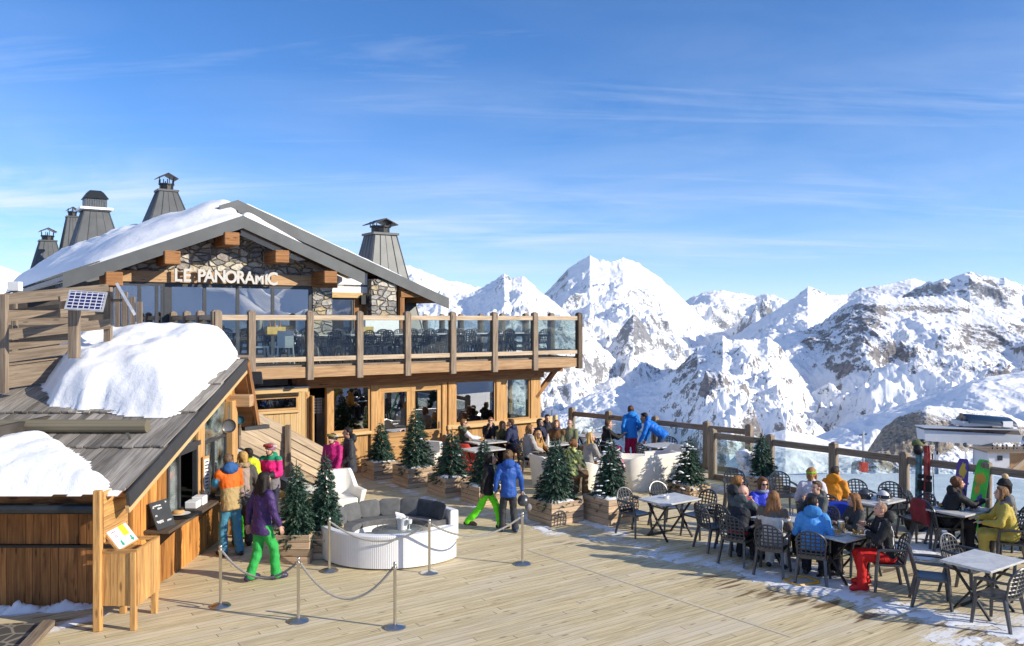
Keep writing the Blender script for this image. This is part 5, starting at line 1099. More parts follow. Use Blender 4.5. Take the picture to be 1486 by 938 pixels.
# ---- table things
def lathe_thing(name, label, cat, p, prof, mat, group=None, n_=14): return tag(MB().lathe(p, prof, n_).build(name, mat, None, p, smooth=True), label, cat, group)
BE = simple('amber beer', (.60, .27, .03), .2, 0, .1); FO = simple('beer foam', (.85, .80, .68), .8)
def beer(p, label, h=.19, r=.038):
    t = thing('beer_glass', label, 'glass', p); MB().lathe(p, [(.0, .006), (r*.86, .006), (r*.96, h*.8), (.0, h*.8)], 14).build('beer', BE, t, p, smooth=True); MB().lathe(p, [(.0, h*.8), (r*.96, h*.8), (r*.98, h*.93), (.0, h*.95)], 14).build('foam', FO, t, p, smooth=True)
    MB().lathe(p, [(r*.9, 0), (r, .003), (r*1.08, h), (r*1.04, h), (r*.92, .01)], 14).build('glass', M['clear'], t, p, smooth=True)
TZ = .744
beer(V((5.33, 13.62, TZ)), 'large beer glass left of the chips on the middle table', .21, .055); beer(V((5.58, 13.98, TZ)), 'half drunk beer held near the brown haired woman'); beer(V((5.68, 13.58, TZ)), 'slim tall beer glass in front of the bald man', .22, .034); beer(V((4.55, 14.78, TZ)), 'tall beer glass on the table of the women in sunglasses', .24, .036)
lathe_thing('water_bottle', 'clear plastic water bottle beside the large beer glass', 'bottle', V((5.18, 13.72, TZ)), [(.0, 0), (.034, 0), (.036, .14), (.014, .19), (.014, .215), (.0, .215)], M['clear'])
def food(p, label, c):
    t = thing('food_plate', label, 'plate', p); MB().lathe(p, [(.0, .002), (.08, .002), (.13, .02), (.125, .022), (.08, .008), (.0, .008)], 20).build('plate', M['white'], t, p, smooth=True); m = MB(); g = random.Random(label)
    for i in range(16): a, b = g.uniform(-.07, .07), g.uniform(-.07, .07); d = V((g.uniform(-1, 1), g.uniform(-1, 1), g.uniform(-.2, .5))).normalized()*.035; q = p+V((a, b, .03+g.uniform(0, .04))); m.beam(q-d, q+d, .014, .014)
    m.build('food', simple(c[0], c[1], .7), t, p)
CHP = ('fried chips', (.55, .30, .06)); food(V((5.56, 13.50, TZ)), 'white plate of chips in front of the bald man', CHP); food(V((5.42, 13.86, TZ)), 'plate with bun in the middle of the beer table', ('bun', (.50, .30, .12)))
food(V((8.3, 15.6, TZ)), 'plate of food on the cluttered table', CHP); food(V((8.42, 15.3, TZ)), 'plate of snacks before the woman in yellow', ('salami', (.42, .14, .08))); food(V((4.5, 14.62, TZ)), 'plate of food before the bald man in navy', ('bun', (.5, .3, .12))); food(V((5.22, 13.55, TZ)), 'plate with bread before the man in light blue', ('bun', (.5, .3, .12))); food(V((7.95, 15.5, TZ)), 'plate of chips before the curly haired man', CHP); food(V((2.35, 25.3, TZ)), 'plate on the table by the far fence', ('bun', (.5, .3, .12))); food(V((-.85, 24.0, TZ)), 'plate in front of the man in the green vest', CHP)
for i, (x, y) in enumerate(((8.05, 15.35), (8.12, 15.5), (8.22, 15.36), (8.18, 15.25), (-.95, 24.15), (-.55, 24.1), (-.45, 23.95), (.95, 23.7), (1.05, 23.6), (1.35, 23.75), (1.5, 23.7), (7.0, 16.0), (4.82, 14.62), (4.62, 14.58), (4.95, 14.9))):
    lab = 'clear drinking glass on the cluttered table by the curly haired man' if i < 4 else 'clear drinking glass on the wall table of the three men' if i < 7 else 'clear drinking glass on the table of the large group' if i < 11 else 'drinking glass beside the man in orange' if i < 12 else 'clear drinking glass on the table of the women in sunglasses'
    lathe_thing('drinking_glass', lab, 'glass', V((x, y, TZ)), [(.032, 0), (.036, .13), (.034, .13), (.03, .01), (.0, .01)], M['clear'], ('glasses on the cluttered table' if i < 4 else 'glasses on the wall table' if i < 7 else 'glasses on the group table' if i < 11 else None if i < 12 else 'glasses on the sunglasses table'))
lathe_thing('water_bottle', 'plastic bottle on the cluttered table', 'bottle', V((8.28, 15.45, TZ)), [(.0, 0), (.036, 0), (.038, .17), (.014, .23), (.014, .25), (.0, .25)], M['clear'])
for i, (x, y) in enumerate(((1.0, 23.45), (1.62, 23.55))): lathe_thing('wine_bottle', ('pale bottle on the near side of the group table', 'clear bottle at the right end of the group table')[i], 'bottle', V((x, y, TZ)), [(.0, 0), (.037, 0), (.037, .18), (.014, .24), (.014, .29), (.0, .29)], M['clear'] if i else M['cream'])
m = MB(); p = V((3.0, 16.35, TZ)); m.lathe(p, [(.0, 0), (.05, 0), (.062, .05), (.05, .05), (.045, .02), (.0, .02)], 16); tag(m.build('ashtray', M['white'], None, p, smooth=True), 'small white ashtray on the otherwise empty table', 'ashtray')
def helmet_mesh(mb, c, r, Mx=None):
    rings = []
    for z, q in ((-.35, 1.0), (-.1, 1.04), (.25, 1.0), (.55, .84), (.8, .58), (.97, .22)): rings.append([V(c)+(Mx @ V((math.cos(a)*r*q*.92, math.sin(a)*r*q*1.08, z*r)) if Mx else V((math.cos(a)*r*q*.92, math.sin(a)*r*q*1.08, z*r))) for a in [2*math.pi*j/18 for j in range(18)]])
    return mb.loft(rings)
GL = simple('black goggle lens', (.015, .015, .02), .1)
for i, (x, y, mt) in enumerate(((6.85, 16.35, M['resin']), (7.15, 16.2, simple('white helmet', (.62, .63, .64), .3)), (7.3, 16.42, M['black']))):
    p = V((x, y, TZ+.05)); t = thing('ski_helmet', ('dark ski helmet nearest the man in orange', 'white and grey ski helmet on the helmet table', 'black ski helmet at the far end of the helmet table')[i], 'helmet', p); helmet_mesh(MB(), p, .13).build('shell', mt, t, p, smooth=True)
    m = MB(); m.tube([p+V((math.cos(a)*.128, math.sin(a)*.145, .02)) for a in np.linspace(R(200), R(340), 9)], .035, 8); m.build('goggles', GL, t, p, smooth=True)
# tray on the deck, jackets and scarf on chairs
p = G(1163, 845); m = MB(); a_ = V((.93, .36, 0)); b_ = V((-.36, .93, 0)); pts = [p+a_*x+b_*y+Z*.02 for x, y in ((-.24, -.13), (-.2, -.17), (.2, -.17), (.24, -.13), (.24, .13), (.2, .17), (-.2, .17), (-.24, .13))]
t = thing('serving_tray', 'yellow rimmed tray lying on the deck under a chair', 'tray', p); m.tube(pts, .018, 6, 0, False, True); m.build('rim', simple('yellow tray rim', (.62, .33, .02), .5), t, p); MB().prism([q-Z*.012 for q in pts], Z*.008).build('base', M['marble'], t, p)
def drape(name, label, x, y, face, mat, h=.45, w_=.50):
    t = thing(name, label, 'clothing', (x, y, 0), -R(face)); m = MB(); rings = []
    for i in range(9):
        f = i/8; ring = []
        for y_, z_ in ((-.315-.03*math.sin(f*9), .45), (-.38-.02*math.sin(f*7), .70), (-.39, .86), (-.345, .905), (-.29, .87), (-.27, .72)): ring.append(V(((f-.5)*w_*(1-.12*(z_ > .84)), y_+.05*(abs(f-.5)*2)**2, z_-.05*(abs(f-.5)*2)**3)))
        rings.append(ring)
    m.loft(rings); m.build('folds', mat, t, smooth=True); return t
drape('draped_jacket', 'royal blue jacket hung over the back of a lattice chair', 5.84, 15.0, 200, simple('royal blue nylon', (.012, .045, .42), .5)); drape('draped_scarf', 'dark red scarf and jacket over the chair behind the curly haired man', 7.85, 15.72, 70, simple('dark red knit', (.23, .025, .03), .8), .4, .40)
# ---- skis, poles, snowboards against the fence
def rod(a, b, w_, h_, mat, name, par, org): return MB().beam(a, b, w_, h_, up=V((-.7, -.7, 0))).build(name, mat, par, org)
p0 = V((8.62, 18.0, 0))
for i, (dx, c, lab) in enumerate(((0, (.09, .20, .22), 'pair of teal skis leaning on the fence post'), (.16, (.36, .05, .04), 'pair of red skis leaning on the fence post'))):
    b = p0+V((dx*.8, -dx*.6-.1, 0)); t = thing('ski_pair', lab, 'skis', b)
    for k in range(2):
        q = b+V((k*.05, -k*.03, 0)); e = q+V((.07, .10+.04*k, 1.52-.03*i)); pts = [q, q.lerp(e, .93), e+V((.01, .05, .03))]
        mk = simple('ski top %d' % i, c, .35, 0, .5, 9); m = MB(); m.beam(pts[0], pts[1], .085, .014, up=V((-.7, -.7, 0))); m.beam(pts[1], pts[2], .08, .012, up=V((-.7, -.7, 0))); s_ = m.build('ski', mk, t, b)
        m = MB(); mid = q.lerp(e, .45); m.box(mid+V((.02, -.04, 0)), (.06, .05, .22)); m.box(mid+V((.02, -.05, .2)), (.055, .05, .08)); m.build('binding', M['black'], s_, b)
for k in range(2):
    b = p0+V((.26+.05*k, -.22-.03*k, 0)); e = b+V((.05, .2, 1.22)); t = thing('ski_pole', ('thin dark ski pole beside the red skis', 'second ski pole right of the red skis')[k], 'ski pole', b); MB().tube([b, e], .009, 7).build('shaft', M['dark_metal'], t, b); MB().tube([e-Z*.02, e+V((.01, .02, .13))], .017, 8).build('grip', M['black'], t, b); MB().lathe(b+Z*.08, [(.01, 0), (.05, .005), (.01, .012)], 10).build('basket', M['black'], t, b)
p = p0+V((.07, .0, 1.5)); t = thing('ski_goggles', 'olive and orange goggles and gloves hung on the ski tips', 'goggles', p); m = MB(); m.ell(p+V((0, 0, .06)), (.13, .10, .09)); m.build('lens', simple('olive glove', (.13, .15, .05), .7), t, p, smooth=True); m = MB(); m.ell(p+V((.08, -.02, .1)), (.08, .07, .06)); m.ell(p+V((-.02, -.06, -.06)), (.11, .08, .12)); m.build('glove', M['black'], t, p, smooth=True)
def board(label, b, e, w_, c, decos, side):
    t = thing('snowboard', label, 'snowboard', b); d = (e-b); ln_ = d.length; d.normalize(); nx_ = V((-.70, -.70, .12)); nx_ = (nx_-d*nx_.dot(d)).normalized(); x_ = d.cross(nx_); pts = []
    N_ = 40; out = []
    for i in range(N_):
        a = 2*math.pi*i/N_; cx2, sy2 = math.cos(a), math.sin(a); yy = sy2*ln_/2; ax_ = abs(sy2); hwid = w_/2*(1-.10*(1-ax_**2)) ; xx = (1 if cx2 > 0 else -1)*abs(cx2)**.35*hwid; out.append((xx, (1 if sy2 > 0 else -1)*abs(sy2)**.75*ln_/2))
    cen = b+d*ln_/2
    MB().prism([cen+x_*u_+d*v_ for u_, v_ in out], nx_*.012).build('deck', c, t, b)
    for poly, mt in decos: MB().prism([cen+x_*u_+d*v_+nx_*.0125 for u_, v_ in poly], nx_*.002).build('graphic', mt, t, b)
    for v_ in (-.28, .22):
        m = MB(); q = cen+d*v_-nx_*.02; m.box(q, (.22, .05, .16), (x_, nx_, d)); m.tube([q-x_*.1-nx_*.02, q-x_*.08-nx_*.16, q+x_*.08-nx_*.16, q+x_*.1-nx_*.02], .02, 6); m.build('binding', M['black'], t, b)
    return t
YL = simple('board yellow', (.62, .40, .03), .4); PU = simple('board purple', (.11, .05, .26), .35); GN = simple('board green', (.06, .55, .03), .35); OR = simple('board orange', (.62, .30, .02), .4); BK = M['black']
def blob(cx, cy, rx, ry, k=14, j=.2, seed=1): g = random.Random(seed); return [(cx+rx*math.cos(6.283*i/k)*(1+g.uniform(-j, j)), cy+ry*math.sin(6.283*i/k)*(1+g.uniform(-j, j))) for i in range(k)]
board('purple snowboard with yellow print leaning on the fence rail', V((9.05, 17.1, 0)), V((9.36, 17.42, 1.33)), .27, PU, [(blob(.01, .45, .06, .17, 14, .35, 2), YL), ([(-.11, .02), (0, .22), (.11, .02), (.11, -.06), (0, .12), (-.11, -.06)], BK), ([(-.09, -.12), (0, .08), (.09, -.12), (.04, -.12), (0, -.02), (-.04, -.12)], YL)], 0)
board('bright green snowboard with orange and purple print leaning on the fence rail', V((9.20, 16.78, 0)), V((9.62, 17.12, 1.36)), .30, GN, [(blob(-.01, .33, .10, .12, 14, .15, 3), OR), (blob(.03, -.18, .07, .2, 14, .2, 4), PU), (blob(-.04, .10, .04, .12, 10, .3, 5), OR)], 0)
p = V((8.05, 16.75, 0)); t = thing('rucksack', 'dark rucksack and straps lying at the foot of the fence by the skis', 'bag', p); m = MB(); m.ell(p+Z*.2, (.24, .18, .24)); m.ell(p+V((.2, .1, .14)), (.16, .14, .15)); m.build('bag', M['black'], t, p, smooth=True); m = MB(); m.tube([p+V((-.1, -.17, .3)), p+V((-.16, -.28, .15)), p+V((-.1, -.2, .03))], .018, 6); m.tube([p+V((.12, -.15, .3)), p+V((.2, -.26, .15)), p+V((.14, -.18, .03))], .018, 6); m.build('strap', M['steel'], t, p)

# ================= chairlift station and buildings below ==========================
Y0 = 200.0; q0 = P(1425, 690, Y0); cs = thing('chairlift_station', 'grey chairlift station on columns below the terrace with curved blue roof', 'station', q0)
ST = simple('pale grey sheet cladding', (.38, .41, .46), .5, 0, .05, .3); DB = simple('dark brown cladding', (.10, .075, .07), .7, 0, .2, .5); NB = simple('navy blue roof sheet', (.012, .035, .075), .35)
def sbx(x0, y0, x1, y1, Yd, dep, name, mat, par=cs, tp=None):
    a, b = P(x0, y1, Yd), P(x1, y0, Yd); return MB().box(((a.x+b.x)/2, Yd+dep/2, (a.z+b.z)/2), (b.x-a.x, dep, b.z-a.z), None, 0, tp).build(name, mat, par, q0)
a = [P(1341, 624, Y0), P(1484, 632, Y0), P(1482, 642, Y0), P(1440, 643, Y0), P(1425, 646, Y0), P(1343, 640, Y0)]; MB().prism(a, V((0, 4, 0))).build('platform', ST, cs, q0)
a = [P(1341, 621, Y0+.5), P(1478, 625, Y0+.5), P(1482, 632, Y0+.5), P(1341, 626, Y0+.5)]; MB().prism(a, V((0, 3, 0))).build('upper_wall', DB, cs, q0)
for x in (1366, 1382, 1401, 1433): sbx(x, 624+(x-1341)*.035, x+9, 629+(x-1341)*.035, Y0+.3, .5, 'window', M['black'])
MB().prism([P(1341, 620, Y0-1), P(1478, 624, Y0-1), P(1478, 625, Y0-1), P(1341, 621.5, Y0-1)], V((0, 4.6, 0))).build('flat_roof', ST, cs, q0)
rings = []
for x, dy in ((1397, 0), (1400, 0), (1462, 5), (1466, 6)):
    c = P(x, 612+dy, Y0+3); rings.append([c+V((0, 3.2*math.cos(a_), 1.9*math.sin(a_)*(.8 if x in (1397, 1466) else 1))) for a_ in [math.pi*j/10 for j in range(11)]])
MB().loft(rings).build('curved_roof', NB, cs, q0, smooth=True); sbx(1398, 612, 1466, 619, Y0+.4, 5.5, 'motor_housing', ST); sbx(1456, 612, 1470, 620, Y0-.2, 6, 'end_panel', M['white'])
sbx(1394, 600, 1397, 624, Y0+2, .6, 'support', DB); sbx(1416, 618, 1440, 625, Y0+2, 3, 'support', DB); sbx(1425, 640, 1441, 700, Y0+2, 4, 'column', simple('concrete grey', (.30, .31, .32), .8, 0, .1, .4)); sbx(1358.5, 640, 1361.5, 660, Y0+1, .6, 'column', DB); sbx(1358, 655, 1362, 700, Y0+1, .8, 'column', ST)
q1 = P(1460, 690, 190); vb = thing('station_building', 'low white building with timber balcony beneath the chairlift station', 'building', q1)
def vbx(x0, y0, x1, y1, Yd, dep, name, mat): a, b = P(x0, y1, Yd), P(x1, y0, Yd); return MB().box(((a.x+b.x)/2, Yd+dep/2, (a.z+b.z)/2), (b.x-a.x, dep, b.z-a.z)).build(name, mat, vb, q1)
vbx(1435, 658, 1465, 700, 190, 6, 'wall', simple('grey render', (.52, .52, .53), .8, 0, .06, .3)); vbx(1448, 662, 1455, 668.5, 189.8, .4, 'window', M['black']); vbx(1465, 655, 1520, 700, 191, 6, 'wall', M['fascia_wood']); vbx(1433, 655.5, 1520, 657.8, 189, 7.5, 'balcony', M['grey_wood'])
MB().prism([P(1458, 690, 189.3), P(1500, 655, 189.3), P(1500, 663, 189.3), P(1464, 694, 189.3)], V((0, .3, 0))).build('stair_stringer', M['pale_wood'], vb, q1)
for x in range(1437, 1520, 7): vbx(x, 649, x+.7, 656, 189.2, .12, 'baluster', M['grey_wood'])
vbx(1433, 648.4, 1520, 649.4, 189.2, .14, 'balcony_rail', M['grey_wood'])
q = P(1401, 652, 150); bl = thing('piste_lamp', 'small round snow gun head standing on the piste before the station', 'lamp', q); m = MB(); m.ell(P(1401, 646, 150), (.45, .45, .45)); m.build('head', M['zinc'], bl, q, smooth=True); MB().beam(P(1401, 649, 150), P(1401, 685, 150), .2, .2).build('pole', M['steel'], bl, q)
q = P(1253, 684, 90); pl = thing('lift_pylon', 'slim grey lift pylon with red padding seen through the fence', 'pylon', q); MB().tube([q, P(1252.5, 626, 90)], .13, 10).build('mast', ST, pl, q); MB().box(q+Z*.45, (.75, .75, 1.0)).build('padding', M['red'], pl, q, bevel=.05); MB().beam(P(1247, 632, 90), P(1258, 630, 90), .12, .12).build('crossarm', M['dark_metal'], pl, q)
# ================= people =========================================================
SK = {}
def skin(c=(.55, .33, .235)):
    if c not in SK: SK[c] = simple('skin %d' % len(SK), c, .5, 0, .08, 20)
    return SK[c]
FC = {}
def cloth(c, rough=.75):
    k = (tuple(c), rough)
    if k not in FC:
        n = N('fabric %d' % len(FC)); o = n.coord(); w1 = n.noise(o, 9, 4, .6, .8); w2 = n.noise(n.mapping(o, (1, 1, .35)), 16, 3, .5)
        n.set(Base_Color=n.mix(w1, tuple(x*.82 for x in c), tuple(min(.9, x*1.12) for x in c)), Roughness=rough); n.b.inputs['Specular IOR Level'].default_value = .35
        n.bump(n.math('ADD', w1, n.math('MULTIPLY', w2, .7)), .9, .022); FC[k] = n.mat
    return FC[k]
HC = {}
def hairm(c):
    if c not in HC:
        n = N('hair %d' % len(HC)); o = n.coord(); q = n.noise(n.mapping(o, (60, 60, 9)), 1.0, 4, .6)
        n.set(Base_Color=n.mix(n.mapr(q, .3, .7), tuple(x*.55 for x in c), tuple(min(.9, x*1.3) for x in c)), Roughness=.6); n.b.inputs['Specular IOR Level'].default_value = .25; n.bump(q, .9, .01); HC[c] = n.mat
    return HC[c]
EYE = simple('dark eye', (.02, .015, .012), .2); LIP = simple('lips', (.40, .16, .13), .5); LENS = simple('dark lens', (.012, .012, .014), .08)
BR, BL, BLK, GRY, BALD = (.10, .05, .022), (.42, .26, .10), (.018, .014, .012), (.22, .20, .18), None
JOBS = []
def job(mb, name, mats, par, vox, sm, pick=None, extra=None): JOBS.append((mb, name, mats, par, vox, sm, pick, extra))
def ik(S, T, l1, l2, pole):
    d = T-S; D = min(d.length, (l1+l2)*.985); d.normalize(); a = (l1*l1-l2*l2+D*D)/(2*D); h = math.sqrt(max(0, l1*l1-a*a)); p = V(pole); p = (p-d*p.dot(d)).normalized(); return S+d*a+p*h, S+d*D
def fingers(mb, wst, dr, side_up, k, curl):
    dr = dr.normalized(); up = (side_up-dr*side_up.dot(dr)).normalized(); ac = dr.cross(up)     # up: back of hand
    for i, (o_, l_) in enumerate(((-.030, .070), (-.010, .080), (.010, .075), (.030, .058))):
        b = wst+dr*.075*k+ac*o_*k; p1 = b+dr*l_*.5*k-up*curl*.012*k; p2 = p1+(dr*(1-.5*curl)-up*curl*.8)*l_*.55*k; mb.tube([b-dr*.02*k, b, p1, p2], [.010*k, .010*k, .009*k, .0065*k], 6)
    b = wst+dr*.02*k+ac*-.036*k; p1 = b+(dr*.6-ac*.6-up*.2).normalized()*.035*k; p2 = p1+(dr*.9-ac*.1-up*.3).normalized()*.03*k; mb.tube([b+ac*.01*k, b, p1, p2], [.012*k, .012*k, .010*k, .007*k], 6)
def person(label, loc, face, h=1.75, pose='stand', seat=.43, lean=3, side=0, head=(0, 0), LH=None, RH=None, feet=None, hair=('short', BR), top=None, legs=(.02, .02, .025), boots=(.03, .03, .035), sk=(.55, .33, .235), extra=(), width=1.0, gloves=None, knees=None, hood=None, puffy=1.0, jl=0.0, turn=0):
    k = h/1.75; loc = V(loc); t = thing('person', label, 'person', loc, -R(face)); sit = pose == 'sit'
    X = V((1, 0, 0)); T = V((math.sin(R(side)), math.sin(R(lean)), math.cos(R(lean))*math.cos(R(side)))).normalized(); Xs = (Matrix.Rotation(R(-turn), 3, 'Z') @ X); Xs = (Xs-T*Xs.dot(T)).normalized(); Fw = T.cross(Xs)
    pel = V((0, -.06*0, seat+.10)) if sit else V((0, 0, .93*k))
    neck = pel+T*.545*k; hip = [pel+V((s*.088*k*width, 0, -.03)) for s in (-1, 1)]
    if sit:
        ank = [V(f) for f in feet] if feet else [V((-.13, .40, .09)), V((.13, .37, .09))]; kn = []
        for i in (0, 1): kn.append(ik(hip[i], ank[i], .43*k, .43*k, (0, .6, 1))[0])
    else:
        ank = [V(f) for f in feet] if feet else [V((-.11*k, .02, .085)), V((.11*k, -.02, .085))]; kn = []
        for i in (0, 1): e, w_ = ik(hip[i], ank[i], .412*k, .412*k, (0, 1, .05)); kn.append(e); ank[i] = w_ if (w_-ank[i]).length > .05 else ank[i]
    sh = [neck+Xs*(s*.185*k*width)-T*.045*k for s in (-1, 1)]
    dft = [V((-.26*k, .10, .80*k)), V((.26*k, .10, .80*k))] if not sit else [V((-.15, .36, .66)), V((.15, .36, .66))]
    hand = [V(LH) if LH else dft[0], V(RH) if RH else dft[1]]; elb = [0, 0]; dirs = [0, 0]
    for i in (0, 1): elb[i], hand[i] = ik(sh[i], hand[i], .295*k, .27*k, ((-.5, .5)[i]*1.0, -.45, -.6)); dirs[i] = (hand[i]-elb[i]).normalized()
    # --- body: one continuous figure
    mb = MB(); w_ = width
    def ring(c, rx, ry, n_=14, f=0.0): return [c+Xs*(rx*k*w_*math.cos(2*math.pi*j/n_))+Fw*(ry*k*math.sin(2*math.pi*j/n_)+f*k) for j in range(n_)]
    mb.loft([ring(pel-T*.09*k, .10, .09), ring(pel-T*.03*k, .155, .115), ring(pel+T*.14*k, .135, .10), ring(pel+T*.34*k, .155, .115, f=.01), ring(pel+T*.47*k, .13, .085), ring(pel+T*.535*k, .06, .06), ring(pel+T*.55*k, .03, .03)])
    for i in (0, 1):
        mb.cap(sh[i], elb[i], .048*k, .040*k); mb.cap(elb[i], hand[i], .040*k, .028*k); mb.cap(hip[i], kn[i], .085*k, .055*k); mb.cap(kn[i], ank[i], .052*k, .038*k)
        mb.cap(ank[i]+V((0, -.03, -.045)), ank[i]+V((.02*(-1, 1)[i], .14, -.05)), .036*k, .03*k); mb.cap(sh[i], neck-T*.02*k, .045*k, .05*k)
    yaw, pit = head; Rh = Matrix.Rotation(R(-yaw), 3, 'Z') @ Matrix.Rotation(R(-pit), 3, 'X'); kk = .93+.07*k if h < 1.6 else k*.98
    hc = neck+T*.07*k+Z*.095*k+V((0, .025*k, 0)); 
    def hp(x, y, z): return hc+Rh @ V((x*kk, y*kk, z*kk))
    mb.cap(neck-T*.05*k, hc-V((0, .01, .05)), .056*k, .052*k)
    def he(c, r): mb.ell(hp(*c), tuple(q*kk for q in r), Rh, 14, 10)
    he((0, -.008, .022), (.075, .094, .092)); he((0, .022, -.055), (.056, .066, .062)); he((0, .062, -.093), (.024, .022, .018)); he((0, .078, .028), (.05, .014, .014)); he((0, .058, -.03), (.055, .030, .04))
    mb.cap(hp(0, .092, .012), hp(0, .110, -.030), .009*kk, .015*kk)
    for s in (-1, 1): he((s*.076, -.008, -.012), (.011, .020, .032))
    for i in (0, 1):
        up_ = V((0, 0, 1)) if abs(dirs[i].z) < .8 else V(((-1, 1)[i], .2, 0)); ac = dirs[i].cross(up_).normalized(); mb.loft([[hand[i]+dirs[i]*(d_*k)+ac*(rx*k*math.cos(a))+dirs[i].cross(ac)*(ry*k*math.sin(a)) for a in [2*math.pi*j/10 for j in range(10)]] for d_, rx, ry in ((-.03, .026, .022), (.01, .034, .02), (.05, .042, .018), (.085, .040, .014))])
    ex = MB()
    for i in (0, 1): up_ = V((0, 0, 1)) if abs(dirs[i].z) < .8 else V(((-1, 1)[i], .2, 0)); fingers(ex, hand[i], dirs[i], up_, k, .55)
    ex2 = MB()
    for s in (-1, 1): ex2.ell(hp(s*.031, .086, .008), (.011*kk, .006*kk, .006*kk), Rh, 8, 6)
    ex3 = MB(); ex3.ell(hp(0, .086, -.062), (.022*kk, .008*kk, .006*kk), Rh, 8, 6)
    glv = gloves
    def pickbody(C):
        if not glv: return np.zeros(len(C), int)
        d = np.min([np.linalg.norm(C-np.array(hand[i]+dirs[i]*.05), axis=1) for i in (0, 1)], 0); return np.where(d < .12, 3, 0)
    job(mb, 'body', [skin(sk), EYE, LIP]+([cloth(glv)] if glv else []), t, .0125, 2, pickbody, [(ex, 3 if glv else 0), (ex2, 1), (ex3, 2)])
    # --- trousers
    mb = MB(); mb.loft([ring(pel-T*.12*k, .10, .10), ring(pel-T*.05*k, .17, .135), ring(pel+T*.06*k, .16, .125), ring(pel+T*.10*k, .15, .115)])
    for i in (0, 1):
        mb.cap(hip[i], kn[i], .098*k, .082*k, 12); d = (ank[i]-kn[i]); mb.cap(kn[i], ank[i]-d.normalized()*.0, .080*k, .080*k, 12); mb.cap(ank[i]+V((0, .01, .02)), ank[i]+V((0, .01, -.0)), .085*k, .085*k, 12)
    lm = legs if isinstance(legs, dict) else {'m': [legs]}
    job(mb, 'trousers', [cloth(c) for c in lm['m']], t, .02, 3, lm.get('p'))
    # --- boots
    for i in (0, 1):
        b = MB(); a = ank[i]; s = (-1, 1)[i]; dd = (kn[i]-a).normalized(); tw = V((.03*s, .17, -.05)); b.cap(a+V((0, -.055, -.04)), a+tw, .050*k, .042*k); b.cap(a+V((0, -.01, -.02)), a+dd*.10, .058*k, .066*k); b.ell(a+V((.012*s, .07, -.03)), (.052*k, .13*k, .05*k))
        job(b, 'boot', [cloth(boots, .4)], t, .016, 2, lambda C: np.zeros(len(C), int))
    # --- jacket
    top = top or {'m': [(.03, .03, .04)]}; mb = MB(); hem = (-.04 if sit else -.12-jl)*k; q = puffy
    mb.loft([ring(pel+T*hem, .185*q, .150*q), ring(pel+T*(hem+.03*k), .19*q, .155*q), ring(pel+T*.10*k, .172*q, .138*q), ring(pel+T*.22*k, .168*q, .134*q), ring(pel+T*.36*k, .190*q, .148*q, f=.01), ring(pel+T*.47*k, .165*q, .115*q), ring(pel+T*.54*k, .095, .088), ring(pel+T*.59*k, .082, .08), ring(pel+T*.60*k, .06, .06)])
    for i in (0, 1):
        mb.cap(sh[i]+Xs*(-.01*(-1, 1)[i]), elb[i], .078*k*q, .066*k*q, 12); mb.cap(elb[i], hand[i]-dirs[i]*.035*k, .064*k*q, .052*k*q, 12); mb.cap(sh[i], neck-T*.05*k, .07*k, .075*k)
    if hood is None and hair[0] not in ('long', 'bob'): mb.ell(neck+T*.02*k-Fw*.085*k, (.125*k, .075*k, .085*k), None, 14, 8)
    info = dict(k=k, pel=np.array(pel), T=np.array(T), sh=[np.array(x) for x in sh], el=[np.array(x) for x in elb], ha=[np.array(x) for x in hand], Xs=np.array(Xs), Fw=np.array(Fw), neck=np.array(neck))
    pk = top.get('p'); job(mb, 'jacket', [cloth(c, top.get('r', .7)) for c in top['m']], t, .019, 3, (lambda C, pk=pk, info=info: pk(C, info)) if pk else None)
    if hood:
        b = MB(); b.ell(neck+T*.03*k-Fw*.09*k, (.145*k, .085*k, .11*k), None, 14, 8); b.tube([neck+T*.02*k+Xs*(.115*k*math.cos(a))+Fw*(.105*k*math.sin(a))+T*.015*k*math.sin(a) for a in np.linspace(R(-215), R(35), 14)], .035*k, 8); job(b, 'hood', [cloth(hood)], t, .018, 2)
    # --- hair and headgear
    hk, hcol = hair
    def H(mb): job(mb, 'hair', [hairm(hcol)], t, .0125, 1)
    if hk in ('short', 'long', 'bob', 'curly', 'pony', 'fringe'):
        b = MB(); g = .006 if hk == 'short' else .014
        b.ell(hp(0, -.026, .034), ((.080+g)*kk, (.088+g)*kk, (.088+g)*kk), Rh, 14, 10); b.ell(hp(0, .035, .092), (.060*kk, .050*kk, .028*kk), Rh); b.ell(hp(0, -.07, -.03), (.066*kk, .036*kk, .06*kk), Rh)
        if hk in ('long', 'bob', 'fringe', 'pony', 'curly'):
            for s in (-1, 1): b.cap(hp(s*.066, .02, .06), hp(s*.078, .0, -.05), .026*kk, .024*kk)
        if hk == 'bob':
            for s in (-1, 1): b.cap(hp(s*.076, .01, .0), hp(s*.078, .01, -.10), .032*kk, .028*kk)
            b.cap(hp(0, -.075, 0), hp(0, -.085, -.11), .07*kk, .055*kk)
        if hk == 'long':
            for s in (-1, -.35, .35, 1): b.cap(hp(s*.06, -.06, -.0), hp(s*.085, -.125, -.20), .050*kk, .056*kk); b.cap(hp(s*.085, -.125, -.20), hp(s*.08, -.165, -.38-.05*abs(s)), .056*kk, .030*kk)
            for s in (-1, 1): b.cap(hp(s*.08, .0, -.03), hp(s*.098, -.01, -.20), .026*kk, .020*kk)
        if hk == 'pony': b.ell(hp(0, -.11, .06), (.045*kk, .05*kk, .045*kk), Rh)
        if hk == 'curly':
            g_ = random.Random(label)
            for i in range(34): a, e = g_.uniform(0, 6.28), g_.uniform(-.2, 1.5); b.ell(hp(.086*math.cos(a)*math.cos(e)*.98, -.03+.094*math.sin(a)*math.cos(e)*(.75 if math.sin(a) > 0 else 1), .04+.092*math.sin(e)), (.026*kk,)*3, None, 8, 6)
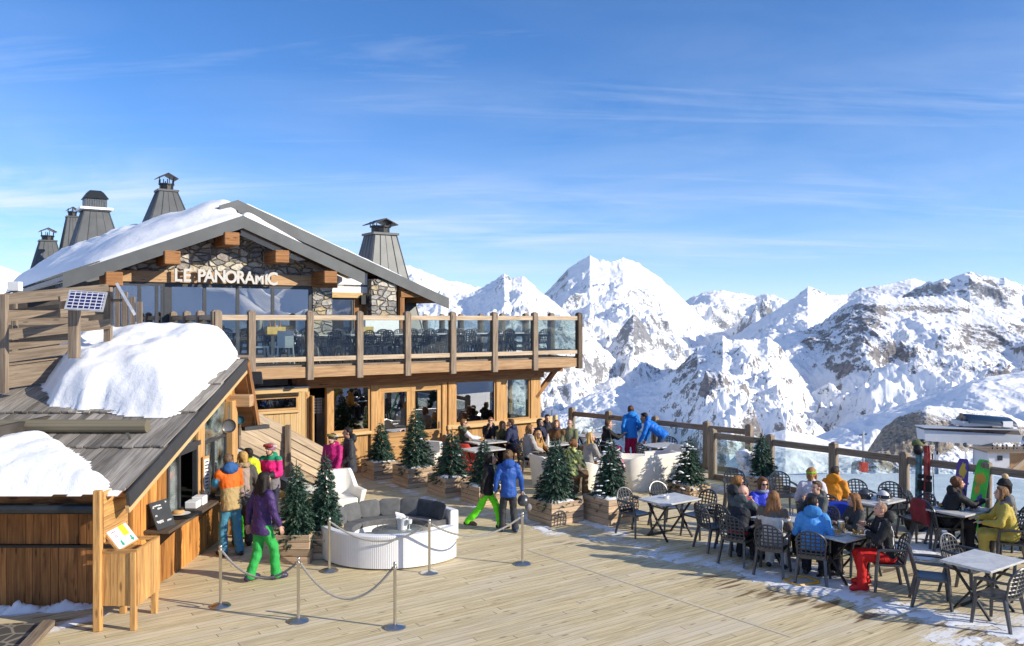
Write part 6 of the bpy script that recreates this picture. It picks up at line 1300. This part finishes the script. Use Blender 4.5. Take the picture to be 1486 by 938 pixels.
        H(b)
    if hk == 'fuzz': b = MB(); b.ell(hp(0, -.014, .022), (.079*kk, .092*kk, .092*kk), Rh, 14, 10); H(b)
    for e in extra:
        nm = e[0]
        if nm == 'shades':
            b = MB()
            for s in (-1, 1): b.ell(hp(s*.033, .097, .008), (.028*kk, .010*kk, .020*kk), Rh, 10, 6); b.beam(hp(s*.058, .09, .012), hp(s*.08, .0, .010), .006, .008)
            b.beam(hp(-.012, .102, .012), hp(.012, .102, .012), .006, .006); b.build('sunglasses', LENS, t, smooth=True)
        elif nm == 'specs':
            b = MB()
            for s in (-1, 1): b.tube([hp(s*.033+.024*math.cos(a), .098, .006+.017*math.sin(a)) for a in np.linspace(0, 6.28, 11)[:-1]], .003, 5, 0, False, True); b.beam(hp(s*.056, .095, .01), hp(s*.08, 0, .01), .004, .004)
            b.build('glasses', LENS, t)
        elif nm == 'helmet':
            b = MB(); M3 = Rh @ Matrix.Rotation(R(6), 3, 'X'); helmet_mesh(b, hp(0, -.012, .035), .112*kk, M3); o = b.build('helmet', simple('helmet %s' % str(e[1]), e[1], .3), t, smooth=True)
            b = MB(); b.tube([hp(.118*math.sin(a), -.01+.128*math.cos(a), .072+.006*math.cos(a)) for a in np.linspace(R(-62), R(62), 11)], [.022]+[.036]*9+[.022], 8); b.build('goggles', simple('goggles %s' % str(e[2]), e[2], .12), t, smooth=True)
            b = MB(); b.tube([hp(.114*math.sin(a), -.012+.126*math.cos(a), .078) for a in np.linspace(R(62), R(298), 15)], .013, 6); b.build('goggle_strap', simple('goggle strap', (.6, .6, .62), .6), t, smooth=True)
            b = MB()
            for s in (-1, 1): b.tube([hp(s*.085, .0, -.03), hp(s*.07, .02, -.09), hp(0, .045, -.118)], .008, 6)
            b.build('chin_strap', M['black'], t)
        elif nm == 'beanie':
            b = MB(); helmet_mesh(b, hp(0, -.012, .05), .104*kk, Rh); b.tube([hp(.10*math.sin(a), -.012+.115*math.cos(a), .03) for a in np.linspace(0, 6.28, 17)[:-1]], .02, 8, 0, False, True); b.build('beanie', cloth(e[1]), t, smooth=True)
            if len(e) > 2: b = MB(); b.ell(hp(0, -.02, .175), (.058, .058, .055), None, 12, 9); b.build('bobble', hairm(e[2]), t, smooth=True)
        elif nm == 'pack':
            c = neck-T*.24*k-Fw*.20*k; b = MB(); b.loft([[c+Xs*(x*.15*s_)+Fw*(y*.09*s_)+T*z for x, y in ((-1, -.7), (-.7, -1), (.7, -1), (1, -.7), (1, 1), (-1, 1))] for z, s_ in ((-.22, .8), (-.18, 1), (.12, 1), (.2, .75), (.22, .5))]); b.build('backpack', cloth(e[1]), t, bevel=.02)
            b = MB()
            for s in (-1, 1): b.tube([c+Xs*(s*.09)+T*.18+Fw*.05, neck+Xs*(s*.10*k)-T*.0+Fw*.0, neck+Xs*(s*.12*k)-T*.12*k+Fw*.13*k, pel+Xs*(s*.15*k)+T*.18*k+Fw*.10*k], .020, 6)
            b.build('strap', cloth(e[1]), t)
        elif nm == 'scarf':
            b = MB(); b.tube([neck+T*.045*k+Xs*(.085*k*math.cos(a))+Fw*(.085*k*math.sin(a)+.01) for a in np.linspace(0, 6.28, 17)[:-1]], .032*k, 8, 0, False, True); b.build('scarf', cloth(e[1]), t, smooth=True)
        elif nm == 'fur':
            b = MB(); g_ = random.Random(3)
            for i in range(40): a = R(-215)+R(250)*g_.random(); b.ell(neck+T*.04*k+Xs*(.12*k*math.cos(a))+Fw*(.115*k*math.sin(a))+T*g_.uniform(-.03, .03), (.035, .035, .03), None, 7, 5)
            job(b, 'fur_collar', [hairm(e[1])], t, .015, 0)
        elif nm == 'headband':
            b = MB(); b.tube([hp(.086*math.sin(a), -.015+.104*math.cos(a), .05) for a in np.linspace(0, 6.28, 17)[:-1]], .018, 6, 0, False, True); b.build('headband', cloth(e[1]), t, smooth=True)
        elif nm == 'pass':
            c = pel+Xs*(e[2]*k)+T*.10*k+Fw*.15*k; MB().box(c, (.12, .02, .16), (Xs, Fw, T)).build('pocket', cloth(e[1]), t, bevel=.006)
    return t, dict(hand=hand, dirs=dirs, head=hc, loc=loc, face=face)
def finish():
    tmp = []
    for mb, name, mats, par, vox, sm, pick, extra in JOBS:
        me = mb.mesh('tmp'); o = bpy.data.objects.new('tmp', me); col.objects.link(o); r = o.modifiers.new('r', 'REMESH'); r.mode = 'VOXEL'; r.voxel_size = vox; r.use_smooth_shade = True
        if sm: s = o.modifiers.new('s', 'SMOOTH'); s.factor = .5; s.iterations = sm
        tmp.append(o)
    bpy.context.view_layer.update(); dg = bpy.context.evaluated_depsgraph_get()
    for (mb, name, mats, par, vox, sm, pick, extra), o in zip(JOBS, tmp):
        me = bpy.data.meshes.new_from_object(o.evaluated_get(dg)); me.name = name; me.materials.clear(); n_ = len(me.polygons)
        c = np.zeros(n_*3, np.float32); me.polygons.foreach_get('center', c); c = c.reshape(-1, 3); idx = pick(c) if pick else np.zeros(n_, int)
        if extra:
            vs = np.zeros(len(me.vertices)*3, np.float32); me.vertices.foreach_get('co', vs); V0 = [tuple(q) for q in vs.reshape(-1, 3).tolist()]; F0 = [list(p.vertices) for p in me.polygons]; I0 = list(idx)
            for e, mi in extra:
                b = len(V0); V0 += e.v; F0 += [[b+j for j in f] for f in e.f]; I0 += [mi]*len(e.f)
            m2 = bpy.data.meshes.new(name); m2.from_pydata(V0, [], F0); bpy.data.meshes.remove(me); me = m2; idx = np.array(I0)
        if name in ('jacket', 'trousers', 'hood'):
            k_ = len(me.vertices); vs = np.zeros(k_*3, np.float32); me.vertices.foreach_get('co', vs); vs = vs.reshape(-1, 3); nr = np.zeros(k_*3, np.float32); me.vertices.foreach_get('normal', nr); nr = nr.reshape(-1, 3); sd_ = len(par.name)*1.7+sum(map(ord, par.name)) % 97
            x, y, z = vs.T; q = ridged(x*6+z*4+sd_, z*6+y*4-x*3, 3, 7)-.5+.6*vnoise(y*9+sd_+z*4, z*10+x*7, 9); me.vertices.foreach_set('co', (vs+nr*(q*(.013 if name == 'trousers' else .014))[:, None]).astype(np.float32).ravel())
        for m in mats: me.materials.append(m)
        me.polygons.foreach_set('material_index', np.asarray(idx, np.int32)); me.polygons.foreach_set('use_smooth', np.ones(len(me.polygons), bool)); me.update()
        ob = bpy.data.objects.new(name, me); col.objects.link(ob); ob.parent = par
    for o in tmp: m = o.data; bpy.data.objects.remove(o); bpy.data.meshes.remove(m)
def zt(C, I): return (C-I['pel']) @ I['T']/I['k']           # height along the trunk above the hips
def xt(C, I): return (C-I['pel']) @ I['Xs']/I['k']
def ft(C, I): return (C-I['pel']) @ I['Fw']/I['k']
def armd(C, I, i):                                              # nearest arm parameter: distance and 0..2 along the arm
    best = np.full(len(C), 9.0); par = np.zeros(len(C))
    for j, (a, b) in enumerate(((I['sh'][i], I['el'][i]), (I['el'][i], I['ha'][i]))):
        d = b-a; t = np.clip(((C-a) @ d)/(d @ d), 0, 1); q = np.linalg.norm(C-a-t[:, None]*d, axis=1); s = q < best; best = np.where(s, q, best); par = np.where(s, j+t, par)
    return best, par
def arms(C, I): l, lp = armd(C, I, 0); r, rp = armd(C, I, 1); return (l < .088)&(lp > .22), (r < .088)&(rp > .22), lp, rp
def solid(c, r=.7): return {'m': [c], 'r': r}
def HS(px, py, z): Y = F*(H-z)/(py-HY); return (px-CX)/F*Y, Y        # place by the top of a head at height z
def PS(px, py, z, zb=0): x, y = HS(px, py, z); return (x, y, zb)

# ---- the queue at the kiosk
def pk1(C, I):
    z = zt(C, I); l, r, lp, rp = arms(C, I); m = np.where(z > .24, 0, 1); m = np.where(l & (lp < .8), 2, m); m = np.where(l & (lp >= .8), 1, m); m = np.where(r & (rp >= .9), 1, m); return m
p = G(335, 806); person('man in orange, tan and blue colour block jacket leaning at the kiosk counter', p, 318, 1.80, lean=10, head=(18, -2), LH=(-.12, .46, 1.06), RH=(.22, .42, 1.02), feet=((-.13, .02, .085), (.13, -.08, .085)), hair=('short', (.16, .10, .06)), top={'m': [(.80, .145, .012), (.42, .30, .13), (.09, .42, .68)], 'p': pk1}, legs=(.065, .24, .37), boots=(.03, .03, .035), hood=(.025, .10, .28), jl=.02)
p = G(352, 792); person('person with blonde hair in grey brown ski jacket behind the counter man', p, 335, 1.74, head=(-30, -4), LH=(-.2, .2, .95), RH=(.27, .05, .80), hair=('bob', (.50, .30, .09)), top={'m': [(.085, .075, .065), (.36, .27, .22)], 'p': lambda C, I: np.where((ft(C, I) < -.06)&(np.abs(xt(C, I)) < .12)&(zt(C, I) > .0), 1, 0)}, legs=(.085, .07, .06), boots=(.015, .015, .018), extra=(('fur', (.35, .25, .14)),), jl=.04)
p = G(363, 780); person('person in lime green trousers and yellow jacket mostly hidden in the kiosk queue', p, 300, 1.72, head=(10, 0), hair=('short', BLK), top=solid((.55, .60, .02)), legs=(.07, .60, .04), boots=(.03, .03, .03))
def pk4(C, I):
    z = zt(C, I); l, r, lp, rp = arms(C, I); m = np.where(z > .50, 1, 0); m = np.where((z < .16) & ~l & ~r, 2, m); m = np.where((l & (lp > 1.45))|(r & (rp > 1.45)), 3, m); return m
p = G(394, 766); person('smiling woman in pink and green jacket wearing a patterned helmet with goggles', p, 190, 1.70, head=(12, -8), lean=4, LH=(-.04, .26, 1.10), RH=(.10, .26, 1.08), hair=('none', None), top={'m': [(.80, .015, .20), (.015, .25, .13), (.20, .18, .19), (.03, .03, .035)], 'p': pk4}, legs=(.018, .02, .04), boots=(.03, .03, .035), extra=(('helmet', (.30, .16, .20), (.35, .04, .04)), ('pass', (.03, .45, .62), .02)), gloves=(.02, .02, .022))
p = G(380, 843); person('woman with long dark hair in purple jacket and green trousers walking along the rope', p, 42, 1.74, 'walk', lean=3, head=(-6, -8), LH=(-.24, -.10, .86), RH=(.33, .16, .80), feet=((-.09, -.16, .10), (.09, .20, .085)), hair=('long', BLK), top=solid((.050, .022, .115), .55), legs=(.03, .38, .075), boots=(.035, .03, .075), jl=.05, sk=(.50, .30, .21))
p = G(484, 738); person('person in magenta jacket and black helmet with goggles standing behind the armchair', p, 195, 1.66, head=(10, -10), hair=('none', None), top=solid((.42, .008, .14), .6), legs=(.02, .02, .03), extra=(('helmet', (.025, .03, .03), (.25, .20, .05)),), LH=(-.16, .22, .86), RH=(.16, .2, .86))
p = G(508, 735); person('man in dark grey hooded jacket and navy trousers facing the magenta skier', p, 245, 1.78, head=(10, -6), LH=(-.14, .24, 1.0), RH=(.2, .22, .98), hair=('short', BLK), top=solid((.038, .040, .045)), legs=(.018, .026, .06), boots=(.02, .02, .025), hood=(.03, .032, .036), jl=.05, sk=(.40, .22, .15))
p = G(707, 768); person('boy in black top and bright green trousers striding past the round sofa', p, 100, 1.50, 'walk', lean=6, head=(0, -22), LH=(-.22, .20, .78), RH=(.20, -.08, .72), feet=((-.08, .25, .085), (.08, -.38, .16)), hair=('curly', BLK), top=solid((.010, .010, .012)), legs=(.13, .74, .012), boots=(.035, .02, .018), sk=(.45, .25, .16))
p = G(738, 772); t_, inf = person('boy in royal blue hooded jacket seen from behind carrying a helmet', p, 350, 1.58, head=(8, 2), LH=(-.28, .04, .70), RH=(.30, .03, .70), feet=((-.12, .05, .085), (.13, -.05, .085)), hair=('curly', (.13, .075, .035)), top=solid((.018, .085, .36), .55), legs=(.035, .038, .045), boots=(.02, .05, .11), hood=(.018, .085, .36), jl=.04)
hw_ = Matrix.Rotation(-R(350), 3, 'Z') @ (inf['hand'][1]+V((.03, .02, -.20)))+inf['loc']; t = thing('ski_helmet', 'dark ski helmet and gloves dangling from the hand of the boy in blue', 'helmet', hw_); helmet_mesh(MB(), hw_, .125, Matrix.Rotation(R(25), 3, 'X')).build('shell', M['resin'], t, hw_, smooth=True); m = MB(); m.ell(hw_+V((.10, -.02, -.13)), (.07, .06, .08)); m.build('glove', cloth((.22, .21, .22)), t, hw_, smooth=True); MB().tube([hw_+V((-.04, 0, .08)), hw_+V((0, 0, .18)), hw_+V((.05, 0, .08))], .01, 6).build('strap', M['steel'], t, hw_)
# ---- tables by the lodge wall
def trim(l):
    w_ = l.split()[:9]
    while w_[-1] in ('in', 'and', 'at', 'of', 'with', 'the', 'a', 'on', 'by', 'from', 'behind', 'to', 'long', 'very', 'white', 'light', 'wall'): w_.pop()
    return ' '.join(w_)
def sitp(label, px, py, face, z=1.28, seat_=True, **k):
    k.setdefault('h', 1.75); p = PS(px, py, z); a = R(face); lean_ = R(k.get('lean', 3)); fw = V((math.sin(a), math.cos(a), 0)); b = V(p)-fw*(.60*math.sin(lean_))
    if seat_: chair(b.x+fw.x*.03, b.y+fw.y*.03, face, 'lattice chair under the '+trim(label))
    return person(label, b, face, pose='sit', **k)
sitp('man in sunglasses and green vest with white sleeves at the wall table', 672, 607, 80, z=1.38, lean=-6, top={'m': [(.055, .085, .055), (.68, .68, .68)], 'p': lambda C, I: np.where(arms(C, I)[0] | arms(C, I)[1], 1, 0)}, hair=('short', (.22, .12, .05)), extra=(('shades',),), LH=(-.12, .40, .80), RH=(.14, .42, .82), head=(10, 0))
sitp('man in black jacket and sunglasses eating at the wall table', 712, 603, 185, z=1.40, lean=8, top=solid((.015, .016, .02)), hair=('short', (.20, .09, .035)), extra=(('shades',),), LH=(-.05, .24, 1.06), RH=(.05, .26, 1.02), head=(0, -8))
sitp('child with reddish hair half hidden behind the man in navy', 729, 615, 150, z=1.18, h=1.5, top=solid((.10, .09, .03)), hair=('bob', (.22, .09, .03)), lean=5, seat_=False)
sitp('man in navy jacket with white piping turned towards the wall table', 742, 611, 300, lean=14, top={'m': [(.016, .024, .075), (.6, .6, .62)], 'p': lambda C, I: np.where((np.abs(xt(C, I)-.125) < .012)&(zt(C, I) < .4), 1, 0)}, hair=('short', BR), head=(-20, -5))
sitp('woman in pale grey fleece on a lattice chair at the group table', 768, 621, 70, lean=4, top=solid((.40, .38, .355), .95), hair=('bob', (.25, .13, .055)), legs=(.025, .025, .03), head=(10, -5), puffy=1.08)
sitp('dark haired woman in navy jacket at the group table', 783, 611, 130, lean=10, top=solid((.022, .028, .06)), hair=('bob', BLK), head=(10, -15))
sitp('dark haired person at the back of the group near the lodge corner post', 794, 605, 170, top=solid((.02, .02, .035)), hair=('short', BLK), lean=6)
sitp('golden haired child leaning on the table in the group', 782, 628, 140, z=1.12, h=1.35, top=solid((.42, .24, .08)), hair=('long', (.48, .27, .08)), lean=16, head=(15, -25), seat_=False)
sitp('woman in brown fur trimmed jacket at the group table', 808, 613, 190, lean=10, top=solid((.16, .07, .022)), hair=('bob', (.26, .11, .035)), extra=(('scarf', (.06, .06, .09)),), head=(0, -14))
sitp('older man with glasses in olive green jacket at the group table', 827, 613, 195, lean=-4, top=solid((.16, .17, .085)), hair=('fuzz', GRY), extra=(('specs',),), head=(8, -2))
def camo(C, I): q = vnoise(C[:, 0]*14+C[:, 2]*6, C[:, 1]*14+C[:, 2]*12, 5); return np.where(q > .14, 1, np.where(q < -.22, 2, 0))
sitp('woman in lime patterned jacket seated on the white sofa', 832, 643, 40, z=1.26, lean=8, top={'m': [(.42, .50, .16), (.07, .10, .04), (.60, .62, .30)], 'p': camo}, hair=('pony', (.20, .09, .035)), head=(15, -12), legs=(.10, .06, .03), seat_=False)
sitp('woman with very long blonde hair in grey top seated by the sofa', 856, 632, 60, lean=6, top=solid((.32, .30, .28)), hair=('long', (.55, .34, .12)), legs=(.26, .10, .025), head=(40, -20), LH=(-.1, .42, .72), RH=(.1, .42, .72), seat_=False)
sitp('youth in black jacket with white stripe near the far fence', 882, 613, 75, lean=10, top={'m': [(.012, .012, .014), (.55, .55, .56)], 'p': lambda C, I: np.where(np.abs(zt(C, I)-.2) < .012, 1, 0)}, hair=('short', (.13, .07, .03)), head=(5, -6), RH=(.1, .55, .95), LH=(-.05, .5, .9))
p = (3.45, 24.3, 0); person('woman in bright blue jacket and raspberry trousers standing by the far fence', p, 350, 1.72, head=(25, -6), top=solid((.012, .22, .68), .5), legs=(.46, .012, .085), hair=('pony', (.10, .04, .025)), boots=(.03, .03, .03), hood=(.012, .22, .68), LH=(-.25, .05, .80), RH=(.2, .2, .95))
p = (4.28, 23.95, 0); person('man in bright blue jacket bending forward over a table near the fence', p, 290, 1.78, lean=52, head=(0, 15), top=solid((.008, .17, .66), .5), legs=(.03, .06, .12), hair=('short', BLK), LH=(-.2, .62, .72), RH=(.22, .55, .62), sk=(.38, .21, .14), feet=((-.12, .05, .085), (.12, -.12, .085)))
sitp('child in white patterned jacket with pink goggles beside the long sofa', 892, 650, 20, z=1.2, h=1.4, lean=6, top={'m': [(.62, .60, .60), (.05, .04, .05), (.55, .03, .13)], 'p': camo}, hair=('none', None), extra=(('helmet', (.06, .05, .05), (.62, .02, .12)),), head=(10, -10), seat_=False)
# ---- tables on the right
def st35(C, I): return np.where((np.abs(xt(C, I)+.13-.10*(zt(C, I)-.2)) < .010)&(zt(C, I) > .05), 1, 0)
sitp('woman with brown hair and sunglasses in dark hooded jacket beside the bald man', 1070, 697, 70, lean=6, top=solid((.05, .065, .08)), hair=('bob', (.30, .14, .045)), extra=(('shades',),), hood=(.03, .035, .04), head=(15, -3))
def nk(C, I): z = zt(C, I); l, r, lp, rp = arms(C, I); return np.where((z > .42)&(ft(C, I) < .02), 1, np.where((z < .02), 2, 0))
sitp('bald man in navy ski jacket with grey shoulders and red trim', 1078, 707, 40, lean=20, top={'m': [(.014, .018, .03), (.075, .095, .10), (.45, .02, .03)], 'p': nk}, hair=('none', None), sk=(.62, .35, .27), LH=(.0, .36, .98), RH=(.16, .34, .98), head=(20, -22), legs=(.012, .014, .02), extra=(('scarf', (.38, .02, .03)),))
sitp('woman with auburn hair and sunglasses in cobalt blue jacket', 1106, 699, 168, lean=3, top=solid((.02, .045, .55), .5), hair=('bob', (.17, .07, .03)), extra=(('shades',), ('scarf', (.25, .28, .40))), LH=(-.1, .4, .75), RH=(.1, .4, .75))
def wg(C, I): z = zt(C, I); l, r, lp, rp = arms(C, I); return np.where((z > .40)|(l & (lp > .5))|(r & (rp > .5)), 1, 0)
sitp('woman with long brown hair in white and taupe jacket seen from behind', 1122, 719, 30, lean=8, top={'m': [(.62, .60, .58), (.12, .10, .085)], 'p': wg}, hair=('long', (.24, .115, .05)), legs=(.55, .54, .53), head=(-12, -8))
sitp('man in light blue jacket and glasses seen from behind at the beer table', 1180, 726, 25, lean=12, top=solid((.07, .30, .72), .55), hair=('short', BLK), extra=(('specs',),), head=(28, -10), legs=(.015, .017, .03), hood=(.05, .24, .60))
sitp('young man with short brown hair in grey fleece', 1186, 704, 250, lean=4, top=solid((.085, .095, .095)), hair=('short', (.10, .055, .03)), head=(-5, -4), RH=(.10, .26, 1.02), LH=(-.1, .40, .76))
sitp('brown haired woman in charcoal top at the beer table', 1240, 722, 265, lean=6, top=solid((.04, .045, .048)), hair=('long', (.26, .12, .045)), head=(10, -4), RH=(.05, .38, .84), LH=(-.1, .36, .84), z=1.25, h=1.68)
rt = sitp('bald man in black jacket with white piping and red trousers', 1280, 735, 278, lean=8, top={'m': [(.012, .013, .016), (.62, .60, .60)], 'p': st35}, hair=('fuzz', (.34, .20, .13)), sk=(.58, .31, .22), legs=(.62, .015, .012), boots=(.50, .015, .015), hood=(.012, .013, .016), head=(-8, -8), LH=(-.06, .36, .92), RH=(.06, .34, .96), feet=((-.18, .42, .09), (.16, .30, .09)))
sitp('fair haired person in white jacket with back turned by the fence', 1178, 684, 10, lean=10, top=solid((.66, .62, .68)), hair=('bob', (.38, .20, .07)), head=(25, -10), extra=(('headband', (.25, .62, .02)),))
sitp('man in orange jacket seen from behind at the helmet table', 1212, 681, 40, lean=16, top=solid((.70, .26, .012), .6), hair=('short', (.06, .045, .035)), head=(15, -5), puffy=1.05, hood=(.70, .26, .012), legs=(.03, .03, .03))
sitp('curly haired man in dark coat reaching across the cluttered table', 1388, 696, 98, lean=20, top=solid((.014, .015, .019)), hair=('curly', (.17, .075, .035)), head=(5, -8), RH=(.05, .66, .92), LH=(-.12, .45, .78), sk=(.55, .30, .20))
sitp('woman in mustard yellow ski suit with grey hood at the cluttered table', 1455, 712, 292, lean=12, z=1.28, top=solid((.46, .36, .065), .65), legs=(.46, .36, .075), hair=('bob', (.22, .12, .055)), hood=(.17, .17, .18), head=(-15, -12), boots=(.16, .05, .03), LH=(-.2, .45, .75), RH=(.12, .5, .76))
sitp('person in dark jacket with black bobble hat at the right edge', 1459, 694, 280, z=1.36, lean=8, top={'m': [(.06, .055, .05), (.20, .18, .15)], 'p': camo}, hair=('bob', BLK), extra=(('beanie', (.018, .018, .02), (.58, .42, .22)),), h=1.72)
# tiny people on the station balcony
for i in range(7):
    q = P(1441+i*7.3+rnd.uniform(-2, 2), 655.5, 192.5); c = ((.02, .02, .03), (.14, .13, .14), (.06, .02, .02), (.03, .05, .10))[i % 4]
    tag(person('tiny dark figure on the balcony under the chairlift station', q, rnd.uniform(0, 360), 1.75, top=solid(c), hair=('short', BLK))[0], group='people on the station balcony')
finish()
